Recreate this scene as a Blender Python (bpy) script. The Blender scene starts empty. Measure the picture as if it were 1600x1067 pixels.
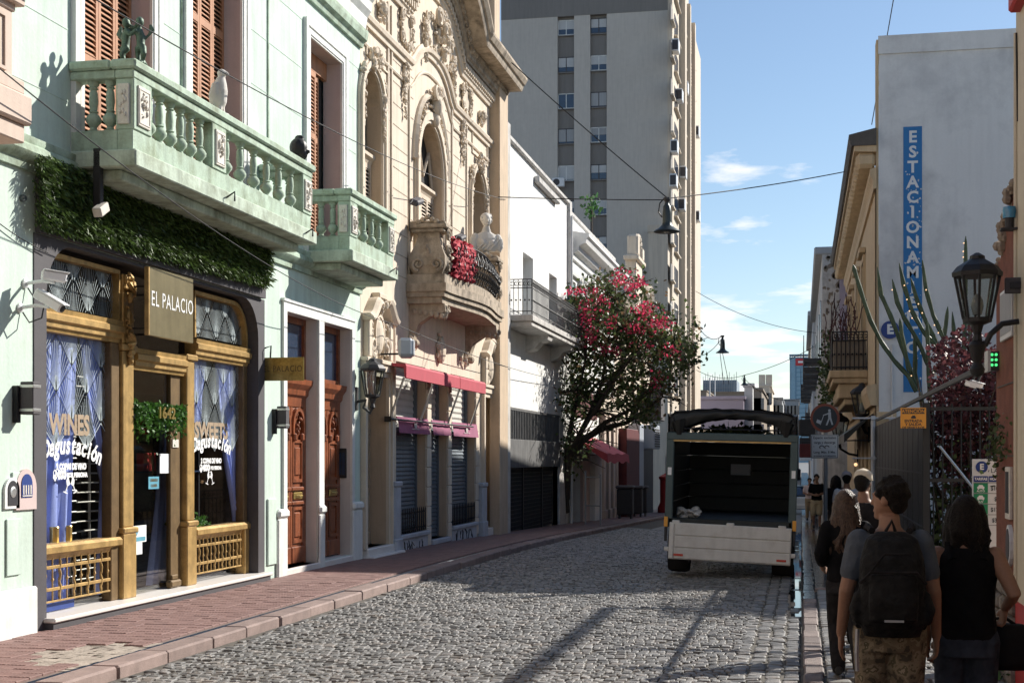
import bpy, bmesh, math, random
from mathutils import Vector, Matrix, Euler
R=math.radians
rnd=random.Random(7)
SC=bpy.context.scene; COL=SC.collection
# ---------- camera ----------
F=2250.0; CU=800.0; HV=715.0; TH=math.atan(452/2250); CZ=1.89
cam=bpy.data.cameras.new('camera'); co=bpy.data.objects.new('camera',cam); COL.objects.link(co)
co.location=(0,0,CZ); co.rotation_euler=(R(90),0,TH)
cam.sensor_width=36; cam.lens=F/1600*36; cam.shift_y=(HV-533.5)/1600; cam.clip_start=.1; cam.clip_end=6000
SC.camera=co
# ---------- world, sun, exposure ----------
SUN=Vector((1,1.12,.96)).normalized()
ELEV=math.asin(SUN.z); AZ=math.atan2(SUN.x,SUN.y)
w=bpy.data.worlds.new('World'); SC.world=w; w.use_nodes=True
nt=w.node_tree; bg=nt.nodes['Background']
sky=nt.nodes.new('ShaderNodeTexSky'); sky.sky_type='NISHITA'; sky.sun_disc=False
sky.sun_elevation=ELEV; sky.sun_rotation=AZ; sky.air_density=1.0; sky.dust_density=.25; sky.ozone_density=2.2
SKY_STRENGTH=.07
tc=nt.nodes.new('ShaderNodeTexCoord'); sep=nt.nodes.new('ShaderNodeSeparateXYZ'); nt.links.new(tc.outputs['Generated'],sep.inputs[0])
def wm(op,a,b=None,c=None):
    n=nt.nodes.new('ShaderNodeMath'); n.operation=op
    for i,q in enumerate((a,b,c)):
        if q is None: continue
        if isinstance(q,(int,float)): n.inputs[i].default_value=q
        else: nt.links.new(q,n.inputs[i])
    return n.outputs[0]
zc=wm('MAXIMUM',sep.outputs[2],.02)
cx=wm('DIVIDE',sep.outputs[0],wm('ADD',zc,.12)); cy=wm('DIVIDE',sep.outputs[1],wm('ADD',zc,.12))
cmb=nt.nodes.new('ShaderNodeCombineXYZ'); nt.links.new(cx,cmb.inputs[0]); nt.links.new(cy,cmb.inputs[1])
n1=nt.nodes.new('ShaderNodeTexNoise'); n1.inputs['Scale'].default_value=2.6; n1.inputs['Detail'].default_value=8; n1.inputs['Roughness'].default_value=.56
mp=nt.nodes.new('ShaderNodeMapping'); mp.inputs['Location'].default_value=(3.1,1.7,0); nt.links.new(cmb.outputs[0],mp.inputs[0]); nt.links.new(mp.outputs[0],n1.inputs['Vector'])
# fewer clouds higher up
thr=wm('ADD',wm('MULTIPLY',zc,.95),.412)
mask=wm('MULTIPLY',wm('SUBTRACT',n1.outputs[0],thr),9); mk=nt.nodes.new('ShaderNodeClamp'); nt.links.new(mask,mk.inputs[0])
mx=nt.nodes.new('ShaderNodeMixRGB'); nt.links.new(wm('MULTIPLY',mk.outputs[0],.8),mx.inputs[0]); nt.links.new(sky.outputs[0],mx.inputs[1]); mx.inputs[2].default_value=(9.6,9.4,9.3,1)
nt.links.new(mx.outputs[0],bg.inputs[0]); bg.inputs[1].default_value=SKY_STRENGTH
sl=bpy.data.lights.new('sun','SUN'); sl.energy=4.2; sl.angle=R(.55); sl.color=(1,.945,.86)
so=bpy.data.objects.new('sun',sl); COL.objects.link(so); so.rotation_euler=SUN.to_track_quat('Z','Y').to_euler()
SC.view_settings.view_transform='Standard'; SC.view_settings.look='None'; SC.view_settings.gamma=1; SC.view_settings.use_curve_mapping=False
SC.view_settings.exposure=.84
SC.render.engine='CYCLES'; SC.cycles.max_bounces=6; SC.cycles.diffuse_bounces=3; SC.cycles.transparent_max_bounces=16; SC.cycles.use_denoising=True
SC.cycles.sample_clamp_indirect=6; SC.cycles.caustics_reflective=False; SC.cycles.caustics_refractive=False
# ---------- projection helper: a ray through a photograph pixel met with a real plane ----------
def bp(u,v,x=None,y=None,z=None):
    a=(u-CU)/F; b=(HV-v)/F; c,s=math.cos(TH),math.sin(TH)
    dx=-s+a*c; dy=c+a*s
    t=x/dx if x is not None else (y/dy if y is not None else (z-CZ)/b)
    return Vector((dx*t,dy*t,CZ+b*t))
def bY(u,x): return bp(u,500,x=x).y
def gz(Y):
    if Y<20: return 0.0
    if Y<35.7: return -.0007*(Y-20)**2
    q=-.1725-.022*(min(Y,110)-35.7)
    if Y>110: q-=.6*(1-math.exp(-(Y-110)/60))
    return q
# ---------- materials ----------
MATS={}
def mat(name,col,rough=.75,metal=0,var=.12,scale=3,fine=60,bump=.0,streak=0,spec=.4,island=0,objrand=0,dirt=None,dirt_amt=.0,dirt_scale=1.5,dirt_lo=.5,emit=None,coat=0,trans=0):
    m=bpy.data.materials.new(name); m.use_nodes=True; t=m.node_tree; b=t.nodes['Principled BSDF']
    N=t.nodes.new; L=t.links.new
    b.inputs['Roughness'].default_value=rough; b.inputs['Metallic'].default_value=metal; b.inputs['Specular IOR Level'].default_value=spec
    if coat: b.inputs['Coat Weight'].default_value=coat
    c4=(*col,1)
    tc=N('ShaderNodeTexCoord')
    nz=N('ShaderNodeTexNoise'); nz.inputs['Scale'].default_value=scale; nz.inputs['Detail'].default_value=5; nz.inputs['Roughness'].default_value=.6
    L(tc.outputs['Object'],nz.inputs['Vector'])
    val=N('ShaderNodeMapRange'); val.inputs[1].default_value=.28; val.inputs[2].default_value=.72; val.inputs[3].default_value=1-var; val.inputs[4].default_value=1+var
    L(nz.outputs[0],val.inputs[0]); fac=val.outputs[0]
    nf=N('ShaderNodeTexNoise'); nf.inputs['Scale'].default_value=fine; nf.inputs['Detail'].default_value=3; L(tc.outputs['Object'],nf.inputs['Vector'])
    v2=N('ShaderNodeMapRange'); v2.inputs[1].default_value=.3; v2.inputs[2].default_value=.7; v2.inputs[3].default_value=1-var*.6; v2.inputs[4].default_value=1+var*.6
    L(nf.outputs[0],v2.inputs[0])
    def mul(a,bb):
        n=N('ShaderNodeMath'); n.operation='MULTIPLY'; L(a,n.inputs[0]); L(bb,n.inputs[1]); return n.outputs[0]
    fac=mul(fac,v2.outputs[0])
    if streak:
        mpn=N('ShaderNodeMapping'); mpn.inputs['Scale'].default_value=(5,5,.35); L(tc.outputs['Object'],mpn.inputs[0])
        ns=N('ShaderNodeTexNoise'); ns.inputs['Scale'].default_value=1.6; ns.inputs['Detail'].default_value=4; L(mpn.outputs[0],ns.inputs['Vector'])
        vs=N('ShaderNodeMapRange'); vs.inputs[1].default_value=.42; vs.inputs[2].default_value=.72; vs.inputs[3].default_value=1; vs.inputs[4].default_value=1-streak; L(ns.outputs[0],vs.inputs[0])
        fac=mul(fac,vs.outputs[0])
    if island:
        g=N('ShaderNodeNewGeometry'); vi=N('ShaderNodeMapRange'); vi.inputs[3].default_value=1-island; vi.inputs[4].default_value=1+island; L(g.outputs['Random Per Island'],vi.inputs[0]); fac=mul(fac,vi.outputs[0])
    if objrand:
        oi=N('ShaderNodeObjectInfo'); vo=N('ShaderNodeMapRange'); vo.inputs[3].default_value=1-objrand; vo.inputs[4].default_value=1+objrand; L(oi.outputs['Random'],vo.inputs[0]); fac=mul(fac,vo.outputs[0])
    src=None
    if dirt is not None:
        nd=N('ShaderNodeTexNoise'); nd.inputs['Scale'].default_value=dirt_scale; nd.inputs['Detail'].default_value=8; nd.inputs['Roughness'].default_value=.68; L(tc.outputs['Object'],nd.inputs['Vector'])
        vd=N('ShaderNodeMapRange'); vd.inputs[1].default_value=dirt_lo; vd.inputs[2].default_value=dirt_lo+.22; vd.inputs[3].default_value=0; vd.inputs[4].default_value=dirt_amt; L(nd.outputs[0],vd.inputs[0])
        mxd=N('ShaderNodeMixRGB'); L(vd.outputs[0],mxd.inputs[0]); mxd.inputs[1].default_value=c4; mxd.inputs[2].default_value=(*dirt,1); src=mxd.outputs[0]
    vm=N('ShaderNodeVectorMath'); vm.operation='SCALE'
    if src: L(src,vm.inputs[0])
    else: vm.inputs[0].default_value=col
    L(fac,vm.inputs[3]); L(vm.outputs[0],b.inputs['Base Color'])
    if bump:
        bn=N('ShaderNodeBump'); bn.inputs['Strength'].default_value=min(1,bump); bn.inputs['Distance'].default_value=.01*max(1,bump); L(nf.outputs[0],bn.inputs['Height']); L(bn.outputs[0],b.inputs['Normal'])
    if emit:
        b.inputs['Emission Color'].default_value=(*emit[0],1); b.inputs['Emission Strength'].default_value=emit[1]
    if trans:
        b.inputs['Subsurface Weight'].default_value=0
    MATS[name]=m; return m
def glassmat(name,tint=(.85,.9,.92),refl=.10,rough=.02):
    m=bpy.data.materials.new(name); m.use_nodes=True; t=m.node_tree; t.nodes.clear(); N=t.nodes.new; L=t.links.new
    o=N('ShaderNodeOutputMaterial'); tr=N('ShaderNodeBsdfTransparent'); tr.inputs[0].default_value=(*tint,1)
    gl=N('ShaderNodeBsdfGlossy'); gl.inputs['Roughness'].default_value=rough; gl.inputs[0].default_value=(.95,.97,1,1)
    fr=N('ShaderNodeLayerWeight'); fr.inputs[0].default_value=.5
    pw=N('ShaderNodeMath'); pw.operation='POWER'; pw.inputs[1].default_value=5; L(fr.outputs['Facing'],pw.inputs[0])
    ad=N('ShaderNodeMath'); ad.operation='MULTIPLY_ADD'; ad.inputs[1].default_value=.9; ad.inputs[2].default_value=refl; L(pw.outputs[0],ad.inputs[0])
    mxx=N('ShaderNodeMixShader'); L(ad.outputs[0],mxx.inputs[0]); L(tr.outputs[0],mxx.inputs[1]); L(gl.outputs[0],mxx.inputs[2]); L(mxx.outputs[0],o.inputs[0])
    MATS[name]=m; return m
def leafmat(name,col,var=.45,rough=.5,tl=.35):
    m=bpy.data.materials.new(name); m.use_nodes=True; t=m.node_tree; b=t.nodes['Principled BSDF']; N=t.nodes.new; L=t.links.new
    g=N('ShaderNodeNewGeometry'); vi=N('ShaderNodeMapRange'); vi.inputs[3].default_value=1-var; vi.inputs[4].default_value=1+var; L(g.outputs['Random Per Island'],vi.inputs[0])
    vm=N('ShaderNodeVectorMath'); vm.operation='SCALE'; vm.inputs[0].default_value=col; L(vi.outputs[0],vm.inputs[3]); L(vm.outputs[0],b.inputs['Base Color'])
    b.inputs['Roughness'].default_value=rough; b.inputs['Specular IOR Level'].default_value=.35
    tb=N('ShaderNodeBsdfTranslucent'); L(vm.outputs[0],tb.inputs[0]); mxx=N('ShaderNodeMixShader'); mxx.inputs[0].default_value=tl
    L(b.outputs[0],mxx.inputs[1]); L(tb.outputs[0],mxx.inputs[2]); L(mxx.outputs[0],t.nodes['Material Output'].inputs[0])
    MATS[name]=m; return m
mat('mint',(.57,.685,.605),.85,var=.06,scale=1.2,fine=25,streak=.16,bump=.2,dirt=(.44,.50,.40),dirt_amt=.45,dirt_scale=1.4)
mat('mint_dirty',(.53,.62,.51),.88,var=.12,scale=2,fine=30,streak=.3,bump=.4,dirt=(.20,.22,.14),dirt_amt=.75,dirt_scale=2.6,dirt_lo=.45)
mat('mint_green',(.44,.55,.44),.85,var=.12,scale=3,fine=40,streak=.25,bump=.4,dirt=(.20,.23,.14),dirt_amt=.75,dirt_scale=3.2,dirt_lo=.46)
mat('mint_dark',(.27,.41,.29),.8,var=.14,scale=3,streak=.25,dirt=(.13,.15,.09),dirt_amt=.7)
mat('trim_white',(.76,.77,.74),.75,var=.05,fine=30,streak=.16,bump=.15,dirt=(.50,.48,.43),dirt_amt=.4,dirt_scale=2.4)
mat('kerb_dark',(.19,.15,.135),.7,var=.3,scale=9,fine=70,bump=1.2,objrand=.25)
mat('lilac_jamb',(.50,.42,.41),.85,var=.06,streak=.12)
mat('jamb_light',(.62,.58,.55),.85,var=.06,streak=.12)
mat('marble',(.74,.70,.66),.4,var=.07,scale=3,dirt=(.5,.46,.4),dirt_amt=.35)
mat('marble_gray',(.46,.48,.52),.5,var=.16,scale=4,dirt=(.3,.3,.33),dirt_amt=.5)
mat('black_paint',(.030,.029,.033),.55,var=.15,scale=4)
mat('charcoal',(.075,.070,.076),.7,var=.12,scale=3,bump=.1)
mat('bronze',(.52,.34,.13),.42,metal=.35,var=.22,scale=7,fine=90,streak=.25,dirt=(.18,.11,.04),dirt_amt=.55,dirt_scale=5,bump=.2)
mat('bronze_dark',(.17,.11,.05),.5,metal=.2,var=.22,scale=7,streak=.2)
mat('brass_plate',(.40,.34,.20),.32,metal=.75,var=.12,scale=5,fine=120,streak=.15)
mat('brass_blade',(.42,.33,.12),.28,metal=.85,var=.3,scale=2.2,fine=40,streak=.3)
mat('letter_silver',(.80,.80,.78),.4,var=.02)
mat('letter_bronze',(.38,.29,.2),.5,var=.15)
mat('letter_dark',(.12,.09,.04),.5)
mat('paint_white',(.82,.83,.82),.6,var=.02)
mat('fan_white',(.50,.58,.60),.6,var=.03)
mat('curtain_blue',(.33,.41,.80),.7,var=.1,scale=4,spec=.3)
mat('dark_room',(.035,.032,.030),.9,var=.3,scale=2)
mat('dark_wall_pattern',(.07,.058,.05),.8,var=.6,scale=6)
mat('steel_wire',(.6,.6,.58),.35,metal=.8,var=.05)
mat('shutter_wood',(.44,.21,.11),.6,var=.16,scale=5,fine=70,streak=.2)
mat('shutter_beige',(.60,.50,.39),.7,var=.1,streak=.2)
mat('door_wood',(.26,.075,.028),.42,var=.3,scale=5,fine=50,streak=.5,bump=.15,coat=.15)
mat('door_wood_dark',(.10,.04,.02),.5,var=.2,streak=.3)
mat('beige',(.70,.60,.48),.85,var=.07,scale=1.5,fine=40,streak=.15,bump=.25,dirt=(.50,.40,.30),dirt_amt=.45,dirt_scale=1.3)
mat('beige_dirty',(.46,.38,.29),.9,var=.2,scale=3,streak=.35,bump=.4,dirt=(.13,.105,.08),dirt_amt=.85,dirt_scale=2.6)
mat('beige_pink',(.62,.50,.42),.85,var=.06,streak=.12,bump=.2,dirt=(.45,.36,.3),dirt_amt=.4)
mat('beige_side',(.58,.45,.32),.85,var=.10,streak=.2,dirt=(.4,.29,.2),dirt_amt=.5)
mat('portal_wood',(.36,.28,.19),.6,var=.2,streak=.2)
mat('white_wall',(.80,.80,.78),.85,var=.04,scale=1.2,streak=.08,bump=.2,dirt=(.52,.50,.46),dirt_amt=.35,dirt_scale=2.2)
mat('white_dirty',(.58,.56,.53),.9,var=.14,streak=.25,dirt=(.28,.26,.24),dirt_amt=.75,dirt_scale=2)
mat('concrete_dark',(.13,.13,.13),.9,var=.25,streak=.3)
mat('iron',(.022,.022,.024),.5,var=.1,metal=.3)
mat('iron_soft',(.05,.05,.052),.5,var=.1,metal=.2)
mat('roller_gray',(.16,.19,.22),.5,metal=.4,var=.12,streak=.2)
mat('roller_light',(.52,.50,.45),.6,var=.1)
mat('awning_red',(.46,.07,.095),.75,var=.1,scale=3)
mat('awning_purple',(.30,.085,.16),.75,var=.14,scale=3)
mat('red_cloth',(.42,.035,.055),.8,var=.2,scale=12)
mat('red_paint',(.42,.03,.03),.5,var=.12)
mat('maroon',(.11,.018,.02),.6,var=.2)
mat('plaster_statue',(.62,.59,.54),.8,var=.06,dirt=(.4,.38,.34),dirt_amt=.4,dirt_scale=8)
mat('green_bronze',(.085,.13,.095),.55,var=.3,scale=12,metal=.3)
mat('black_statue',(.018,.018,.02),.5)
mat('plastic_white',(.75,.76,.77),.45,var=.03)
mat('plastic_gray',(.42,.46,.52),.45,var=.04)
mat('tower_gray',(.57,.53,.475),.9,var=.05,scale=.25,fine=3,streak=.08)
mat('tower_dark',(.24,.225,.21),.9,var=.08,scale=.3,streak=.1)
mat('tower_cream',(.62,.54,.44),.9,var=.06,scale=.4,streak=.15)
mat('pane_dark',(.03,.05,.09),.08,var=.2,spec=.8)
mat('pane_blind',(.52,.53,.53),.6,var=.05)
mat('glass_lamp',(.30,.32,.31),.15,var=.1,spec=.6)
mat('cobble',(.168,.163,.156),.48,var=.28,scale=9,fine=140,bump=.7,island=.42,dirt=(.27,.19,.13),dirt_amt=.45,dirt_scale=4,spec=.5)
mat('cobble_part',(.168,.163,.156),.48,var=.28,scale=9,fine=140,bump=.7,objrand=.42,dirt=(.27,.19,.13),dirt_amt=.45,dirt_scale=4,spec=.5)
mat('joint',(.105,.095,.08),.95,var=.3,scale=14)
mat('road_far',(.17,.165,.155),.6,var=.3,scale=14,fine=40,bump=.8)
mat('tile_red',(.225,.135,.12),.7,var=.2,scale=6,fine=90,bump=.3,objrand=.07,dirt=(.30,.22,.19),dirt_amt=.35,dirt_scale=1.6)
mat('tile_red_stuff',(.225,.135,.12),.7,var=.2,scale=6,fine=90,bump=.3,island=.07,dirt=(.30,.22,.19),dirt_amt=.35,dirt_scale=1.6)
mat('sidewalk_base',(.20,.15,.13),.9,var=.25,scale=5)
mat('mortar_patch',(.36,.31,.26),.95,var=.25,scale=5,bump=.6)
mat('kerb_stone',(.27,.20,.178),.8,var=.22,scale=5,fine=110,bump=.5,objrand=.10)
mat('pave_stone',(.21,.20,.185),.5,var=.25,scale=6,fine=100,bump=.5,objrand=.3)
mat('pave_stone_stuff',(.21,.20,.185),.5,var=.25,scale=6,fine=100,bump=.5,island=.3)
mat('wet_stone',(.07,.072,.078),.045,var=.35,scale=7,fine=60,bump=.12,island=.3,spec=.8)
mat('wet_tile',(.085,.068,.066),.085,var=.3,scale=5,fine=60,bump=.08,island=.3,spec=.7)
mat('blank_wall',(.69,.70,.70),.9,var=.03,scale=.8,fine=20,streak=.05,dirt=(.40,.41,.43),dirt_amt=.75,dirt_scale=.5,dirt_lo=.47)
mat('sign_blue',(.025,.17,.42),.6,var=.06,scale=4,dirt=(.5,.54,.57),dirt_amt=.0)
mat('deep_blue',(.02,.05,.22),.5,var=.04)
mat('stucco_ochre',(.60,.45,.28),.88,var=.09,scale=1.5,streak=.2,dirt=(.36,.25,.15),dirt_amt=.5)
mat('cornice_dark',(.10,.09,.08),.9,var=.2)
mat('brick_red',(.19,.068,.042),.85,var=.25,scale=5,fine=60,bump=.6,dirt=(.15,.06,.045),dirt_amt=.6,dirt_scale=3)
mat('cream_paint',(.62,.55,.42),.7,var=.05,streak=.1)
mat('stone_base',(.22,.19,.16),.9,var=.3,scale=7,bump=.6,objrand=.25)
mat('truck_teal',(.06,.09,.094),.45,var=.12,scale=4)
mat('truck_dark',(.012,.014,.014),.6,var=.2)
mat('truck_bed',(.015,.021,.022),.55,var=.25,scale=3,streak=.2)
mat('tailgate',(.64,.62,.59),.5,var=.06,scale=3,streak=.1,dirt=(.33,.29,.25),dirt_amt=.5,dirt_scale=3)
mat('tarp',(.012,.013,.013),.42,var=.3,scale=4)
mat('rubber',(.018,.018,.019),.85,var=.1)
mat('amber',(.75,.34,.05),.3,var=.05)
mat('reflector_red',(.5,.05,.03),.25,var=.05)
mat('sack',(.42,.42,.41),.8,var=.5,scale=9,fine=26,bump=2)
mat('skin',(.27,.15,.098),.55,var=.08,scale=8,fine=80,spec=.3)
mat('skin_dark',(.36,.20,.14),.55,var=.08,spec=.3)
mat('hair_dark',(.010,.0075,.006),.65,spec=.2,var=.5,scale=60,fine=110,bump=1.5)
mat('hair_brown',(.035,.020,.014),.42,var=.45,scale=30)
mat('hair_highlight',(.07,.042,.027),.4,var=.6,scale=40,fine=90,bump=1.5)
mat('shirt_slate',(.085,.10,.12),.9,spec=.1,var=.12,scale=9,fine=13,bump=2.2)
mat('cloth_black',(.008,.008,.009),.9,spec=.08,var=.25,scale=9,fine=13,bump=2.2)
mat('cloth_charcoal',(.022,.021,.022),.9,spec=.1,var=.25,scale=9,fine=13,bump=2.2)
mat('cloth_white',(.55,.56,.57),.9,var=.05)
mat('cloth_khaki',(.42,.33,.20),.9,var=.08)
mat('cloth_tan',(.30,.22,.13),.9,var=.1)
mat('jeans',(.035,.042,.058),.9,spec=.1,var=.3,scale=10,fine=16,bump=2.2)
mat('cap_beige',(.64,.56,.43),.9,var=.06)
mat('cap_gray',(.34,.32,.32),.9,var=.06)
mat('pack_black',(.010,.0105,.011),.8,spec=.2,var=.4,scale=12,fine=24,bump=2)
mat('bag_black',(.008,.008,.009),.7,spec=.15,var=.2)
mat('shoe',(.02,.02,.02),.7)
mat('cactus',(.055,.085,.045),.5,var=.2,scale=6,dirt=(.16,.18,.09),dirt_amt=.5,dirt_scale=6)
mat('cable',(.02,.02,.022),.6)
mat('zinc',(.16,.19,.20),.35,metal=.7,var=.2,streak=.2)
mat('lamp_zinc',(.07,.085,.085),.4,metal=.5,var=.25,streak=.25)
mat('sign_orange',(.72,.30,.04),.55,var=.05)
mat('sign_white',(.70,.72,.73),.5,var=.03)
mat('sign_green',(.02,.25,.11),.5)
mat('sign_red_rim',(.22,.055,.035),.55,var=.12)
mat('sign_navy',(.02,.028,.04),.5,var=.1)
mat('pole_gray',(.33,.35,.37),.5,metal=.3,var=.08)
mat('paper',(.78,.80,.80),.8,var=.02)
mat('paper_teal',(.10,.32,.42),.8)
mat('gold',(.60,.45,.16),.3,metal=.8,var=.1)
mat('pink_wall',(.60,.48,.46),.9,var=.04)
mat('lilac_wall',(.43,.38,.47),.9,var=.05,scale=.3)
mat('far_gray',(.38,.39,.40),.9,var=.10,scale=.3,streak=.12)
mat('far_white',(.62,.62,.62),.9,var=.06,scale=.3,streak=.1)
mat('far_brown',(.28,.23,.18),.9,var=.12,scale=.3,streak=.15)
mat('far_steel',(.22,.27,.33),.5,var=.2,scale=.2)
mat('glass_tower',(.16,.33,.46),.22,var=.14,scale=.08,fine=.6,spec=.7)
mat('glass_tower_band',(.10,.24,.36),.25,var=.1,scale=.1)
mat('tower_sign',(.55,.05,.06),.6)
mat('led_green',(.1,.8,.2),.4,emit=((.1,1,.3),.6))
mat('bulb_warm',(.9,.6,.35),.4,emit=((1,.6,.3),.8))
mat('blue_lens',(.03,.20,.36),.2,spec=.8)
mat('bark',(.06,.045,.035),.9,var=.3,scale=12,bump=.6)
mat('teal_shutter',(.10,.36,.36),.7,var=.1)
mat('car_paint',(.60,.62,.63),.3,coat=.4,var=.03)
mat('plaque_cream',(.66,.62,.55),.7,var=.12,scale=14)
mat('toy_red',(.6,.04,.04),.5); mat('toy_green',(.03,.22,.17),.4)
glassmat('glass_shop',(.94,.95,.96),.05); glassmat('glass_door',(.82,.82,.79),.06)
leafmat('hedge_leaf',(.068,.115,.03),.75,tl=.2); leafmat('hedge_leaf_bright',(.06,.16,.028),.45,tl=.25)
leafmat('tree_leaf',(.075,.105,.038),.55); leafmat('tree_leaf_rust',(.17,.11,.06),.5)
leafmat('blossom',(.58,.05,.115),.35,tl=.4); leafmat('plum_leaf',(.10,.035,.04),.55); leafmat('pot_leaf',(.06,.14,.04),.5)
M=MATS
# ---------- mesh builder ----------
ORG={}
def tag(o,label=None,cat=None,group=None,kind=None):
    if label: o['label']=label
    if cat: o['category']=cat
    if group: o['group']=group
    if kind: o['kind']=kind
    return o
def thing(name,label,cat,loc=(0,0,0),rotz=0,group=None):
    o=bpy.data.objects.new(name,None); COL.objects.link(o); o.location=loc; o.rotation_euler=(0,0,rotz); o.empty_display_size=.1
    ORG[o.name]=Vector(loc); return tag(o,label,cat,group)
class MB:
    def __init__(s): s.v=[]; s.f=[]
    def add(s,vs,fs):
        n=len(s.v); s.v+=[tuple(p) for p in vs]; s.f+=[tuple(i+n for i in f) for f in fs]; return s
    def box(s,x0,x1,y0,y1,z0,z1):
        return s.add([(x0,y0,z0),(x1,y0,z0),(x1,y1,z0),(x0,y1,z0),(x0,y0,z1),(x1,y0,z1),(x1,y1,z1),(x0,y1,z1)],
            [(0,3,2,1),(4,5,6,7),(0,1,5,4),(1,2,6,5),(2,3,7,6),(3,0,4,7)])
    def cbox(s,x0,x1,y0,y1,z0,z1,c=.01,mx=None):
        c=min(c,(x1-x0)*.45,(y1-y0)*.45,(z1-z0)*.45)
        vs=[]; idx={}
        for sx in (0,1):
            for sy in (0,1):
                for sz in (0,1):
                    X=(x0,x1)[sx];Y=(y0,y1)[sy];Z=(z0,z1)[sz]; ix=c if not sx else -c; iy=c if not sy else -c; iz=c if not sz else -c
                    for k,p in enumerate(((X,Y+iy,Z+iz),(X+ix,Y,Z+iz),(X+ix,Y+iy,Z))):
                        idx[(sx,sy,sz,k)]=len(vs); vs.append(p)
        fs=[]
        for a in (0,1):
            q=[(a,0,0,0),(a,1,0,0),(a,1,1,0),(a,0,1,0)]; fs.append([idx[i] for i in (q if a else q[::-1])])
            q=[(0,a,0,1),(0,a,1,1),(1,a,1,1),(1,a,0,1)]; fs.append([idx[i] for i in (q if a else q[::-1])])
            q=[(0,0,a,2),(1,0,a,2),(1,1,a,2),(0,1,a,2)]; fs.append([idx[i] for i in (q if a else q[::-1])])
        for a in (0,1):
            for b in (0,1):
                q=[(0,a,b,1),(1,a,b,1),(1,a,b,2),(0,a,b,2)]; fs.append([idx[i] for i in q])
                q=[(a,0,b,0),(a,1,b,0),(a,1,b,2),(a,0,b,2)]; fs.append([idx[i] for i in q])
                q=[(a,b,0,0),(a,b,1,0),(a,b,1,1),(a,b,0,1)]; fs.append([idx[i] for i in q])
        for a in (0,1):
            for b in (0,1):
                for d in (0,1): fs.append([idx[(a,b,d,k)] for k in range(3)])
        if mx is not None: vs=[mx@Vector(p) for p in vs]
        return s.add(vs,fs)
    def quad(s,a,b,c,d): return s.add([a,b,c,d],[(0,1,2,3)])
    def tube(s,pts,r,n=8,cap=True):
        pts=[Vector(p) for p in pts]; k=len(pts); rs=r if isinstance(r,(list,tuple)) else [r]*k
        vs=[]; up=None
        for i,p in enumerate(pts):
            d=(pts[min(i+1,k-1)]-pts[max(i-1,0)]); d=d.normalized() if d.length>1e-9 else Vector((0,0,1))
            if up is None: up=Vector((0,0,1)) if abs(d.z)<.9 else Vector((1,0,0))
            a=d.cross(up)
            if a.length<1e-6: a=d.orthogonal()
            a.normalize(); b=a.cross(d).normalized(); up=b
            for j in range(n):
                t=2*math.pi*j/n; vs.append(p+(a*math.cos(t)+b*math.sin(t))*rs[i])
        fs=[]
        for i in range(k-1):
            for j in range(n):
                j2=(j+1)%n; fs.append((i*n+j,i*n+j2,(i+1)*n+j2,(i+1)*n+j))
        if cap: fs.append(tuple(range(n))[::-1]); fs.append(tuple((k-1)*n+j for j in range(n)))
        return s.add(vs,fs)
    def loft(s,rings,cap=True):
        """rings: list of (centre, a-vector, b-vector); elliptical sections, 12 points"""
        n=12; vs=[]
        for c,a,b in rings:
            c=Vector(c);a=Vector(a);b=Vector(b)
            for j in range(n):
                t=2*math.pi*j/n; vs.append(c+a*math.cos(t)+b*math.sin(t))
        fs=[]; k=len(rings)
        for i in range(k-1):
            for j in range(n):
                j2=(j+1)%n; fs.append((i*n+j,i*n+j2,(i+1)*n+j2,(i+1)*n+j))
        if cap: fs.append(tuple(range(n))[::-1]); fs.append(tuple((k-1)*n+j for j in range(n)))
        return s.add(vs,fs)
    def lathe(s,prof,c=(0,0,0),n=12,ax='z',mx=None,cap=True):
        vs=[]; c=Vector(c)
        for r,z in prof:
            for j in range(n):
                t=2*math.pi*j/n; a,b=r*math.cos(t),r*math.sin(t)
                p=Vector((a,b,z)) if ax=='z' else (Vector((z,a,b)) if ax=='x' else Vector((b,z,a)))
                if mx is not None: p=mx@p
                vs.append(c+p)
        fs=[]
        for i in range(len(prof)-1):
            for j in range(n):
                j2=(j+1)%n; fs.append((i*n+j,i*n+j2,(i+1)*n+j2,(i+1)*n+j))
        if cap: fs.append(tuple(range(n))[::-1]); fs.append(tuple((len(prof)-1)*n+j for j in range(n)))
        return s.add(vs,fs)
    def ball(s,c,r,n=8,m=6,mx=None):
        rx,ry,rz=r if isinstance(r,(tuple,list)) else (r,r,r); c=Vector(c); vs=[]
        for i in range(1,m):
            ph=math.pi*i/m
            for j in range(n):
                t=2*math.pi*j/n; vs.append(Vector((rx*math.sin(ph)*math.cos(t),ry*math.sin(ph)*math.sin(t),-rz*math.cos(ph))))
        vs.append(Vector((0,0,-rz))); vs.append(Vector((0,0,rz)))
        if mx is not None: vs=[mx@p for p in vs]
        vs=[c+p for p in vs]; fs=[]; b=n*(m-1); 
        for i in range(m-2):
            for j in range(n):
                j2=(j+1)%n; fs.append((i*n+j,i*n+j2,(i+1)*n+j2,(i+1)*n+j))
        for j in range(n):
            j2=(j+1)%n; fs.append((b,j2,j)); fs.append((b+1,(m-2)*n+j,(m-2)*n+j2))
        return s.add(vs,fs)
    def prism(s,poly,a0,a1,plane='yz'):
        """poly in (p,q) extruded along the third axis from a0 to a1"""
        def P(p,q,a): return {'yz':(a,p,q),'xz':(p,a,q),'xy':(p,q,a)}[plane]
        n=len(poly); vs=[P(p,q,a0) for p,q in poly]+[P(p,q,a1) for p,q in poly]
        fs=[tuple(range(n))[::-1],tuple(range(n,2*n))]
        for i in range(n): j=(i+1)%n; fs.append((i,j,n+j,n+i))
        return s.add(vs,fs)
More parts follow.
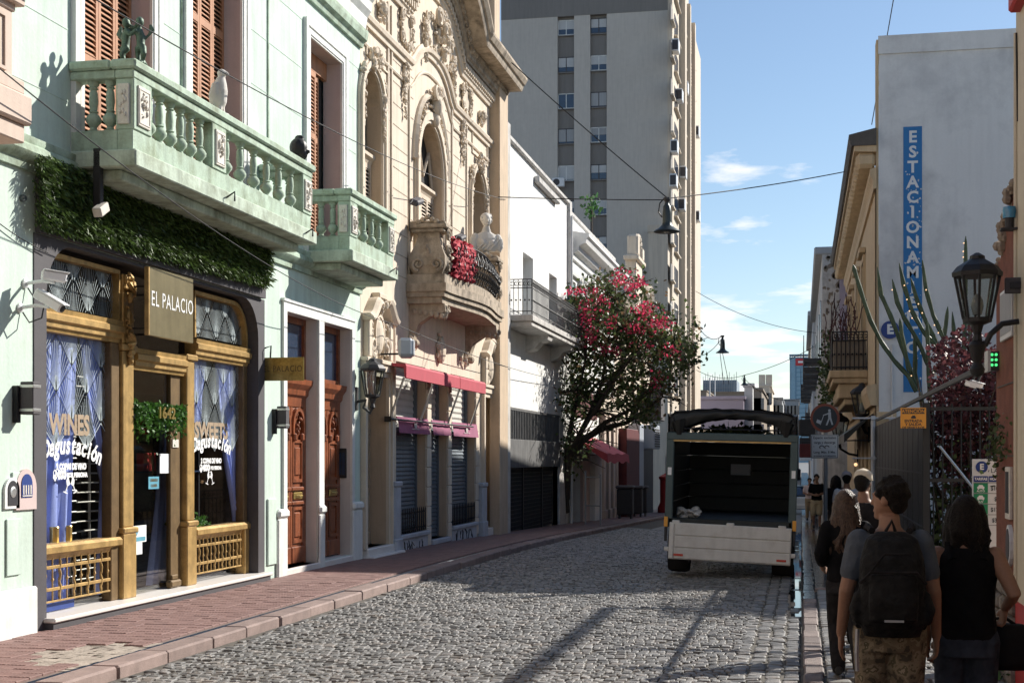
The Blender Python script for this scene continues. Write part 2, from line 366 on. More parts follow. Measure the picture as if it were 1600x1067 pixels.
    def clusters(s,eps=.004):
        par=list(range(len(s.v)))
        def fd(i):
            while par[i]!=i: par[i]=par[par[i]]; i=par[i]
            return i
        for f in s.f:
            a=fd(f[0])
            for i in f[1:]:
                b=fd(i)
                if a!=b: par[b]=a
        isl={}
        for f in s.f: isl.setdefault(fd(f[0]),[]).append(f)
        L=list(isl.values())
        if len(L)>220: return [s.f]
        bb=[]
        for fs in L:
            P=[s.v[i] for f in fs for i in f]; bb.append(([min(p[k] for p in P)-eps for k in range(3)],[max(p[k] for p in P)+eps for k in range(3)]))
        g=list(range(len(L)))
        def fg(i):
            while g[i]!=i: i=g[i]
            return i
        for i in range(len(L)):
            for j in range(i):
                if all(bb[i][0][k]<=bb[j][1][k] and bb[j][0][k]<=bb[i][1][k] for k in range(3)):
                    a,b=fg(i),fg(j)
                    if a!=b: g[a]=b
        out={}
        for i,fs in enumerate(L): out.setdefault(fg(i),[]).extend(fs)
        return list(out.values())
    def build(s,name,m,parent=None,local=False,smooth=False,origin=None,label=None,cat=None,group=None,kind=None,fixn=True,split=True):
        if split and parent is not None and fixn and kind is None and len(s.f)<2500:
            gr=s.clusters()
            if 1<len(gr)<=64:
                outs=[]
                for fs in gr:
                    t=MB(); mp={}
                    for f in fs:
                        for i in f:
                            if i not in mp: mp[i]=len(t.v); t.v.append(s.v[i])
                        t.f.append(tuple(mp[i] for i in f))
                    outs.append(t.build(name,m,parent,local,smooth,origin,label,cat,group,kind,fixn,False))
                return outs[0]
        me=bpy.data.meshes.new(name); org=Vector((0,0,0))
        if parent is not None and not local: org=ORG[parent.name]
        if parent is None:
            if origin is None:
                xs=[p[0] for p in s.v]; ys=[p[1] for p in s.v]; zs=[p[2] for p in s.v]; origin=((min(xs)+max(xs))/2,(min(ys)+max(ys))/2,min(zs))
            org=Vector(origin)
        me.from_pydata([(p[0]-org.x,p[1]-org.y,p[2]-org.z) for p in s.v],[],s.f)
        if fixn and len(s.f)<60000:
            b=bmesh.new(); b.from_mesh(me); bmesh.ops.recalc_face_normals(b,faces=b.faces); b.to_mesh(me); b.free()
        if smooth:
            me.shade_smooth() if smooth is True else me.shade_smooth()
            if smooth!='all':
                try: me.set_sharp_from_angle(angle=R(38))
                except Exception: pass
        me.materials.append(M[m] if isinstance(m,str) else m)
        o=bpy.data.objects.new(name,me); COL.objects.link(o)
        if parent is not None: o.parent=parent; ORG[o.name]=ORG[parent.name] if not local else Vector((0,0,0))
        else: o.location=org; ORG[o.name]=org
        return tag(o,label,cat,group,kind)
def new_data(me,name,m,parent,loc,rot=(0,0,0),kind=None):
    o=bpy.data.objects.new(name,me); COL.objects.link(o); o.parent=parent; o.location=Vector(loc)-ORG[parent.name]; o.rotation_euler=rot
    if kind: o['kind']=kind
    return o
def copy_tree(o,parent=None):
    c=o.copy(); COL.objects.link(c); c.parent=parent; ORG[c.name]=ORG.get(o.name,Vector())
    for ch in [q for q in o.children]: copy_tree(ch,c)
    return c
def text_mesh(txt,size,mx,mb,bold=0,shear=0,spacing=1.0,align='CENTER',sx=1.0,depth=0.0):
    """lettering outline turned into faces and placed with the matrix mx"""
    cu=bpy.data.curves.new('t','FONT'); cu.body=txt; cu.size=size; cu.align_x=align; cu.align_y='CENTER'; cu.offset=bold; cu.shear=shear; cu.space_character=spacing; cu.resolution_u=3; cu.extrude=depth
    o=bpy.data.objects.new('t',cu); COL.objects.link(o); bpy.context.view_layer.update()
    me=o.to_mesh(); S=Matrix.Diagonal((sx,1,1,1))
    mb.add([mx@(S@v.co) for v in me.vertices],[tuple(p.vertices) for p in me.polygons]); o.to_mesh_clear()
    bpy.data.objects.remove(o); bpy.data.curves.remove(cu)
def frame_yz(x,y,z):      # lettering on a plane facing +x: reads along +y
    return Matrix(((0,0,1,x),(1,0,0,y),(0,1,0,z),(0,0,0,1)))
def frame_xz(x,y,z):      # lettering on a plane facing -y: reads along +x
    return Matrix(((1,0,0,x),(0,0,-1,y),(0,1,0,z),(0,0,0,1)))
def frame_yzn(x,y,z):     # facing -x: reads along -y
    return Matrix(((0,0,-1,x),(-1,0,0,y),(0,1,0,z),(0,0,0,1)))
# ---------- facade tools (a facade lies in the plane x = X, sg = +1 when it faces +x) ----------
def oline(o,e=0,n=14):
    """outline of an opening (y0,y1,z0,z1,kind,h) grown by e: from lower near corner, over the head, to the lower far corner"""
    y0,y1,z0,z1=o[:4]; kind=o[4] if len(o)>4 else None; h=o[5] if len(o)>5 else 0
    pts=[(y0-e,z0)]
    if not kind: pts+=[(y0-e,z1+e),(y1+e,z1+e)]
    elif kind=='arch':
        yc=(y0+y1)/2; a=(y1-y0)/2+e; b=h+e; zs=z1-h
        for i in range(n+1):
            t=math.pi*(1-i/n); pts.append((yc+a*math.cos(t),zs+b*math.sin(t)))
    elif kind=='round':
        r=h+e
        for i in range(n//2+1):
            t=math.pi-math.pi/2*i/(n//2); pts.append((y0-e+r+r*math.cos(t),z1+e-r+r*math.sin(t)))
        for i in range(n//2+1):
            t=math.pi/2-math.pi/2*i/(n//2); pts.append((y1+e-r+r*math.cos(t),z1+e-r+r*math.sin(t)))
    pts.append((y1+e,z0)); return pts
def wall_holes(mb,X,y0,y1,z0,z1,ops,zbase=None):
    ys=sorted({y0,y1,*[q for o in ops for q in o[:2] if y0<q<y1]}); zs=sorted({z0,z1,*[q for o in ops for q in o[2:4] if z0<q<z1]})
    for a,b in zip(ys,ys[1:]):
        for c,d in zip(zs,zs[1:]):
            my,mz=(a+b)/2,(c+d)/2
            if any(o[0]<my<o[1] and o[2]<mz<o[3] for o in ops): continue
            mb.quad((X,a,c),(X,b,c),(X,b,d),(X,a,d))
    for o in ops:
        if len(o)>4 and o[4]:
            pts=oline(o)[1:-1]; z1o=o[3]
            for p,q in zip(pts,pts[1:]):
                if abs(p[0]-q[0])<1e-6: continue
                mb.quad((X,p[0],p[1]),(X,q[0],q[1]),(X,q[0],z1o),(X,p[0],z1o))
def reveal(mb,X,o,depth,sg=1,sill=True,e=0):
    pts=oline(o,e)
    if sill: pts=pts+[pts[0]]
    for p,q in zip(pts,pts[1:]): mb.quad((X,p[0],p[1]),(X,q[0],q[1]),(X-sg*depth,q[0],q[1]),(X-sg*depth,p[0],p[1]))
def ring(mb,o,e0,e1,xb,xf,closed=False):
    a=oline(o,e0); b=oline(o,e1)
    if closed:
        a=[(a[0][0],a[0][1]-e0)]+a[1:-1]+[(a[-1][0],a[-1][1]-e0)]; b=[(b[0][0],b[0][1]-e1)]+b[1:-1]+[(b[-1][0],b[-1][1]-e1)]
        a.append(a[0]); b.append(b[0])
    for i in range(len(a)-1):
        mb.quad((xf,a[i][0],a[i][1]),(xf,a[i+1][0],a[i+1][1]),(xf,b[i+1][0],b[i+1][1]),(xf,b[i][0],b[i][1]))
        mb.quad((xf,b[i][0],b[i][1]),(xf,b[i+1][0],b[i+1][1]),(xb,b[i+1][0],b[i+1][1]),(xb,b[i][0],b[i][1]))
        mb.quad((xf,a[i][0],a[i][1]),(xf,a[i+1][0],a[i+1][1]),(xb,a[i+1][0],a[i+1][1]),(xb,a[i][0],a[i][1]))
def sweep_y(mb,X,prof,y0,y1,sg=1,z=0):
    """profile [(out,z)] swept along y"""
    n=len(prof); vs=[(X+sg*p,y0,z+q) for p,q in prof]+[(X+sg*p,y1,z+q) for p,q in prof]
    fs=[tuple(range(n)),tuple(range(n,2*n))[::-1]]+[(i,(i+1)%n,n+(i+1)%n,n+i) for i in range(n)]
    mb.add(vs,fs)
def sweep_path(mb,X,path,prof,sg=1):
    """profile [(out,normal)] swept along a (y,z) path in the facade plane"""
    k=len(path); n=len(prof); vs=[]
    for i,(y,z) in enumerate(path):
        a=path[max(i-1,0)]; b=path[min(i+1,k-1)]; d=Vector((b[0]-a[0],b[1]-a[1])).normalized(); nn=Vector((-d.y,d.x))
        for p,q in prof: vs.append((X+sg*p,y+nn.x*q,z+nn.y*q))
    fs=[tuple(range(n)),tuple((k-1)*n+j for j in range(n))[::-1]]
    for i in range(k-1):
        for j in range(n): j2=(j+1)%n; fs.append((i*n+j,i*n+j2,(i+1)*n+j2,(i+1)*n+j))
    mb.add(vs,fs)
def spiral(mb,X,y,z,r,turns=1.6,tr=.02,dirn=1,start=0,n=22):
    pts=[];rs=[]
    for i in range(n+1):
        t=i/n; rr=r*(1-.85*t); a=start+dirn*2*math.pi*turns*t; pts.append((X+.5*tr,y+rr*math.cos(a),z+rr*math.sin(a))); rs.append(tr*(1-.45*t))
    mb.tube(pts,rs,5)
def leafy(mb,X,y,z,w,h,n,rr=.05,seed=1,out=.05):
    q=random.Random(seed)
    for i in range(n):
        a=q.uniform(0,2*math.pi); t=math.sqrt(q.random()); s=rr*q.uniform(.5,1.25)
        rot=Matrix.Rotation(q.uniform(0,6.3),3,'X')
        mb.ball((X+out*q.uniform(.1,1)*(1-t*.5),y+w/2*t*math.cos(a),z+h/2*t*math.sin(a)),(s*.7,s*1.3,s*.55),7,5,rot)
def garland(mb,X,y,z0,z1,w,seed=1):
    q=random.Random(seed); n=11
    for i in range(n):
        t=i/(n-1); ww=w*(.55+.6*math.sin(math.pi*min(1,t*1.1+.1)))*(1-.75*t*t); zz=z1+(z0-z1)*t
        leafy(mb,X,y,zz,ww,abs(z1-z0)/n*1.5,5,.035+.03*(1-t),seed*31+i,.07)
def baluster_prof(h):
    P=[(.055,0),(.06,.03),(.04,.05),(.032,.09),(.045,.13),(.075,.20),(.078,.27),(.055,.34),(.036,.37),(.05,.40),(.036,.43),(.045,.60),(.04,.78),(.03,.83),(.05,.86),(.035,.89),(.055,.94),(.06,1)]
    return [(r*1.05,z*h) for r,z in P]
def leaf_quads(mb,c,size,q,n=1,droop=0):
    for _ in range(n):
        d=Vector((q.gauss(0,1),q.gauss(0,1),q.gauss(0,1)-droop)).normalized(); u=d.orthogonal().normalized(); u=Matrix.Rotation(q.uniform(0,6.3),3,d)@u
        s=size*q.uniform(.6,1.3); c2=Vector(c); e=u*s*.5; f=d*s
        mb.add([c2,c2+f*.5+e*.7,c2+f,c2+f*.5-e*.7],[(0,1,2,3)])
# ================= SETTING: ground, road, kerbs, pavements =================
W=-7.5; RX=1.7; KL=-5.6; PL=.15; PR=.05
def strip(name,x0,x1,ya,yb,dz,m,step=3,parent=None,kind='structure'):
    mb=MB(); n=max(1,int((yb-ya)/step)); ys=[ya+(yb-ya)*i/n for i in range(n+1)]
    for a,b in zip(ys,ys[1:]): mb.quad((x0,a,gz(a)+dz),(x1,a,gz(a)+dz),(x1,b,gz(b)+dz),(x0,b,gz(b)+dz))
    return mb.build(name,m,parent,origin=(0,0,0) if parent is None else None,kind=kind if parent is None else None)
g=MB(); g.quad((-4000,-600,-3.4),(4000,-600,-3.4),(4000,5000,-3.4),(-4000,5000,-3.4)); g.build('ground','road_far',origin=(0,0,0),kind='structure')
road=strip('road',-6.0,.6,-6,420,-.014,'joint')
far=strip('road_surface',KL,.0,46,420,.0,'road_far',parent=road)
def lift(x): return .055*min(1,max(0,(-4.5-x)/1.0))
gut=MB()
for k in range(13):
    a,b=6+k*4,10+k*4
    for x0,x1 in ((-4.5,-5.05),(-5.05,-5.6)): gut.quad((x0,a,gz(a)-.013+lift(x0)),(x1,a,gz(a)-.013+lift(x1)),(x1,b,gz(b)-.013+lift(x1)),(x0,b,gz(b)-.013+lift(x0)))
gut.build('road_edge','joint',road,split=False)
q=random.Random(3)
def stone_geo(mb,cx,cy,w,h,z,q,rough=.012,ang=0,tilt=1):
    j=.16; ca,sa=math.cos(ang),math.sin(ang)
    rough*=.55
    cs=[(-w/2*(1-q.uniform(0,j)),-h/2*(1-q.uniform(0,j))),(w/2*(1-q.uniform(0,j)),-h/2*(1-q.uniform(0,j))),(w/2*(1-q.uniform(0,j)),h/2*(1-q.uniform(0,j))),(-w/2*(1-q.uniform(0,j)),h/2*(1-q.uniform(0,j)))]
    tx,ty=q.gauss(0,.05)*tilt,q.gauss(0,.05)*tilt; vs=[]
    for lvl,(k,dz) in enumerate(((1.0,-.045),(1.0,-.006),(.80,.0))):
        for x,y in cs:
            x,y=x*k,y*k; zz=dz+(tx*x+ty*y if lvl else 0)+(q.uniform(-.3,.3)*rough if lvl==2 else 0)
            vs.append((cx+x*ca-y*sa,cy+x*sa+y*ca,z+zz))
    vs.append((cx,cy,z+rough*q.uniform(-.1,.9)))
    fs=[]
    for l in (0,1):
        for i in range(4): jn=(i+1)%4; fs.append((l*4+i,l*4+jn,l*4+4+jn,l*4+4+i))
    for i in range(4): fs.append((8+i,8+(i+1)%4,12))
    mb.add(vs,fs)
def in_view(x,y,z,mg=20):
    c,s=math.cos(TH),math.sin(TH); d=-s*x+c*y
    if d<1: return False
    u=CU+F*(c*x+s*y)/d; v=HV-F*(z-CZ)/d
    return -mg<u<1600+mg and v<1067+mg
stones=[]
y=8.0; row=0
while y<46:
    h=.112*q.uniform(.82,1.18); x=KL+.02+q.uniform(0,.1)
    while x<-.62:
        wd=.088*q.uniform(.7,1.5); bend=.10*math.sin((x+2.8)*1.1)+.03*math.sin(x*7+row)
        stones.append((x+wd/2,y+h/2+bend,wd-.007,h-.008)); x+=wd
    y+=h; row+=1
for k in range(4):         # long gutter setts in rows along the right kerb
    x=-.62+k*.155; y=8+q.uniform(0,.2)
    while y<46:
        h=.13*q.uniform(.7,1.35); stones.append((x+.075+q.gauss(0,.008),y+h/2,.140+q.uniform(-.016,.008),h-.009)); y+=h
vis=[s for s in stones if in_view(s[0],s[1],0,-4)]
vis.sort(key=lambda s:s[0]**2+s[1]**2); near=set(vis[:300])
var=[]
for i in range(14):
    mb=MB(); stone_geo(mb,0,0,.118,.15,0,q); me_o=mb.build('cobble','cobble_part',road); var.append(me_o.data); me_o.data=me_o.data; bpy.data.objects.remove(me_o)
for s in near:
    o=new_data(q.choice(var),'cobble',None,road,(s[0],s[1],gz(s[1])+lift(s[0])+q.uniform(-.005,.005)),(0,0,q.choice((0,math.pi))+q.uniform(-.05,.05))); o.scale=(s[2]/.118,s[3]/.15,1)
mb=MB(); wet=MB()
for s in stones:
    if s in near or not in_view(s[0],s[1],0,200): continue
    tgt=wet if (s[0]>-.20 and 17.5<s[1]<44 and not (18.0<s[1]<18.3)) or (s[0]>-.05 and 15<s[1]<17.5 and q.random()<.25) else mb
    stone_geo(tgt,s[0],s[1],s[2],s[3],gz(s[1])+lift(s[0])+(q.uniform(-.006,.006) if tgt is mb else -.014),q,.012 if tgt is mb else .002,q.uniform(-.06,.06),1 if tgt is mb else .25)
mb.build('cobbles','cobble',road,kind='stuff'); wet.build('wet_gutter_stones','wet_stone',road,kind='stuff')
# thin film of water standing in the gutter
wf=MB(); y0=17.6; wl_=.18
while y0<44:
    y1=y0+q.uniform(.10,.3); nl=min(.27,max(.12,wl_+q.uniform(-.06,.06))); wf.quad((.012-wl_,y0,gz(y0)-.011),(.018,y0,gz(y0)-.011),(.018,y1,gz(y1)-.011),(.012-nl,y1,gz(y1)-.011)); wl_=nl; y0=y1
    if q.random()<.06: y0+=q.uniform(.1,.4)
mat('water',(.02,.022,.025),.03,spec=1.0,var=.02); wf.build('gutter_water','water',origin=(0,0,0),kind='structure')
# ---- left pavement ----
pl=strip('pavement',W-.6,-5.93,-6,420,PL-.012,'sidewalk_base')
T=.2; tiles=[]
for i in range(int((70-9)/T)):
    for j in range(9):
        yy=9+i*T; xx=-7.49+j*(T-.012)
        if xx+T>-5.80: continue
        cx_,cy_=xx+T/2,yy+T/2
        dpatch=((cy_-11.75)/.75)**2+((cx_+6.25)/.42)**2
        if dpatch<1+q.uniform(-.25,.25): continue
        tiles.append((cx_,cy_))
tv=[t for t in tiles if in_view(t[0],t[1],.15,0)]; tv.sort(key=lambda t:t[0]**2+t[1]**2); nt_=set(tv[:300])
tm=MB().cbox(-.097,.097,-.097,.097,-.02,.012,.004)
for k in range(5): tm.box(-.085+k*.036,-.085+k*.036+.024,-.088,.088,.0118,.0138)
to=tm.build('paving_tile','tile_red',pl,local=True); tme=to.data; bpy.data.objects.remove(to)
for t in nt_: new_data(tme,'paving_tile',None,pl,(t[0],t[1],gz(t[1])+PL+q.uniform(-.003,.003)-.006),(q.gauss(0,.006),q.gauss(0,.006),0))
mb=MB()
for t in tiles:
    if t in nt_: continue
    z=gz(t[1])+PL-.006+q.uniform(-.002,.002); a=.0965
    mb.add([(t[0]-a,t[1]-a,z-.01),(t[0]+a,t[1]-a,z-.01),(t[0]+a,t[1]+a,z-.01),(t[0]-a,t[1]+a,z-.01),(t[0]-a+.004,t[1]-a+.004,z+.012),(t[0]+a-.004,t[1]-a+.004,z+.012),(t[0]+a-.004,t[1]+a-.004,z+.012),(t[0]-a+.004,t[1]+a-.004,z+.012)],[(4,5,6,7),(0,1,5,4),(1,2,6,5),(2,3,7,6),(3,0,4,7)])
mb.build('paving_tiles','tile_red_stuff',pl,kind='stuff')
pm=MB(); # broken screed showing where tiles are missing
for i in range(16):
    for j in range(7):
        y0=10.85+i*.115; x0=-6.72+j*.115
        pm.quad((x0,y0,.15-.008+q.uniform(-.006,.006)),(x0+.12,y0,.15-.008+q.uniform(-.006,.006)),(x0+.12,y0+.12,.15-.008+q.uniform(-.006,.006)),(x0,y0+.12,.15-.008+q.uniform(-.006,.006)))
pm.build('mortar_bed','mortar_patch',pl)
kerb=thing('kerb',None,None,(KL,14,0)); kerb['kind']='structure'
y=7.0
while y<75:
    L=q.uniform(.85,1.25); mb=MB(); a,b=y+.006,y+L-.006; dx=q.uniform(-.012,.012); dz=q.uniform(-.008,.008)
    mb.cbox(-5.86,KL+dx,a,b,-.12,PL+.004+dz,.018,Matrix.Translation((0,0,gz(y+L/2)))); o=mb.build('kerb_stone','kerb_stone',kerb); y+=L
strip('kerb_run',-5.93,KL,75,420,PL,'kerb_stone',parent=kerb)
# ---- right pavement ----
pr_=strip('pavement',.0,RX+.4,-6,420,PR-.03,'joint')
strip('pavement_surface',.02,RX,46,420,PR,'wet_tile',parent=pr_)
ps=[]
y=9.0
while y<20.6:
    h=.19*q.uniform(.8,1.2); x=.20
    while x<RX-.02:
        wd=min(.19*q.uniform(.75,1.35),RX-x); ps.append((x+wd/2,y+h/2+.05*math.sin(x*4),max(.05,wd-.02),h-.02)); x+=wd
    y+=h
pv=[s for s in ps if in_view(s[0],s[1],.05,0)]; pv.sort(key=lambda s:s[1]); pn=set(pv[:280])
var2=[]
for i in range(8):
    mb=MB(); stone_geo(mb,0,0,.17,.17,0,q,.012); o=mb.build('paving_stone','pave_stone',pr_,local=True); var2.append(o.data); bpy.data.objects.remove(o)
mb=MB()
for s in ps:
    if s in pn:
        o=new_data(q.choice(var2),'paving_stone',None,pr_,(s[0],s[1],PR+gz(s[1])+q.uniform(-.006,.006)),(0,0,q.choice((0,math.pi)))); o.scale=(s[2]/.17,s[3]/.17,1)
    else: stone_geo(mb,s[0],s[1],s[2],s[3],PR+gz(s[1]),q)
mb.build('paving_stones','pave_stone_stuff',pr_,kind='stuff')
mb=MB(); y=20.75
while y<46:
    x=.2; h=.30
    while x<RX-.05:
        wd=.2; z=gz(y+.15)+PR-.008; a=.098; mb.cbox(x,x+wd-.008,y,y+h-.008,z-.02,z+.008+q.uniform(-.0015,.0015),.004); x+=wd
    y+=h
mb.build('wet_paving_tiles','wet_tile',pr_,kind='stuff')
rk=thing('kerb',None,None,(.1,14,0)); rk['kind']='structure'
y=8.0
while y<70:
    L=q.uniform(.35,.7); MB().cbox(.02+q.uniform(-.01,.01),.19+q.uniform(-.02,.01),y+.006,y+L-.006,-.1,PR+.004+q.uniform(-.006,.004),.014,Matrix.Translation((0,0,gz(y+L/2)))).build('kerb_stone','kerb_dark' if y<19 else 'wet_stone',rk); y+=L
lot=strip('parking_lot_ground',RX-.02,40,13.0,34.5,.03,'road_far')
MB().box(.19,RX,20.58,20.74,-.02,PR+.012).build('drain_bar','kerb_stone',pr_)
# ================= GREEN TOWN HOUSE =================
gh=thing('town_house','pale mint green two storey town house with the wine shop on its ground floor','town house',(W,18,0))
Y0,Y1,ZT=12.2,23.97,11.0
ops=[]  # openings in the painted wall
shop=(13.12,19.40,PL-.1,4.13)
d1=(20.25,21.68,.24,4.06); d2=(21.96,23.40,.25,4.06)
zw=5.05
w1=(bY(128,W),bY(234,W),zw,9.2); w2=(bY(297,W),bY(375,W),zw,9.2); w3=(bY(482,W),bY(532,W),zw,8.42)
mb=MB(); wall_holes(mb,W,Y0,Y1,-.1,ZT,[shop,d1,d2,w1,w2,w3])
mb.quad((W,Y1,-.1),(W,Y1,ZT),(W-9,Y1,ZT),(W-9,Y1,-.1)); mb.quad((W,Y0,ZT),(W,Y1,ZT),(W-9,Y1,ZT),(W-9,Y0,ZT)); mb.quad((W-9,Y0,-.1),(W-9,Y1,-.1),(W-9,Y1,ZT),(W-9,Y0,ZT)); mb.quad((W,Y0,-.1),(W,Y0,ZT),(W-9,Y0,ZT),(W-9,Y0,-.1))
mb.build('wall','mint',gh)
for o in (w1,w2,w3):
    r=MB(); reveal(r,W,o,.30); r.build('window_reveal','lilac_jamb',gh)
for o in (d1,d2):
    r=MB(); reveal(r,W,o,.24); r.build('door_reveal','jamb_light',gh)
# plaster panel joints drawn as shallow grooves of raised pilaster edges
mb=MB()
for yy in (bY(283,W),bY(418,W)): mb.box(W,W+.022,yy-.02,yy+.015,5.2,9.6)
mb.build('pilaster_edge','mint_green',gh)
mb=MB()
for zz in (5.6,6.35,7.1,7.85,8.6,9.35):
    for a,b in ((Y0,w1[0]-.3),(w1[1]+.3,w2[0]-.3),(w2[1]+.3,w3[0]-.3),(w3[1]+.3,Y1)):
        mb.box(W,W+.005,a,b,zz-.006,zz+.006)
mb.build('course_line','mint',gh)
for o in (w1,w2,w3):
    m_=MB(); ring(m_,o,.0,.15,W,W+.035); ring(m_,o,.03,.11,W+.034,W+.05); ring(m_,o,.14,.24,W-.001,W+.06); m_.build('window_architrave','trim_white',gh)
m_=MB(); ring(m_,(d1[0],d2[1],.2,4.06),.0,.14,W,W+.04); m_.cbox(W,W+.04,d1[1]+.01,d2[0]-.01,.3,4.06,.01); m_.box(W,W+.06,d1[0]-.17,d2[1]+.17,4.2,4.24); m_.build('door_architrave','trim_white',gh)
m_=MB()
for a,b in ((19.85,20.24),(21.69,21.95),(23.41,23.95)):
    m_.cbox(W,W+.055,a,b,.12,1.0,.02); m_.cbox(W,W+.085,a-.02,b+.02,1.0,1.14,.04)
m_.cbox(W,W+.07,Y0,13.1,.1,.62,.02); m_.build('pier_base','trim_white',gh)
# string course, roll moulding under the balconies, top cornice
m_=MB(); P=[(0,4.72),(.04,4.72),(.05,4.80),(.10,4.83),(.135,4.88),(.13,4.94),(.09,4.97),(.10,5.0),(.10,5.04),(0,5.04)]
for a,b in ((Y0,13.7),(19.4,21.05),(23.9,Y1)): sweep_y(m_,W,P,a,b)
sweep_y(m_,W,P,13.7,19.4); sweep_y(m_,W,P,21.05,23.9); m_.build('string_course','mint_green',gh,smooth=True)
m_=MB(); P=[(0,8.98),(.05,8.98),(.07,9.06),(.13,9.10),(.15,9.2),(.15,9.26),(0,9.26)]; sweep_y(m_,W,P,Y0,Y1)
m_.build('cornice_band','mint_green',gh); m_=MB(); P=[(0,9.3),(.10,9.3),(.13,9.5),(.2,9.6),(.22,9.75),(.34,9.9),(.34,10.1),(0,10.1)]; sweep_y(m_,W,P,Y0,Y1); m_.build('cornice','trim_white',gh)
# ---- windows: louvred folding shutters ----
def louvre_panel(parent,x,y0,y1,z0,z1,m,bars=(.33,.66),lname='shutter',pitch=.052,fr=.055):
    mb=MB(); mb.box(x-.02,x+.02,y0,y0+fr,z0,z1); mb.box(x-.02,x+.02,y1-fr,y1,z0,z1); mb.box(x-.02,x+.02,y0+fr,y1-fr,z0,z0+.10); mb.box(x-.02,x+.02,y0+fr,y1-fr,z1-.09,z1)
    for t in bars: zz=z0+(z1-z0)*t; mb.box(x-.02,x+.02,y0+fr,y1-fr,zz-.045,zz+.045)
    o=mb.build(lname,m,parent)
    s=MB(); z=z0+.11
    while z<z1-.1:
        if not any(abs(z-(z0+(z1-z0)*t))<.055 for t in bars): s.add([(x-.016,y0+fr,z+.03),(x+.016,y0+fr,z-.012),(x+.016,y1-fr,z-.012),(x-.016,y1-fr,z+.03),(x-.012,y0+fr,z+.036),(x+.02,y0+fr,z-.006),(x+.02,y1-fr,z-.006),(x-.012,y1-fr,z+.036)],[(0,1,2,3),(4,5,6,7),(0,1,5,4),(1,2,6,5),(2,3,7,6),(3,0,4,7)])
        z+=pitch
    s.build('louvres',m,o,kind='stuff'); b=MB(); b.box(x-.05,x-.03,y0,y1,z0,z1); b.build('backing','dark_room',o)
    return o
for o in (w1,w2):
    wd=o[1]-o[0]; n=4; p=wd/n
    for k in range(n): louvre_panel(gh,W-.25,o[0]+k*p+.004,o[0]+(k+1)*p-.004,o[2],o[3],'shutter_wood',bars=(.30,.62),pitch=.06)
louvre_panel(gh,W-.24,w3[0]+.62,w3[0]+.98,w3[2],w3[3]-.3,'shutter_wood',pitch=.06); louvre_panel(gh,W-.30,w3[0]+1.0,w3[0]+1.3,w3[2],w3[3]-.3,'shutter_wood',pitch=.06)
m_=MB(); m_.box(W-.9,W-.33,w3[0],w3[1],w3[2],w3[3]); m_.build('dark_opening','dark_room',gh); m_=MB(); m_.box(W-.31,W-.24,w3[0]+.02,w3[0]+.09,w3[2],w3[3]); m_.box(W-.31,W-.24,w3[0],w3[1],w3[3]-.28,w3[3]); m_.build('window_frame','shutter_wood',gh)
# ---- the two panelled wooden doors with transoms ----
def house_door(o):
    y0,y1,z0,z1=o; x=W-.21; d=thing('door',None,None,(x,(y0+y1)/2,z0)); d.parent=gh; d.location=Vector((x,(y0+y1)/2,z0))-ORG[gh.name]
    m_=MB(); m_.box(x-.06,x-.02,y0,y1,z0,z1); m_.build('door_back','door_wood_dark',d)
    ztr=3.18; zt2=2.84
    m_=MB(); m_.box(x-.02,x+.03,y0,y0+.09,z0,z1); m_.box(x-.02,x+.03,y1-.09,y1,z0,z1); m_.box(x-.02,x+.03,y0+.09,y1-.09,z1-.10,z1); m_.box(x-.02,x+.03,y0+.09,y1-.09,ztr-.07,ztr); m_.build('door_frame','door_wood',d)
    m_=MB(); m_.box(x-.02,x-.01,y0+.09,y1-.09,ztr,z1-.1); m_.build('transom_pane','pane_dark',d)
    m_=MB(); P=[(0,zt2-.16),(.05,zt2-.16),(.06,zt2-.02),(.10,zt2+.02),(.11,zt2+.10),(.17,zt2+.18),(.18,zt2+.26),(0,zt2+.26)]; sweep_y(m_,x-.02,P,y0+.02,y1-.02); m_.build('door_hood','door_wood',d)
    ym=(y0+y1)/2
    for s in (-1,1):
        a,b=(y0+.09,ym-.01) if s<0 else (ym+.01,y1-.09)
        m_=MB(); f=.11; zb=z0+.02; zt=zt2-.17
        m_.box(x-.02,x+.015,a,b,zb,zt)
        m_.box(x+.015,x+.035,a,a+.08,zb,zt); m_.box(x+.015,x+.035,b-.08,b,zb,zt)
        m_.cbox(x+.015,x+.06,a+.01,b-.01,zb,zb+.26,.015); m_.cbox(x+.015,x+.065,a,b,zb+.90,zb+.96,.012); m_.cbox(x+.015,x+.065,a,b,zb+1.12,zb+1.18,.012)
        ring(m_,(a+.14,b-.14,zb+.36,zb+.82),0,.05,x+.015,x+.045,True); m_.cbox(x+.015,x+.04,a+.18,b-.18,zb+.40,zb+.78,.02)
        ring(m_,(a+.14,b-.14,zb+1.30,zt-.55),0,.05,x+.015,x+.045,True); m_.cbox(x+.015,x+.04,a+.19,b-.19,zb+1.36,zt-.62,.02)
        ring(m_,(a+.10,b-.10,zt-.42,zt-.06,'arch',.24),0,.06,x+.015,x+.07); leafy(m_,x+.02,(a+b)/2,zt-.24,.28,.3,14,.05,int(y0*9)+s,.05)
        m_.cbox(x+.015,x+.08,a+.09,a+.19,zt-.52,zt-.40,.02); m_.cbox(x+.015,x+.08,b-.19,b-.09,zt-.52,zt-.40,.02)
        m_.build('door_leaf','door_wood',d)
        h=MB(); h.cbox(x+.03,x+.05,a+.12,b-.12,zb+.985,zb+1.095,.008); h.tube([(x+.05,a+.2,zb+1.05),(x+.09,a+.24,zb+1.04),(x+.09,b-.24,zb+1.04),(x+.05,b-.2,zb+1.05)],.012,6); h.build('letter_plate','gold',d)
    h=MB()
    for zz in (1.75,2.02): h.cbox(x+.045,x+.055,ym-.32,ym-.28,zz,zz+.14,.004,None)
    h.build('push_bar','paper',d)
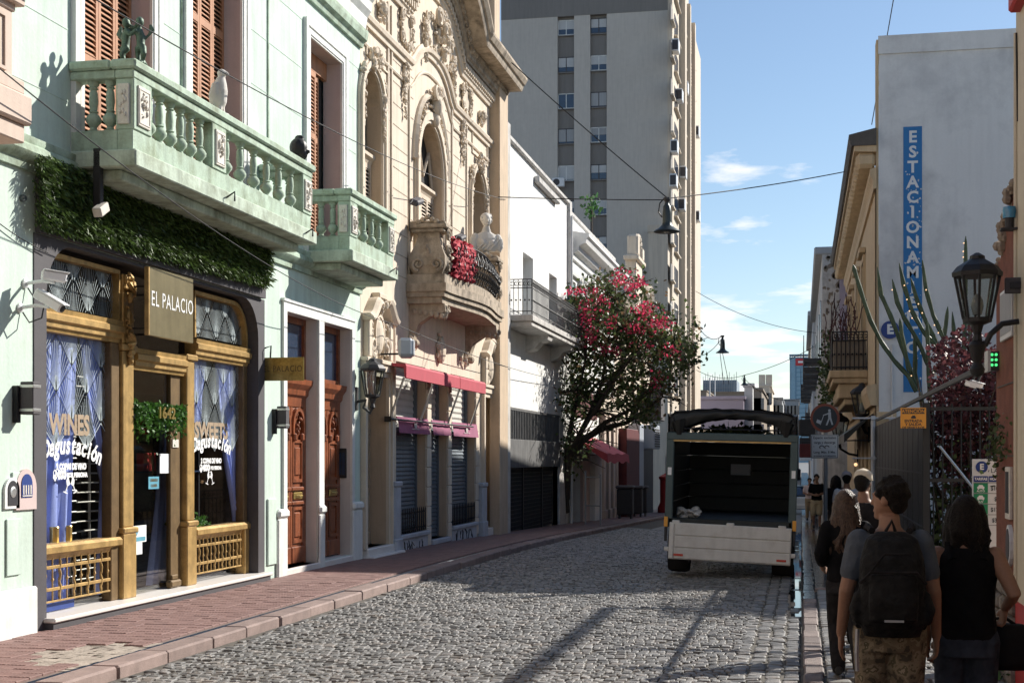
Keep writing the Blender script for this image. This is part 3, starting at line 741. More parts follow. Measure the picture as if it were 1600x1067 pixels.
house_door(d1); house_door(d2)
m_=MB(); m_.cbox(W-.36,W+.05,d1[0]-.02,d2[1]+.02,.12,.24,.012); m_.build('door_step','marble',gh)
m_=MB(); m_.cbox(W+.001,W+.03,19.5,19.83,.35,1.30,.008); m_.build('meter_door','mint',gh)
m_=MB(); m_.cbox(W+.001,W+.02,bY(8,W),bY(30,W),.75,1.30,.006); m_.cbox(W+.001,W+.02,bY(17,W),bY(33,W),1.55,1.75,.006); m_.build('meter_cover','mint',gh)
# ---- balconies ----
def balcony(y0,y1,n_end,groups,posts,zb=4.92,zt=6.02,xf=-6.8,wall_end=None):
    b=thing('balcony',None,None,(xf,y0,zb)); b.parent=gh; b.location=Vector((xf,y0,zb))-ORG[gh.name]
    m_=MB(); m_.cbox(W-.02,xf+.07,y0-.07,y1+.07,zb-.02,zb+.16,.015); m_.cbox(W-.02,xf-.16,y0+.06,y1-.06,zb-.13,zb-.02,.015); m_.build('slab','mint_dirty',b)
    zp=zb+.16; zq=zp+.22
    m_=MB(); m_.cbox(xf-.17,xf,y0,y1,zp,zq,.008); m_.cbox(W,xf-.17,y0,y0+.17,zp,zq,.008); m_.cbox(W,xf-.17,y1-.17,y1,zp,zq,.008); m_.build('plinth','mint_green',b)
    m_=MB(); R_=[(.0,zt-.20),(.17,zt-.20),(.18,zt-.12),(.22,zt-.10),(.22,zt-.02),(.18,zt),(.0,zt)]
    m_.cbox(xf-.19,xf+.02,y0-.02,y1+.02,zt-.19,zt-.10,.01); m_.cbox(xf-.23,xf+.06,y0-.06,y1+.06,zt-.10,zt-.0,.02)
    for yy in ((y0-.06,y0+.23),(y1-.23,y1+.06)): m_.cbox(W,xf-.23,yy[0],yy[1],zt-.10,zt,.02); m_.cbox(W,xf-.19,yy[0]+.04,yy[1]-.04,zt-.19,zt-.10,.01)
    m_.build('hand_rail','mint_green',b)
    for (a,c) in posts:
        m_=MB(); m_.cbox(xf-.19,xf+.015,a,c,zq,zt-.19,.008); m_.build('post','mint_green',b)
        p=MB(); ym=(a+c)/2; hw=min(.14,(c-a)/2-.04); p.cbox(xf+.015,xf+.035,ym-hw,ym+hw,zq+.05,zt-.25,.006); ring(p,(ym-hw+.03,ym+hw-.03,zq+.09,zt-.29),0,.012,xf+.03,xf+.042,True); leafy(p,xf+.03,ym,(zq+zt-.2)/2,hw*1.1,.34,16,.03,int(ym*50),.03); p.build('plaque','plaque_cream',b)
    # plaque on the near return
    p=MB(); p.cbox(xf-.16,xf-.03,y0-.03,y0-.0,zq+.05,zt-.25,.006); q2=random.Random(5)
    for i in range(10): p.ball((xf-.095+q2.uniform(-.03,.03),y0-.032,(zq+zt-.2)/2+q2.uniform(-.14,.14)),(.018,.016,.028),6,4)
    p.build('plaque','plaque_cream',b)
    h=zt-.19-zq; lm=MB(); lm.lathe(baluster_prof(h),n=12); lo=lm.build('baluster','mint_green',b,local=True,smooth=True); me=lo.data; bpy.data.objects.remove(lo)
    pts=[]
    for (a,c,n) in groups: pts+=[(xf-.09,a+(c-a)*(i+.5)/n) for i in range(n)]
    for yy in (y0+.09,y1-.09): pts+=[(W+.12+(.38)*(i+.5)/n_end,yy) for i in range(n_end)]
    for x,yy in pts: new_data(me,'baluster',None,b,(x,yy,zq))
    return b
yb0,yb1=13.87,19.40
pA=(yb0,yb0+.42); pB=(bY(330,-6.8)+.0,bY(330,-6.8)+.42); pC=(yb1-.36,yb1)
balcony(yb0,yb1,2,[(pA[1],pB[0],6),(pB[1],pC[0],6)],[pA,pB,pC])
c0,c1=21.18,23.60
balcony(c0,c1,2,[(c0+.36,c1-.36,4)],[(c0,c0+.36),(c1-.36,c1)])
m_=MB()
for yy,x in ((16.2,-6.73),(19.0,-6.73),(23.2,-6.73)): m_.tube([(x,yy,5.0),(x+.1,yy,5.06),(x+.1,yy,4.95)],.012,6)
m_.build('drain_spout','iron_soft',gh)
# ---- shop front ----
XS=W-.17
sf=thing('shop_front',None,None,(W,16,.15)); sf.parent=gh; sf.location=Vector((W,16,.15))-ORG[gh.name]
so_=(13.36,19.16,PL-.1,4.09,'round',.55)
m_=MB(); wall_holes(m_,W+.012,shop[0],shop[1],PL-.1,4.13,[so_]); reveal(m_,W+.012,so_,.30,1,False)
m_.quad((W+.012,shop[0],PL-.1),(W+.012,shop[0],4.13),(W,shop[0],4.13),(W,shop[0],PL-.1)); m_.quad((W+.012,shop[1],PL-.1),(W+.012,shop[1],4.13),(W,shop[1],4.13),(W,shop[1],PL-.1))
m_.build('surround','charcoal',sf)
yA0,yA1=13.37,bY(183,XS); yP0,yP1=bY(184,XS),bY(205,XS); yQ0,yQ1=bY(285,XS),bY(300,XS); yB1=19.15
m_=MB(); m_.cbox(W-.5,W+.14,13.30,19.40,.225,.27,.01); m_.build('sill','marble',sf)
m_=MB(); m_.box(W-.5,W+.11,13.32,19.38,.05,.225); m_.build('sill_base','charcoal',sf)
zs=.27
def pil(y0,y1,ztop,cap):
    m_=MB(); x=XS; m_.cbox(x-.10,x+.07,y0,y1,zs,1.02,.012); m_.cbox(x-.10,x+.09,y0-.02,y1+.02,1.02,1.09,.015); m_.cbox(x-.10,x+.05,y0+.03,y1-.03,1.09,3.12,.012); m_.cbox(x-.10,x+.08,y0-.02,y1+.02,3.12,3.2,.015)
    if cap:
        m_.cbox(x-.10,x+.05,y0+.03,y1-.03,3.2,ztop,.012); leafy(m_,x+.05,(y0+y1)/2,ztop-.14,.26,.28,26,.045,4,.08); leafy(m_,x+.05,(y0+y1)/2,ztop-.55,.12,.42,18,.035,9,.05); m_.ball((x+.06,(y0+y1)/2,ztop-.5),(.04,.06,.12),8,6)
        garland(m_,x+.05,(y0+y1)/2,ztop-1.0,ztop-.72,.07,3)
    m_.build('pilaster','bronze',sf)
pil(yP0,yP1,4.0,True); pil(yQ0,yQ1,3.2,False)
BP=[(-.1,-.13),(.02,-.13),(.03,-.09),(.055,-.08),(.055,-.03),(.09,-.01),(.09,.05),(.06,.07),(.07,.12),(-.1,.12)]
m_=MB(); sweep_y(m_,XS,BP,yA0,yP0+.0,z=3.33); sweep_y(m_,XS,BP,yQ1,yB1,z=3.30); m_.build('transom_beam','bronze',sf)
m_=MB(); sweep_y(m_,XS,BP,yP1,yQ0,z=3.05); m_.build('door_beam','bronze',sf)
# side posts, bottom rails
m_=MB(); m_.box(XS-.1,XS+.02,yA0-.02,yA0+.03,zs,3.2); m_.cbox(XS-.1,XS+.02,yP0-.20,yP0-.001,zs,3.2,.01); m_.cbox(XS-.1,XS+.02,yB1-.14,yB1,zs,3.2,.01); m_.build('frame_post','bronze_dark',sf)
SP=[(-.1,-.10),(.0,-.10),(.02,-.05),(.07,-.03),(.07,.03),(.04,.06),(-.1,.06)]
m_=MB(); sweep_y(m_,XS,SP,yA0,yP0-.02,z=.93); sweep_y(m_,XS,SP,yQ1+.02,yB1,z=.93); m_.cbox(XS-.1,XS+.05,yB1-.16,yB1,zs,.92,.01); m_.build('window_ledge','bronze',sf)
# arched transom frames
def tr_frame(y0,y1,z0,z1,left):
    m_=MB(); r=.5; N=8; out=[]
    if left: out=[(y0,z0)]+[(y0+r-r*math.cos(math.pi/2*i/N),z1-r+r*math.sin(math.pi/2*i/N)) for i in range(N+1)]+[(y1,z1),(y1,z0)]
    else: out=[(y0,z0),(y0,z1)]+[(y1-r+r*math.sin(math.pi/2*i/N),z1-r+r*math.cos(math.pi/2*i/N)) for i in range(N+1)]+[(y1,z0)]
    sweep_path(m_,XS,out,[(-.06,-.05),(.04,-.05),(.04,0),(-.06,0)]); m_.build('transom_frame','bronze',sf)
    g_=MB(); g_.add([(XS-.04,a,b) for a,b in out],[tuple(range(len(out)))]); g_.build('pane','glass_shop',sf,fixn=False)
    return out
oA=tr_frame(yA0+.03,yP0-.02,3.46,4.03,True); oB=tr_frame(yQ1+.0,yB1-.02,3.44,4.04,False)
g_=MB(); g_.quad((XS-.06,yA0,zs),(XS-.06,yP0-.18,zs),(XS-.06,yP0-.18,3.2),(XS-.06,yA0,3.2)); g_.build('pane','glass_shop',sf,fixn=False)
g_=MB(); g_.quad((XS-.06,yQ1,zs),(XS-.06,yB1-.1,zs),(XS-.06,yB1-.1,3.2),(XS-.06,yQ1,3.2)); g_.build('pane','glass_shop',sf,fixn=False)
g_=MB(); g_.quad((XS-.05,yP1,3.17),(XS-.05,yQ0,3.17),(XS-.05,yQ0,4.06),(XS-.05,yP1,4.06)); g_.build('pane','glass_door',sf,fixn=False)
xd=XS-.05; g_=MB(); g_.box(xd-.012,xd,yP1+.01,yQ0-.30,zs+.03,2.92); g_.build('door_pane','glass_door',sf)
m_=MB(); m_.box(xd-.03,xd+.03,yQ0-.30,yQ0-.02,zs,2.92); m_.build('door_stile','bronze_dark',sf)
m_=MB(); m_.cbox(xd,xd+.09,yQ0-.40,yQ0-.1,zs+.01,zs+.10,.02); m_.cbox(xd+.02,xd+.05,yQ0-.3,yQ0-.12,zs+.1,zs+.16,.01); m_.build('door_closer','bronze_dark',sf)
m_=MB(); m_.box(xd+.03,xd+.045,yQ0-.27,yQ0-.10,2.02,2.12); m_.build('name_plate','plaque_cream',sf)
# fan lattice decals on the glass: diamonds of fine rays
def fans(y0,y1,z0,z1,x,wd,hh,zref,yref,clip=None,rowcut=None):
    mb=MB()
    def seg(a,b,t):
        # clip to the pane rectangle
        (ya,za),(yb,zb)=a,b; t0,t1=0,1
        for p,qv in ((-(yb-ya),ya-y0),(yb-ya,y1-ya),(-(zb-za),za-z0),(zb-za,z1-za)):
            if abs(p)<1e-9:
                if qv<0: return
            else:
                r_=qv/p
                if p<0: t0=max(t0,r_)
                else: t1=min(t1,r_)
        if t0>=t1: return
        A=(ya+(yb-ya)*t0,za+(zb-za)*t0); B=(ya+(yb-ya)*t1,za+(zb-za)*t1)
        if clip and not clip((A[0]+B[0])/2,(A[1]+B[1])/2): 
            # shorten towards the lower tip
            for k in range(8):
                B=((A[0]+B[0])/2 if False else A[0]+(B[0]-A[0])*.85,A[1]+(B[1]-A[1])*.85)
                if clip(*B): break
            else: return
        d=Vector((B[0]-A[0],B[1]-A[1])); 
        if d.length<1e-4: return
        n=Vector((-d.y,d.x)).normalized()*t/2
        mb.quad((x,A[0]-n.x,A[1]-n.y),(x,B[0]-n.x,B[1]-n.y),(x,B[0]+n.x,B[1]+n.y),(x,A[0]+n.x,A[1]+n.y))
    for rr in range(-1,12):
        for cc in range(-2,9):
            zt=zref+rr*hh/2; yc=yref+(cc+(rr%2)*.5)*wd
            if yc<y0-wd or yc>y1+wd or zt>z1+.1 or zt+hh<z0: continue
            if rr<0: continue
            tip=(yc,zt)
            for k in range(-8,9):
                a=k/8; ye=yc+a*wd/2; ze=zt+hh-abs(a)*hh/2
                seg(tip,(ye,ze),.010 if abs(k)==8 else .0055)
            for a in (-.5,.5): seg((yc+a*wd,zt+hh/2),(yc,zt+hh),.009)
            for k in range(-3,4): seg(tip,(yc+k*.010,zt+hh*.30),.007)
    return mb
fans(yA0+.03,yP0-.2,zs,3.19,XS-.055,.66,.60,1.98,13.98).build('fan_decal','fan_white',sf,kind='stuff',fixn=False)
fans(yQ1+.02,yB1-.1,zs,3.19,XS-.055,.60,.60,1.98,16.98).build('fan_decal','fan_white',sf,kind='stuff',fixn=False)
def inpoly(poly):
    def f(y,z):
        c=False
        for i in range(len(poly)):
            (a,b),(d,e)=poly[i],poly[i-1]
            if (b>z)!=(e>z) and y<(d-a)*(z-b)/(e-b+1e-12)+a: c=not c
        return c
    return f
fans(yA0+.05,yP0-.05,3.48,3.98,XS-.034,.66,.60,3.18+.0,13.65,inpoly(oA)).build('fan_decal','fan_white',sf,kind='stuff',fixn=False)
fans(yQ1+.03,yB1-.05,3.47,3.98,XS-.034,.60,.60,3.18,16.68,inpoly(oB)).build('fan_decal','fan_white',sf,kind='stuff',fixn=False)
# railings of twisted bars under the two shop windows
def twist(x,y,z0,z1):
    m_=MB(); n=18; pts=[];rs=[]
    for i in range(n+1):
        t=i/n; z=z0+(z1-z0)*t; a=t*math.pi*7; mid=.1<t<.9
        pts.append((x+(.006*math.cos(a) if mid else 0),y+(.006*math.sin(a) if mid else 0),z)); rs.append(.012+(.006*abs(math.sin(a*1.0)) if mid else 0))
    m_.tube(pts,rs,6); return m_
def rail(y0,y1,n,z0,z1):
    x=XS-.0
    m_=MB(); m_.cbox(x-.012,x+.012,y0,y1,z1-.12,z1-.085,.004); m_.cbox(x-.012,x+.012,y0,y1,z0+.12,z0+.155,.004); m_.cbox(x-.01,x+.01,y0,y1,z1,z1+.02,.003); m_.cbox(x-.01,x+.01,y0,y1,z0,z0+.02,.003); m_.build('rail','bronze',sf)
    a=twist(0,0,0,z1-z0).build('bar','bronze',sf,local=True); b=MB().tube([(0,0,0),(0,0,(z1-z0)*.45),(0,0,(z1-z0)*.5),(0,0,(z1-z0)*.55),(0,0,z1-z0)],[.009,.009,.018,.009,.009],6).build('bar','bronze',sf,local=True)
    da,db=a.data,b.data; bpy.data.objects.remove(a); bpy.data.objects.remove(b)
    for i in range(n): new_data(da if i%2 else db,'bar',None,sf,(x,y0+(y1-y0)*(i+.5)/n,z0))
rail(yA0+.05,yP0-.02,12,.38,.85); rail(yQ1+.03,yB1-.15,13,.38,.85)
# room behind the glass
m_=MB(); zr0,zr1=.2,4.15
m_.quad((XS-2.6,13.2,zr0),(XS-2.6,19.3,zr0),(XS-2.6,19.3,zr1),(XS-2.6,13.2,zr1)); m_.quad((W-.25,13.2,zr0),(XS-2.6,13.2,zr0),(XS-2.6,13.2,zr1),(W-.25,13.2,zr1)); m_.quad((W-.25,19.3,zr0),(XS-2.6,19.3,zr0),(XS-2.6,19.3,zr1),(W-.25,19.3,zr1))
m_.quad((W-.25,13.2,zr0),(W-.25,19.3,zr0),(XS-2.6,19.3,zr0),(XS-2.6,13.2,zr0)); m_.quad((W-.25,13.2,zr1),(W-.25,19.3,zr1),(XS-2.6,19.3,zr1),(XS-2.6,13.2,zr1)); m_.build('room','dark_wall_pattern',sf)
# lettering on the window glass
def letters(parent,txt,y,z,size,m,x=None,**k):
    mb=MB(); text_mesh(txt,size,frame_yz(XS-.050 if x is None else x,y,z),mb,**k); return mb.build('lettering',m,parent,fixn=False)
def lp(u,v): p=bp(u,v,x=XS-.05); return p.y,p.z
def letters_px(txt,u0,u1,v,size,m,**k):
    """lettering fitted between two points of the pane"""
    ya,yb=lp(u0,v)[0],lp(u1,v)[0]; z=lp((u0+u1)/2,v)[1]; mb=MB(); text_mesh(txt,size,Matrix.Identity(4),mb,**k); xs=[p[0] for p in mb.v]; wd=max(xs)-min(xs); c=(max(xs)+min(xs))/2; f=(yb-ya)/wd
    mb.v=[(XS-.050,(ya+yb)/2+(p[0]-c)*f,z+p[1]) for p in mb.v]; return mb.build('lettering',m,sf,fixn=False)
letters_px('WINES',76,140,665,.30,'letter_bronze',bold=.012)
def arc_text(txt,u0,u1,v,rise,size,tilt=0):
    y0=lp(u0,v)[0]; y1=lp(u1,v)[0]; z=lp((u0+u1)/2,v)[1]; n=len(txt); mb=MB(); st=(y1-y0)/n
    for i,ch in enumerate(txt):
        t=(i+.5)/n; yy=y0+(y1-y0)*t; zz=z+rise*(1-(2*t-1)**2)+tilt*(t-.5); ang=-(2*t-1)*math.atan(4*rise/(y1-y0))*.8+math.atan(tilt/(y1-y0))
        text_mesh(ch,size,frame_yz(XS-.049,yy,zz)@Matrix.Rotation(ang,4,'Z'),mb,bold=.009,shear=.25,sx=min(1.3,st/(size*.50)))
    mb.build('lettering','paint_white',sf,fixn=False)
arc_text('Degustación',66,158,711,.10,.27,-.07)
letters_px('2 COPAS DE VINO',88,135,729,.088,'paint_white',bold=.007); letters_px('$400',83,104,742,.125,'paint_white',bold=.010); letters_px('POR PERSONA',105,137,742,.066,'paint_white',bold=.005)
letters_px('SWEETS',304,356,674,.29,'letter_bronze',bold=.012)
arc_text('Degustación',301,360,700,.09,.25,-.03)
letters_px('2 COPAS DE VINO',314,346,720,.088,'paint_white',bold=.006); letters_px('$400',312,328,731,.115,'paint_white',bold=.008); letters_px('POR PERSONA',329,346,731,.066,'paint_white',bold=.004)
def glasses(yc,zc,s):
    mb=MB(); x=XS-.049
    for sg in (-1,1):
        Rm=Matrix.Rotation(sg*.38,2)
        for poly in ([(-.05,.16),(.05,.16),(.06,.07),(.02,.0),(-.02,.0),(-.06,.07)],[(-.008,0),(.008,0),(.008,-.12),(-.008,-.12)],[(-.05,-.12),(.05,-.12),(.05,-.14),(-.05,-.14)]):
            pp=[Rm@Vector((a*s,b*s)) for a,b in poly]; mb.add([(x,yc+sg*.10*s+p.x*1.5,zc+p.y) for p in pp],[tuple(range(len(pp)))])
    mb.build('glasses_decal','paint_white',sf,fixn=False)
a_,b_=lp(110,758); glasses(a_,b_,.62); a_,b_=lp(328,747); glasses(a_,b_,.58)
# ================= things on and in the green house =================
def curtain(name,label,x,ytop0,ytop1,ztop,tie,zbot,ybot0,ybot1,m='curtain_blue',folds=5,amp=.036,tiew=.10):
    """hanging cloth with folds; tie=(y,z) where it is gathered, or None"""
    nu,nv=folds*8,26; vs=[];fs=[]
    for j in range(nv+1):
        t=j/nv; z=ztop+(zbot-ztop)*t
        if tie:
            tt=(ztop-tie[1])/(ztop-zbot)
            if t<tt: k=(t/tt)**1.6; a=ytop0+(tie[0]-tiew-ytop0)*k; b=ytop1+(tie[0]+tiew-ytop1)*k
            else: k=((t-tt)/(1-tt))**.6; a=tie[0]-tiew+(ybot0-tie[0]+tiew)*k; b=tie[0]+tiew+(ybot1-tie[0]-tiew)*k
        else: a=ytop0+(ybot0-ytop0)*t; b=ytop1+(ybot1-ytop1)*t
        for i in range(nu+1):
            s=i/nu; ph=s*folds*2*math.pi; vs.append((x+amp*math.sin(ph+.4*math.sin(t*3))+.012*math.sin(ph*2.3+t*5),a+(b-a)*s,z))
    for j in range(nv):
        for i in range(nu): fs.append((j*(nu+1)+i,j*(nu+1)+i+1,(j+1)*(nu+1)+i+1,(j+1)*(nu+1)+i))
    mb=MB(); mb.add(vs,fs); mb.add([(p[0]-.012,p[1],p[2]) for p in vs],fs)
    return mb.build(name,m,smooth='all',label=label,cat='curtain',group='blue curtains in the shop',fixn=False)
xc=XS-.13
cy=lambda u: bY(u,xc)
curtain('curtain','blue curtain hanging straight at the left edge of the wines window',xc,13.40,cy(122),3.35,None,.35,13.40,cy(104))
curtain('curtain','blue curtain tied back beside the left gilded pilaster in the wines window',xc,cy(124),cy(182),3.35,(cy(168),bp(168,757,x=xc).z),.35,cy(150),cy(182))
curtain('curtain','dark blue curtain sweeping down behind the glass shop door',xc-.10,bY(262,xc-.1),bY(275,xc-.1),3.0,None,.32,bY(230,xc-.1),bY(276,xc-.1),folds=4)
curtain('curtain','blue curtain gathered low at the right edge of the sweets window',xc,cy(336),cy(381),3.3,(cy(370),bp(369,805,x=xc).z),1.0,cy(366),cy(378),folds=6,tiew=.09)
curtain('curtain','short blue curtain edge at the left of the sweets window behind the fan pattern',xc,cy(296),cy(322),3.3,None,2.35,cy(296),cy(312),folds=4)
def wire_rack(y0,y1,z0,z1,x,n,label):
    t=thing('wire_wine_rack',label,'wine rack',(x,(y0+y1)/2,z0),group='steel wine racks')
    m_=MB(); ym=y0+(y1-y0)*.62; m_.tube([(x,ym,z0),(x,ym,z1)],.016,6); m_.tube([(x-.25,ym,z0),(x-.25,ym,z1)],.016,6); m_.build('upright','steel_wire',t)
    for i in range(n):
        z=z0+(z1-z0)*(i+.5)/n; MB().tube([(x+.01,y0,z),(x+.01,y1,z)],.010,5).build('rung','steel_wire',t)
wire_rack(14.05,14.75,.4,2.3,xc-.12,16,'steel ladder rack of wine rungs behind the wines lettering')
wire_rack(15.55,16.1,.4,2.9,xc-.55,22,'tall steel ladder rack seen through the glass door')
# leaf sign 1642 in the door
t=thing('leafy_number_sign','box of artificial green leaves with the street number hung on the shop door','sign',(XS,16.0,2.1))
q=random.Random(11); m_=MB()
ga,gb=bY(203,XS),bY(281,XS); gz_=bp(242,650,x=XS).z
for i in range(1700):
    c=(XS+.02+q.uniform(0,.08),q.uniform(ga,gb),gz_+.15-abs(q.gauss(0,.15)))
    leaf_quads(m_,c,.05,q,1,.8)
m_.build('foliage','hedge_leaf_bright',t,fixn=False); m_=MB(); m_.box(XS-.03,XS+.03,ga+.03,gb-.03,gz_-.04,gz_+.13); m_.build('planter','charcoal',t)
m_=MB(); text_mesh('1642',.19,frame_yz(XS+.14,(ga+gb)/2,gz_+.03),m_,bold=.004,depth=.008,sx=1.3); m_.build('number','gold',t)
# notices on the door
def paper(name,label,x,y,z,w,h,m='paper',txt=None,tm='deep_blue',rot=0,cat='notice'):
    t=thing(name,label,cat,(x,y,z)); m_=MB(); m_.cbox(x-.003,x+.003,y-w/2,y+w/2,z-h/2,z+h/2,.001); m_.build('sheet',m,t)
    if txt:
        m_=MB()
        for i,(s,sz,dz) in enumerate(txt): text_mesh(s,sz,frame_yz(x+.006,y,z+dz),m_,bold=.002)
        m_.build('print',tm,t,fixn=False)
    return t
xg=xd+.006
def pp_(u,v): p=bp(u,v,x=xg); return p.y,p.z
y_,z_=pp_(257,724); paper('paper_notice','blank white sheet taped high on the shop door',xg,y_,z_,.27,.24)
y_,z_=pp_(240,754); paper('open_closed_sign','small teal open or closed card below the white sheet',xg,y_,z_,.29,.15,'paper_teal',[('CERRADO',.045,.03),('CLOSED',.045,-.035)],'letter_dark')
y_,z_=pp_(216,834); t=paper('paper_notice','white notice with a blue map pin low on the shop door',xg,y_,z_,.42,.20)
m_=MB(); m_.box(xg+.003,xg+.006,y_-.18,y_+.18,z_-.085,z_-.035); m_.prism([(y_-.05,z_-.02),(y_-.10,z_+.03),(y_-.08,z_+.08),(y_-.02,z_+.08),(y_,z_+.03)],xg+.003,xg+.006); m_.build('print','paper_teal',t)
y_,z_=pp_(214,857); paper('paper_notice','plain white sheet under the map pin notice on the shop door',xg,y_,z_,.27,.14)
t=paper('till_sticker','small white sticker at the foot of the wines window',XS-.05,13.9,.33,.9,.10,'deep_blue',None); 
# display cans and goods
for i,(y,l) in enumerate(((13.72,'silver tin cup at the left end of the wines window ledge'),(14.02,'gold tin cup in the middle of the wines window ledge'),(14.3,'gold tin cup nearest the tied curtain on the wines window ledge'))):
    MB().lathe([(.045,0),(.05,.01),(.05,.15),(.055,.16),(.05,.17),(.02,.17)],(XS-.10,y,.99),14).build('tin_cup','gold' if i else 'steel_wire',smooth=True,label=l,cat='cup',group='tin cups on the window ledge')
t=thing('glass_shelf_unit','dark display shelves of goods in the sweets window','shelf',(XS-.6,17.4,1.0)); m_=MB()
for z in (1.06,1.72,2.3): m_.box(XS-.85,XS-.3,16.9,18.35,z-.02,z)
m_.build('shelf_board','pane_dark',t); m_=MB(); m_.box(XS-.36,XS-.34,18.3,18.34,.9,2.4); m_.box(XS-.36,XS-.34,16.9,16.94,.9,2.4); m_.build('upright','iron',t)
MB().lathe([(.07,0),(.075,.02),(.075,.24),(.07,.27),(.0,.27)],(XS-.42,17.48,1.72),14).build('tea_tin','toy_green',smooth=True,label='dark green round tin on the shelf in the sweets window',cat='tin')
t=thing('nutcracker_figure','red and white striped toy soldier standing in the sweets window','figurine',(XS-.4,17.86,1.06)); m_=MB(); m_.lathe([(.06,0),(.075,.1),(.05,.2),(.07,.3),(.03,.38)],(XS-.4,17.86,1.06),12); m_.build('body','toy_red',t,smooth=True); m_=MB(); m_.ball((XS-.4,17.86,1.49),.06,10,8); m_.box(XS-.46,XS-.33,17.80,17.92,1.2,1.24); m_.box(XS-.46,XS-.33,17.80,17.92,1.32,1.35); m_.build('trim','paint_white',t); MB().lathe([(.06,0),(.065,.1),(.0,.12)],(XS-.4,17.86,1.52),10).build('hat','toy_red',t)
m_=MB(); q=random.Random(21)
for i in range(420): leaf_quads(m_,(XS-.15+q.uniform(-.06,.1),q.uniform(16.95,18.0),1.0+abs(q.gauss(0,.05))),.07,q,1)
m_.build('green_garland','hedge_leaf_bright',label='green leafy garland along the ledge of the sweets window',cat='garland',fixn=False)
for i,y in enumerate((17.12,17.5)):
    MB().cbox(-.05,.05,-.09,.09,-.012,.012,.004,Matrix.Translation((XS-.1,y,1.1))@Matrix.Rotation(.7,4,'Y')@Matrix.Rotation(.3,4,'Z')).build('chocolate_box','paint_white',label=['small white box tilted on the garland nearer the shop door','small white box tilted on the garland nearer the toy soldier'][i],cat='box',group='white boxes on the garland')
for i,(y,z,m) in enumerate(((17.05,1.85,'toy_red'),(17.25,1.85,'toy_red'),(17.1,2.32,'toy_red'))):
    MB().cbox(XS-.6,XS-.5,y-.08,y+.08,z-.13,z+.1,.006).build('gift_box',m,label=['red gift box on the middle shelf nearest the door post','red gift box on the middle shelf beside the green tin','red gift box alone on the top shelf of the sweets window'][i],cat='box',group='red boxes in the sweets window')
# hedge panel above the shop
t=thing('green_wall_panel','long panel of green fern leaves above the wine shop front','green wall',(W,16.4,4.1))
m_=MB(); m_.box(W+.013,W+.07,13.14,19.30,4.14,4.86); m_.build('backing','charcoal',t)
q=random.Random(5); m_=MB()
for i in range(24000):
    y=q.uniform(12.98,19.22); f=(y-12.98)/6.24; z=q.uniform(4.18+.12*f,4.90); edge=min(1,(z-(4.18+.12*f))/.1)
    c=Vector((W+.07+q.uniform(0,.13)*(.5+.5*edge),y,z)); d=Vector((q.uniform(.2,1),q.gauss(0,.6),-q.uniform(.1,1.1))).normalized(); s=q.uniform(.05,.115); u=d.cross(Vector((q.gauss(0,1),q.gauss(0,1),q.gauss(0,1)))).normalized()*s*.11
    m_.add([c-u*.5,c+d*s*.5-u,c+d*s,c+d*s*.5+u],[(0,1,2,3)])
m_.build('fern_leaves','hedge_leaf',t,fixn=False,kind='stuff')
# EL PALACIO board and brass blade sign
xs=W+.22; by0,by1=bY(233,xs),bY(302,xs); bz1=bp(235,417,x=xs).z; bz0=bp(235,524,x=xs).z
t=thing('shop_sign','square bronze coloured board with white shop name hung over the shop door','sign',(xs,(by0+by1)/2,bz0))
m_=MB(); m_.cbox(xs-.045,xs,by0+.012,by1,bz0,bz1,.004); m_.build('board','brass_plate',t); m_=MB(); m_.cbox(xs-.05,xs+.004,by0-.02,by0+.012,bz0,bz1,.004); m_.build('edge_strip','bronze',t)
m_=MB(); text_mesh('EL PALACIO',.245,frame_yz(xs+.004,(by0+by1)/2+.02,(bz0+bz1)/2+.03),m_,bold=.001,sx=.80,spacing=1.12); m_.build('lettering','letter_silver',t,fixn=False)
m_=MB()
for y in (by0+.2,by1-.2): m_.tube([(XS,y,bz1-.2),(xs-.03,y,bz1-.2)],.012,6); m_.tube([(XS,y,bz0+.1),(xs-.03,y,bz0+.1)],.012,6)
m_.build('fixing_rod','iron',t)
by=19.42; c0=bp(410,577,y=by); c1=bp(475,577,y=by); zc_=c0.z; hh=.165
t=thing('shop_sign','narrow polished brass blade sign projecting from the wall before the doors','sign',(c0.x,by,zc_))
m_=MB(); m_.cbox(c0.x,c1.x,by-.012,by+.012,zc_-hh,zc_+hh,.003); m_.build('plate','brass_blade',t)
m_=MB(); text_mesh('EL PALACIO',.125,frame_xz((c0.x+c1.x)/2,by-.015,zc_),m_,sx=.80,spacing=1.1); m_.build('lettering','letter_dark',t,fixn=False); m_=MB(); m_.tube([(W,by,zc_+.3),(W+.1,by,zc_+.33),(c0.x+.12,by,zc_+hh)],.012,6); m_.tube([(W,by,zc_-.05),(c0.x,by,zc_-.05)],.012,6); m_.build('bracket','iron',t)
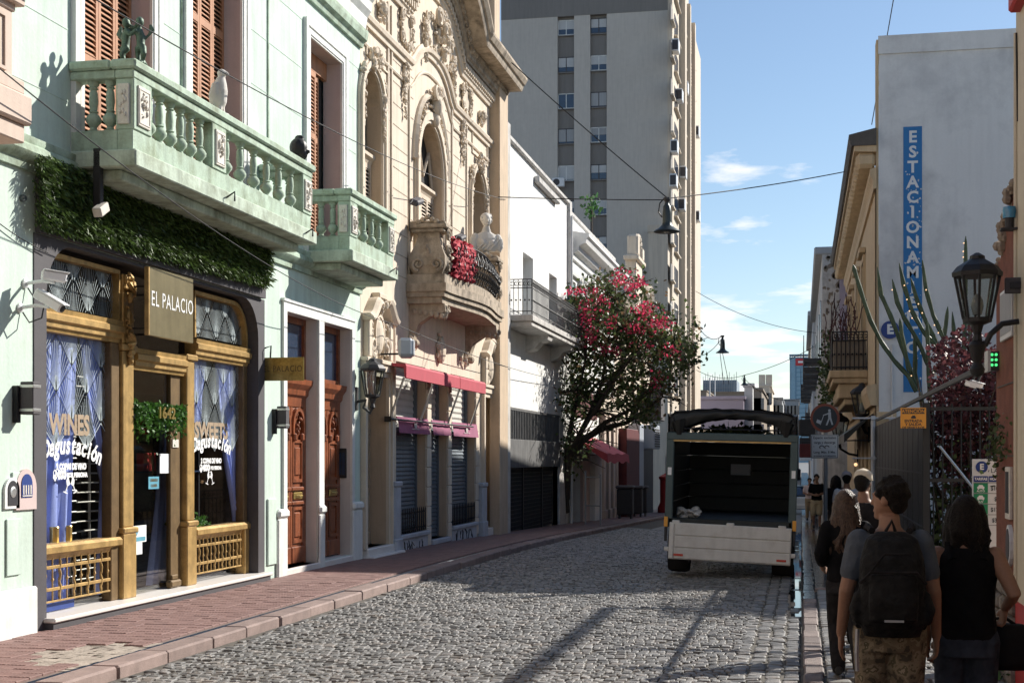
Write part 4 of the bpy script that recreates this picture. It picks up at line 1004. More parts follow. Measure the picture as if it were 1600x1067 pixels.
# security cameras
def sec_cam(label,y,z,yaw,pitch,m='plastic_white',L=.30,x0=W,arm=.32,group='security cameras on the green house'):
    t=thing('security_camera',label,'security camera',(x0,y,z),group=group)
    MB().lathe([(.05,0),(.05,.02),(.02,.035)],(x0,y,z),10,'x').build('mount',m,t)
    MB().tube([(x0+.02,y,z),(x0+arm*.6,y,z+.02),(x0+arm,y,z-.0)],.018,6).build('arm',m,t)
    mx=Matrix.Translation((x0+arm,y,z+.06))@Matrix.Rotation(yaw,4,'Z')@Matrix.Rotation(pitch,4,'Y')
    m_=MB(); m_.cbox(-L*.5,L*.5,-.045,.045,-.045,.045,.014,mx); m_.build('body',m,t); m_=MB(); m_.cbox(-L*.45,L*.58,-.055,.055,.047,.058,.005,mx); m_.build('sun_shield',m,t); m_=MB(); m_.lathe([(.036,L*.5),(.036,L*.52),(.0,L*.52)],n=10,ax='x',mx=None); m2=MB(); m2.add([mx@Vector(p) for p in m_.v],m_.f); m2.build('lens','black_statue',t)
    m_=MB(); m_.tube([(x0+.02,y+.03,z-.04),(x0+.08,y+.05,z-.14),(x0+arm*.7,y+.03,z-.1),(x0+arm-.05,y,z+.04)],.008,5); m_.build('cord','cable',t)
pc=bp(38,443,x=W); sec_cam('white dome ended camera uppermost of the pair left of the wines window',pc.y,pc.z,.6,.12,L=.24)
pc=bp(30,481,x=W); sec_cam('long white bullet camera lower of the pair left of the wines window',pc.y,pc.z,-.1,.5,L=.34)
pc=bp(130,262,x=W+.2); t=thing('security_camera','black post with a small pale camera hanging under the near end of the balcony','security camera',(pc.x,pc.y,pc.z)); m_=MB(); m_.cbox(-6.76,-6.68,13.9,13.98,4.5,5.1,.005,Matrix.Translation((-.45,-.1,0))); m_.build('post','iron',t); MB().cbox(-.05,.05,-.1,.1,-.05,.05,.01,Matrix.Translation((-7.12,13.8,4.46))@Matrix.Rotation(.5,4,'X')).build('body','plaque_cream',t)
pc=bp(33,310,x=W); MB().lathe([(.035,0),(.035,.03),(.025,.05),(.0,.05)],(W,pc.y,pc.z),10,'x').build('door_bell','zinc',label='small round grey stud on the mint wall above the cameras',cat='stud')
# up-down wall lights
for u,v,l in ((24,622,'black box wall light on the mint wall left of the wines window'),(427,652,'black box wall light on the mint pier between shop and doors')):
    pc=bp(u,v,x=W); t=thing('wall_light',l,'wall light',(W,pc.y,pc.z),group='black box wall lights')
    m_=MB(); m_.cbox(W+.06,W+.20,pc.y-.02,pc.y+.12,pc.z-.16,pc.z+.16,.008); m_.build('body','charcoal',t); m_=MB(); m_.cbox(W,W+.06,pc.y-.06,pc.y,pc.z-.24,pc.z+.12,.005); m_.build('back_plate','iron',t); m_=MB(); m_.cbox(W+.055,W+.205,pc.y-.025,pc.y+.125,pc.z+.10,pc.z+.13,.004); m_.cbox(W+.055,W+.205,pc.y-.025,pc.y+.125,pc.z-.13,pc.z-.10,.004); m_.build('rim','steel_wire',t)
# plaques by the shop
def plaque(u,v,w,h,label,face,fm,rm='pink_wall'):
    pc=bp(u,v,x=W); y,z=pc.y,pc.z; t=thing('wall_plaque',label,'plaque',(W,y,z)); o=(y-w/2,y+w/2,z-h/2,z+h/2,'arch',w/2)
    m_=MB(); pts=oline(o); n=len(pts); m_.prism(pts,W+.001,W+.025); m_.build('board',rm,t); face(t,y,z)
def faceA(t,y,z):
    m_=MB(); m_.prism(oline((y-.085,y+.085,z-.12,z+.12,'arch',.085)),W+.026,W+.032); m_.build('panel','black_paint',t); m_=MB(); m_.lathe([(.055,0),(.055,.006),(.035,.012),(.0,.012)],(W+.03,y,z+.01),16,'x'); m_.build('roundel','steel_wire',t)
def faceB(t,y,z):
    m_=MB(); m_.prism(oline((y-.10,y+.10,z-.08,z+.15,'arch',.10)),W+.026,W+.032); m_.build('panel','deep_blue',t); m_=MB()
    for k in range(4): m_.box(W+.032,W+.036,y-.08+k*.045,y-.06+k*.045,z-.05,z+.04)
    m_.box(W+.032,W+.036,y-.09,y+.09,z-.07,z-.058); m_.build('print','plaque_cream',t)
plaque(16,770,.26,.30,'small arched white plaque with a dark round seal left of the shop',faceA,None,'paint_white')
plaque(38,764,.38,.40,'pink arched plaque with a dark blue picture left of the shop',faceB,None)
pc=bp(535,738,x=W-.17); t=thing('intercom','black door intercom with two panels inside the second door recess','intercom',(W-.15,23.38,1.7)); m_=MB(); m_.cbox(W-.22,W-.06,23.36,23.395,1.55,2.05,.006); m_.build('box','iron',t); m_=MB(); m_.box(W-.20,W-.14,23.352,23.36,1.6,1.98); m_.box(W-.13,W-.08,23.352,23.36,1.6,1.98); m_.build('panel','pane_dark',t)
# statues on the balcony rail
zt_=6.02
def voxel(mb,name,m,parent,vox,smooth_it=4,local=False,remesh=True,dec=None):
    o=mb.build(name,m,parent,local=local,fixn=True,split=False)
    md=o.modifiers.new('r','REMESH'); md.mode='VOXEL'; md.voxel_size=vox; md.use_smooth_shade=True
    sm=o.modifiers.new('s','SMOOTH'); sm.iterations=smooth_it; sm.factor=.5
    if dec: d=o.modifiers.new('d','DECIMATE'); d.ratio=dec
    bpy.context.view_layer.update(); dg=bpy.context.evaluated_depsgraph_get(); me=bpy.data.meshes.new_from_object(o.evaluated_get(dg)); o.modifiers.clear(); old=o.data; o.data=me; bpy.data.meshes.remove(old)
    me.name=name
    if not me.materials: me.materials.append(M[m])
    me.shade_smooth(); return o
pc=bp(202,92,x=-6.88); bx,byy=-6.9,14.08
zt_=0.0
t=thing('cherub_statue','dark green bronze of two cherubs wrestling on the corner of the balcony rail','statue',(bx,byy,6.02))
m_=MB()
for s,lean in ((-1,.10),(1,-.08)):
    x=bx+s*.075*1.4; 
    m_.loft([((x-s*.0,byy,zt_+.20),(.05,0,0),(0,.055,0)),((x,byy+.01,zt_+.28),(.055,0,0),(0,.06,0)),((x-s*.01,byy,zt_+.38),(.06,0,0),(0,.055,0)),((x-s*.02,byy,zt_+.45),(.04,0,0),(0,.04,0))])
    m_.ball((x-s*.01,byy-.0,zt_+.53),(.055,.06,.065),10,8)
    m_.tube([(x+.03,byy,zt_+.22),(x+.05*s+.02,byy-.05,zt_+.12),(x+.02,byy+.01,zt_)],[.05,.038,.025],8); m_.tube([(x-.03,byy,zt_+.22),(x-.05,byy+.03,zt_+.13),(x-.03,byy+.02,zt_)],[.05,.038,.025],8)
    m_.tube([(x-s*.03,byy-.05,zt_+.42),(x-s*.09,byy-.07,zt_+.36),(x-s*.15,byy-.03,zt_+.42)],[.032,.026,.02],8); m_.tube([(x-s*.03,byy+.05,zt_+.42),(x-s*.09,byy+.05,zt_+.46),(x-s*.16,byy+.0,zt_+.50)],[.032,.026,.02],8)
    m_.loft([((x+s*.05,byy+.03,zt_+.32),(.02,0,0),(0,.02,0)),((x+s*.12,byy+.07,zt_+.42),(.05,0,.02),(0,.02,0)),((x+s*.10,byy+.08,zt_+.52),(.02,0,.0),(0,.01,0))])
m_.lathe([(.19,0),(.19,.02),(.15,.035)],(bx,byy,zt_),12); m_.v=[(bx+(p[0]-bx)*.82,byy+(p[1]-byy)*.82,6.02+p[2]*.85) for p in m_.v]; zt_=6.02; voxel(m_,'figures','green_bronze',t,.012,2)
ex=-6.9; ey=bY(343,ex); t=thing('eagle_statue','white plaster bird of prey perched on the balcony rail above the shop','statue',(ex,ey,zt_)); m_=MB()
m_.loft([((ex,ey,zt_+.08),(.05,0,0),(0,.05,0)),((ex,ey,zt_+.16),(.085,0,0),(0,.09,0)),((ex,ey,zt_+.30),(.10,0,0),(0,.10,0)),((ex+.01,ey,zt_+.40),(.075,0,0),(0,.08,0)),((ex+.02,ey,zt_+.46),(.05,0,0),(0,.055,0))]); m_.ball((ex+.03,ey,zt_+.51),(.06,.055,.055),10,8); m_.tube([(ex+.07,ey,zt_+.52),(ex+.11,ey,zt_+.50),(ex+.115,ey,zt_+.47)],[.025,.016,.006],8)
for s in (-1,1): m_.tube([(ex+.02,ey+s*.04,zt_+.12),(ex+.03,ey+s*.045,zt_+.02)],.028,8); m_.loft([((ex-.02,ey+s*.085,zt_+.38),(.04,0,0),(0,.03,0)),((ex-.04,ey+s*.10,zt_+.24),(.06,0,0),(0,.028,0)),((ex-.07,ey+s*.07,zt_+.05),(.025,0,0),(0,.015,0))])
m_.ball((ex+.02,ey,zt_+.01),(.11,.11,.03),10,6); voxel(m_,'body','plaster_statue',t,.011,2)
hx=-6.9; hy=19.2; t=thing('head_statue','black sculpted head with a crest on the far end of the balcony rail','statue',(hx,hy,zt_)); m_=MB(); m_.ball((hx-.01,hy,zt_+.21),(.13,.12,.14),12,10); m_.ball((hx+.04,hy,zt_+.12),(.085,.08,.09),10,8); m_.tube([(hx,hy,zt_),(hx,hy,zt_+.08)],[.075,.06],10); m_.ball((hx+.135,hy,zt_+.15),(.03,.02,.03),8,6); m_.ball((hx,hy,zt_+.35),(.07,.02,.04),8,6); voxel(m_,'head','black_statue',t,.012,2)
# neighbour's balcony at the left edge of the picture
nb=thing('neighbour_house','pale pink corner balcony of the neighbouring house above the street','house',(W,10.5,4.5))
m_=MB(); yb=11.75; xb=-6.72; m_.cbox(W,xb-.05,8,yb-.05,4.68,4.84,.01); m_.cbox(W,xb,8,yb,4.84,5.10,.02); m_.build('balcony_slab','beige_pink',nb)
m_=MB(); m_.cbox(W,xb-.14,8,yb-.10,5.10,5.86,.01); m_.cbox(W,xb-.05,8,yb-.04,5.10,5.24,.02); m_.build('parapet','beige_pink',nb)
m_=MB()
for k,(o_,z0) in enumerate(((.02,5.84),(.08,5.90),(.13,5.98))): m_.cbox(W,xb-.14+o_,8,yb-.10+o_,z0,z0+.07+.02*k,.01)
m_.build('coping','beige_pink',nb); m_=MB(); ring(m_,(yb-.75,yb-.25,5.32,5.76),0,.03,xb-.14,xb-.12,True); m_.build('panel_moulding','beige_pink',nb)
m_=MB(); m_.cbox(W+.01,xb-.2,yb-.115,yb-.085,5.3,5.78,.01); m_.cbox(W+.05,xb-.24,yb-.09,yb-.075,5.36,5.72,.01); m_.build('panel','beige_pink',nb)
m_=MB(); m_.box(W-6,W+.03,-45,12.19,-.1,10.6); m_.build('wall','beige_pink',nb)
# ================= ORNATE BEIGE HOUSE =================
bh=thing('ornate_house','beige two storey house with an arched carved cornice and a scrolled stone balcony','ornate house',(W,29.7,0))
B0,B1=23.98,35.53
pL=(24.20,25.55,.3,3.35); o1=(26.18,28.38,.42,3.72); o2=(28.75,30.18,.2,3.72); o3=(30.52,32.86,.40,3.72); pR=(33.75,34.95,.2,3.35)
wl=(24.02,25.22,5.3,8.75,'arch',.62); wc=(27.75,29.75,5.3,8.75,'arch',.98); wr=(32.42,33.95,5.3,8.62,'arch',.78)
mb=MB(); wall_holes(mb,W,B0,B1,-.3,10.45,[pL,o1,o2,o3,pR,wl,wc,wr])
AC,AW,AR=29.3,2.15,.98
def arch(y,z): 
    t=abs(y-AC)/AW
    return z+(AR*(1-t**2.3) if t<1 else 0)
ys=[B0]+[AC-AW+2*AW*i/24 for i in range(25)]+[B1]
for a,b in zip(ys,ys[1:]): mb.quad((W,a,10.45),(W,b,10.45),(W,b,arch(b,11.3)),(W,a,arch(a,11.3)))
mb.quad((W,B1,-.3),(W,B1,11.3),(W-9,B1,11.3),(W-9,B1,-.3)); mb.quad((W-9,B0,11.25),(W,B0,11.25),(W,B1,11.25),(W-9,B1,11.25)); mb.quad((W,B0,8),(W,B0,11.3),(W-9,B0,11.3),(W-9,B0,8))
mb.build('wall','beige',bh)
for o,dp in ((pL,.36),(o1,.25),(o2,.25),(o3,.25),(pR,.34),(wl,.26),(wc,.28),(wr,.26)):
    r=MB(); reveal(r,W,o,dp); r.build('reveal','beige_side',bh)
# stone course joints
m_=MB()
for k in range(11):
    zz=5.35+k*.40
    for a,b in ((25.5,27.45),(30.05,32.2),(34.1,34.5)): m_.box(W,W+.006,a,b,zz-.008,zz+.008)
m_.build('course_line','beige_dirty',bh)
# end pier and pilaster strips
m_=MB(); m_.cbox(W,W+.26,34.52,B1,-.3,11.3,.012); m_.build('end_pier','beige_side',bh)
m_=MB()
for yy in (25.62,25.86,27.1,30.6,32.0): m_.cbox(W,W+.035,yy-.04,yy+.04,5.2,10.3,.01)
m_.build('pilaster_strip','beige',bh)
for o,e in ((wl,.17),(wc,.22),(wr,.17)):
    m_=MB(); ring(m_,o,0,.07,W,W+.05); ring(m_,o,.07,e,W,W+.09); ring(m_,o,e,e+.04,W,W+.05); m_.build('window_surround','beige',bh)
yc_=28.75
m_=MB(); sweep_path(m_,W,[(yc_+1.32*math.cos(math.pi*(1-i/20)),7.78+1.5*math.sin(math.pi*(1-i/20))) for i in range(21)],[(0,-.04),(.08,-.04),(.11,.02),(.05,.07),(0,.07)]); m_.build('hood_mould','beige',bh)
m_=MB()
for i in range(20): t=math.pi*(1-i/19); leafy(m_,W+.02,yc_+1.2*math.cos(t),7.78+1.3*math.sin(t),.14,.14,4,.05,i,.09)
m_.build('hood_carving','beige',bh,kind='stuff')
m_=MB(); leafy(m_,W+.05,yc_+.1,9.25,.5,.6,26,.075,77,.22); m_.ball((W+.12,yc_+.1,9.15),(.13,.13,.24),10,8); m_.ball((W+.10,yc_+.1,8.86),(.09,.11,.16),10,8); spiral(m_,W+.14,yc_+.22,9.4,.18,1.6,.05); spiral(m_,W+.14,yc_-.08,9.4,.16,1.6,.05,-1); m_.build('keystone','beige',bh,smooth=True)
for o,s in ((wl,3),(wr,5)):
    ym=(o[0]+o[1])/2; m_=MB(); leafy(m_,W+.04,ym,o[3]+.22,.75,.42,34,.07,s,.16)
    for sg in (-1,1): garland(m_,W+.03,ym+sg*((o[1]-o[0])/2+.02),o[3]-1.05,o[3]-.05,.14,s+sg)
    m_.build('window_crest','beige',bh,kind='stuff')
# belt moulding that rises over the middle window, frieze panels, dentils, great cornice
def belt(y): 
    t=abs(y-28.95)/1.65
    return 9.55+(.62*(1-t**2.6) if t<1 else 0)
pth=[(B0,9.55),(27.2,9.55)]+[(28.95-1.65+3.3*i/22,belt(28.95-1.65+3.3*i/22)) for i in range(1,22)]+[(30.7,9.55),(34.5,9.55)]
m_=MB(); sweep_path(m_,W,pth,[(0,-.10),(.05,-.10),(.06,-.02),(.10,0),(.12,.07),(.07,.10),(.05,.16),(0,.16)]); m_.build('belt_moulding','beige',bh,smooth=True)
m_=MB(); sweep_path(m_,W,[(y,z-.42) for y,z in pth],[(0,-.03),(.03,-.03),(.045,0),(.03,.03),(0,.03)]); m_.build('belt_bead','beige',bh)
pc_=[(B0,arch(B0,0))]+[(y,arch(y,0)) for y in ys[1:-1]]+[(B1,0)]
m_=MB(); sweep_path(m_,W,[(y,z+10.5) for y,z in pc_],[(0,-.05),(.05,-.05),(.07,.02),(.10,.04),(.10,.08),(0,.08)]); m_.build('dentil_rail','beige',bh)
dn=[]
L=0; pts=[(y,z+10.66) for y,z in pc_]
fine=[]
for (a,b) in zip(pts,pts[1:]):
    n=max(1,int(math.hypot(b[0]-a[0],b[1]-a[1])/.02))
    fine+=[(a[0]+(b[0]-a[0])*i/n,a[1]+(b[1]-a[1])*i/n) for i in range(n)]
acc=0
m_=MB()
for a,b in zip(fine,fine[1:]):
    acc+=math.hypot(b[0]-a[0],b[1]-a[1])
    if acc>.155:
        acc=0; m_.cbox(W+.03,W+.15,a[0]-.04,a[0]+.04,a[1]-.075,a[1]+.085,.008)
m_.build('dentils','beige',bh,kind='stuff')
m_=MB(); sweep_path(m_,W,[(y,z+10.78) for y,z in pc_],[(0,0),(.16,0),(.17,.05),(.22,.08),(.22,.16),(.26,.20),(.30,.30),(.0,.30)]); m_.build('cornice_bed','beige_dirty',bh)
m_=MB(); sweep_path(m_,W,[(y,z+11.08) for y,z in pc_],[(-.6,0),(.62,0),(.64,.05),(.66,.13),(.70,.15),(.76,.26),(.76,.32),(.5,.36),(-.6,.42)]); m_.build('cornice','beige_dirty',bh)
acc=0; m_=MB()
for a,b in zip(fine,fine[1:]):
    acc+=math.hypot(b[0]-a[0],b[1]-a[1])
    if acc>.17: acc=0; m_.ball((W+.27,a[0],a[1]+.36),(.04,.06,.06),6,4)
m_.build('egg_moulding','beige_dirty',bh,kind='stuff')
m_=MB(); m_.box(W-2.2,W-.2,B1-.6,B1+.5,11.0,13.9); m_.build('chimney','concrete_dark',bh); m_=MB(); m_.cbox(W-.21,W+.03,B1-.55,B1+.1,11.3,13.9,.01); m_.build('roof_pier','beige_side',bh)
def cart(y,z,w,h,s,oval=True):
    m_=MB(); 
    if oval: m_.ball((W+.03,y,z),(.05,w*.32,h*.36),12,8)
    else: m_.cbox(W,W+.03,y-w*.32,y+w*.32,z-h*.36,z+h*.36,.02); ring(m_,(y-w*.32,y+w*.32,z-h*.36,z+h*.36),0,.04,W+.02,W+.05,True)
    for sg in (-1,1): spiral(m_,W+.05,y+sg*w*.36,z+h*.30,h*.18,1.5,.035,sg); spiral(m_,W+.05,y+sg*w*.36,z-h*.3,h*.15,1.5,.03,-sg)
    q=random.Random(s)
    for i in range(int(16+w*10)):
        t=q.uniform(0,6.28); leafy(m_,W+.02,y+w*.42*math.cos(t),z+h*.45*math.sin(t),.12,.12,2,.05,s*97+i,.09)
    m_.build('cartouche','beige',bh)
for (u,v,w_,h_,s) in ((632,48,.9,.75,1),(726,158,.95,.7,2)): p=bp(u,v,x=W); cart(p.y,p.z+.02,w_,h_,s,False)
cart(28.7,10.62,1.0,.8,3,False); cart(30.0,10.6,1.1,.8,4,False)
m_=MB(); leafy(m_,W+.05,29.35,10.75,.75,1.1,60,.08,55,.24); spiral(m_,W+.12,29.0,11.0,.22,1.5,.06); spiral(m_,W+.12,29.75,11.0,.22,1.5,.06,-1); garland(m_,W+.06,30.55,9.7,10.6,.22,8); garland(m_,W+.06,28.15,9.9,10.7,.22,9); m_.build('frieze_carving','beige',bh,kind='stuff')
for (u,v0,v1,s) in ((630,105,180,11),(721,193,255,12)):
    a=bp(u,v0,x=W); b=bp(u,v1,x=W); m_=MB(); garland(m_,W+.03,a.y,b.z,a.z,.30,s); m_.build('garland','beige',bh)
m_=MB(); leafy(m_,W+.03,25.05,9.95,.4,.4,18,.06,66,.14); leafy(m_,W+.03,33.4,9.95,.45,.4,18,.06,67,.16); m_.ball((W+.1,25.05,10.0),(.09,.1,.13),8,6); m_.ball((W+.1,33.4,10.0),(.09,.1,.13),8,6); m_.build('lion_mask','beige',bh,kind='stuff')
m_=MB()
for a,b in ((32.6,34.2),(24.3,25.6)): ring(m_,(a,b,9.0,9.48),0,.035,W,W+.03,True)
m_.build('panel_moulding','beige',bh)
# upper windows: louvred shutters and fanlights
def upwin(o,ys_,zt,half=False):
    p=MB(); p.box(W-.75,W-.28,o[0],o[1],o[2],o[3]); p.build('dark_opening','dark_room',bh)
    n=len(ys_)-1
    for a,b in zip(ys_,ys_[1:]): louvre_panel(bh,W-.20,a,b,o[2],zt,'shutter_beige',bars=(.5,),pitch=.07,fr=.05)
    m_=MB(); sweep_y(m_,W-.24,[(0,zt),(.06,zt),(.09,zt+.06),(.14,zt+.10),(.14,zt+.16),(0,zt+.16)],ys_[0],ys_[-1]); m_.build('shutter_crest','shutter_beige',bh)
upwin(wc,[wc[0]+.02,wc[0]+.5,wc[0]+.98,wc[0]+1.46,wc[1]-.02],7.35); upwin(wl,[wl[0]+.02,wl[0]+.4,wl[0]+.8,wl[1]-.02],7.2); upwin(wr,[wr[0]+.02,wr[0]+.5,wr[0]+1.0,wr[1]-.02],7.0)
fx=W-.22; m_=MB(); m_.tube([(fx,wc[0]+.02,7.6),(fx,wc[0]+.3,8.3),(fx,wc[0]+.75,7.75),(fx,28.75,8.2),(fx,wc[1]-.75,7.75),(fx,wc[1]-.3,8.3),(fx,wc[1]-.02,7.6)],.035,6); m_.box(fx-.04,fx+.02,28.7,28.8,7.5,8.7); m_.build('fanlight','shutter_beige',bh)
# balcony
bb=thing('balcony',None,None,(-6.8,29.5,4.9)); bb.parent=bh; bb.location=Vector((-6.8,29.5,4.9))-ORG[bh.name]
ba,be=27.0,32.35; xf=-6.8
def front(y): t=(y-ba)/(be-ba); return xf+.20*math.sin(math.pi*t)**2
fr=[(front(ba+(be-ba)*i/16),ba+(be-ba)*i/16) for i in range(17)]
m_=MB()
for k,(e,z0,z1) in enumerate(((.0,4.88,5.0),(.06,5.0,5.10),(.10,5.10,5.26))):
    m_.prism([(W-.02,ba-e),*[(x+e,y) for x,y in [(fr[0][0],ba-e)]+fr[1:-1]+[(fr[-1][0],be+e)]],(W-.02,be+e)],z0,z1,'xy')
m_.build('slab','beige_dirty',bb)
m_=MB(); m_.prism([(W,ba-.05)]+[(x+.05,y) for x,y in fr]+[(W,be+.05)],5.26,5.44,'xy'); m_.build('plinth','beige_dirty',bb)
def pedestal(y0,y1):
    m_=MB()
    # bombe pedestal: wider in the middle, scrolls at the foot
    pr_=[(5.44,.02),(5.62,.10),(5.80,.09),(6.0,.0),(6.16,-.05),(6.26,-.05)]
    for (za,ea),(zb,eb) in zip(pr_,pr_[1:]):
        m_.add([(-7.36-ea,y0-ea,za),(xf-.03+ea,y0-ea,za),(xf-.03+ea,y1+ea,za),(-7.36-ea,y1+ea,za),(-7.36-eb,y0-eb,zb),(xf-.03+eb,y0-eb,zb),(xf-.03+eb,y1+eb,zb),(-7.36-eb,y1+eb,zb)],[(0,1,5,4),(1,2,6,5),(2,3,7,6),(3,0,4,7),(4,5,6,7)])
    m_.cbox(-7.42,xf+.03,y0-.05,y1+.05,6.26,6.33,.015); m_.cbox(-7.48,xf+.09,y0-.11,y1+.11,6.33,6.42,.02); m_.cbox(-7.44,xf+.05,y0-.07,y1+.07,6.42,6.47,.015)
    xm=(-7.36+xf)/2
    for sg in (-1,1):
        pts=[];rs=[]
        for i in range(20):
            t=i/19; rr=.13*(1-.85*t); a=sg*(t*9.5)-1.57; pts.append((xm+sg*.18+rr*math.cos(a),y0-.12,5.63+rr*math.sin(a))); rs.append(.035*(1-.4*t))
        m_.tube(pts,rs,6)
    for i in range(8): m_.ball((xm+q.uniform(-.05,.05),y0-.07,5.85+q.uniform(-.12,.16)),(.035,.03,.05),6,4)
    for k in range(5): m_.ball((xm+(k-2)*.09,y0-.10,6.44+.09*(1-abs(k-2)/2.2)),(.06,.04,.05),6,4)
    for k in range(3): spiral(m_,xf+.05,(y0+y1)/2,5.6+k*.3,.13,1.4,.035)
    m_.build('pedestal','beige_dirty',bb)
q=random.Random(9)
pedestal(ba+.05,ba+.42); pedestal(be-.42,be-.05)
def scroll_iron(name,pt,nrm_axis,L,z0,z1,mm,parent,dens=.19,seed=1):
    """wrought panel: pt(s,z)->point along its length s, filled with scrolls"""
    m_=MB(); q=random.Random(seed)
    n=max(2,int(L/.1)); m_.tube([pt(L*i/n,z1) for i in range(n+1)],.016,5); m_.tube([pt(L*i/n,z0) for i in range(n+1)],.014,5)
    s=dens/2
    while s<L:
        for k,(zz,r) in enumerate(((z0+(z1-z0)*.25,.105),(z0+(z1-z0)*.68,.13))):
            pts=[]; dirn=1 if (int(s/dens)+k)%2 else -1
            for i in range(16): t=i/15; rr=r*(1-.8*t); a=dirn*t*8+(1.5 if k else -1.5); pts.append(pt(min(L,max(0,s+rr*math.cos(a))),zz+rr*1.25*math.sin(a)))
            m_.tube(pts,.011,4)
        m_.tube([pt(s,z0),pt(min(L,s+.05),(z0+z1)/2),pt(s,z1)],.010,4)
        if q.random()<.6: m_.ball(pt(s,(z0+z1)/2),.03,6,4)
        s+=dens
    return m_.build(name,mm,parent)
def ptf(s,z): y=ba+.45+s; b=.14*math.sin(math.pi*min(1,max(0,(z-5.44)/.75))); return (front(y)-.02+b,y,z)
scroll_iron('iron_railing',ptf,None,be-ba-.9,5.46,6.2,'iron',bb,.17)
def pts_(s,z): return (W+.02+s*.9,ba+.1,z+.0)
# brackets under the balcony
for yy in (ba+.25,be-.3):
    m_=MB(); pr=[(W,4.88),(xf+.02,4.88),(xf+.04,4.72),(-7.05,4.66),(-7.3,4.5),(-7.38,4.3),(W+.06,4.1),(W,4.05)]
    m_.prism([(a,b) for a,b in pr],yy-.13,yy+.13,'xz')
    for t in range(6): m_.ball((W+.12+t*.11,yy-.14,4.74-.02*t),(.05,.03,.06),6,4); m_.ball((W+.12+t*.11,yy+.14,4.74-.02*t),(.05,.03,.06),6,4)
    leafy(m_,xf+.0,yy,4.74,.24,.2,10,.06,int(yy),.08); m_.ball((W+.1,yy,4.12),(.09,.14,.09),8,6)
    m_.build('bracket','beige_dirty',bb)
# ground floor: portal frames, cartouches over the doors
def portal(o,s):
    m_=MB(); ring(m_,o,0,.10,W,W+.06); ring(m_,o,.10,.22,W,W+.10); m_.cbox(W,W+.14,o[0]-.24,o[1]+.24,o[3]+.22,o[3]+.30,.012); m_.build('portal_frame','beige',bh)
    ym=(o[0]+o[1])/2; z=o[3]+.72; m_=MB(); m_.ball((W+.05,ym,z),(.09,.24,.34),12,8); ring(m_,(ym-.24,ym+.24,z-.34,z+.34,'arch',.3),0,.05,W+.02,W+.10)
    for sg in (-1,1):
        spiral(m_,W+.06,ym+sg*.42,z-.2,.2,1.5,.05,sg); leafy(m_,W+.03,ym+sg*.5,z-.02,.34,.55,16,.06,s+sg,.10)
        sweep_path(m_,W,[(ym+sg*(.18+.64*k/10),z+.58-.30*(k/10)**1.7+.05*math.sin(k*.63)) for k in range(11)],[(0,-.06),(.16,-.06),(.22,.0),(.24,.06),(0,.07)])
        m_.cbox(W,W+.12,ym+sg*.66-.1,ym+sg*.66+.1,z-.42,z+.28,.02)
    leafy(m_,W+.06,ym,z+.55,.3,.3,18,.07,s*3,.15); m_.cbox(W,W+.16,ym-.25,ym+.25,z+.66,z+.76,.015); m_.build('door_cartouche','beige',bh,kind='stuff')
portal(pL,5); portal(pR,8)
# carved wooden portal door with iron grilles
pd=thing('portal_door',None,None,(W-.42,24.9,.3)); pd.parent=bh; pd.location=Vector((W-.42,24.9,.3))-ORG[bh.name]
def pdoor(o):
    x=W-.33; m_=MB(); m_.box(x-.06,x,o[0],o[1],o[2],o[3]); ym=(o[0]+o[1])/2
    for a,b in ((o[0]+.05,ym-.01),(ym+.01,o[1]-.05)):
        m_.cbox(x,x+.04,a,a+.09,o[2],2.75,.01); m_.cbox(x,x+.04,b-.09,b,o[2],2.75,.01); m_.cbox(x,x+.06,a,b,o[2],o[2]+.24,.015); ring(m_,(a+.13,b-.13,o[2]+.34,o[2]+.85),0,.05,x,x+.04,True); ring(m_,(a+.1,b-.1,o[2]+1.05,2.25,'arch',.2),0,.05,x,x+.05); m_.cbox(x,x+.05,a,b,2.3,2.42,.01); ring(m_,(a+.13,b-.13,2.48,2.7),0,.04,x,x+.04,True)
    P=[(0,2.75),(.05,2.75),(.08,2.85),(.14,2.9),(.16,3.0),(0,3.0)]; sweep_y(m_,x,P,o[0]+.02,o[1]-.02); return m_,x,ym
m_,x,ym=pdoor(pL); m_.build('door_leaf','portal_wood',pd); g_=MB()
for a,b in ((pL[0]+.18,ym-.14),(ym+.14,pL[1]-.18)):
    for k in range(4): spiral(g_,x+.02,(a+b)/2,1.5+k*.22,.12,1.5,.016,1 if k%2 else -1); 
    g_.tube([(x+.03,(a+b)/2,1.36),(x+.03,(a+b)/2,2.5)],.012,5)
g_.build('iron_grille','iron',pd)
m_,x,ym=pdoor(pR); m_.build('door_leaf','portal_wood',pd)
m_=MB(); m_.cbox(W-.44,W+.12,24.05,25.75,.1,.30,.015); m_.cbox(W-.44,W+.25,24.0,26.0,-.05,.17,.015); m_.cbox(W-.44,W+.1,33.6,35.1,-.05,.19,.015); m_.build('door_step','marble',bh)
# marble-faced bases and piers
m_=MB()
for a,b,zt in ((25.72,26.16,1.35),(33.2,33.7,1.2),(34.98,35.5,1.2)): m_.cbox(W,W+.12,a,b,-.2,zt,.015); m_.cbox(W,W+.15,a-.02,b+.02,zt,zt+.10,.02); m_.cbox(W,W+.15,a-.02,b+.02,-.2,.38,.015)
m_.build('pier_base','marble_gray',bh)
m_=MB(); m_.cbox(W,W+.05,26.18,28.40,-.3,.34,.01); m_.cbox(W,W+.05,30.5,32.88,-.3,.32,.01); m_.build('wall_base','marble_gray',bh)
m_=MB(); m_.cbox(W-.3,W+.10,26.16,28.42,.34,.42,.01); m_.cbox(W-.3,W+.10,30.48,32.9,.32,.40,.01); m_.cbox(W-.3,W+.10,28.7,30.2,.1,.2,.01); m_.build('window_sill','marble_gray',bh)
m_=MB(); q=random.Random(33)   # scribbled graffiti
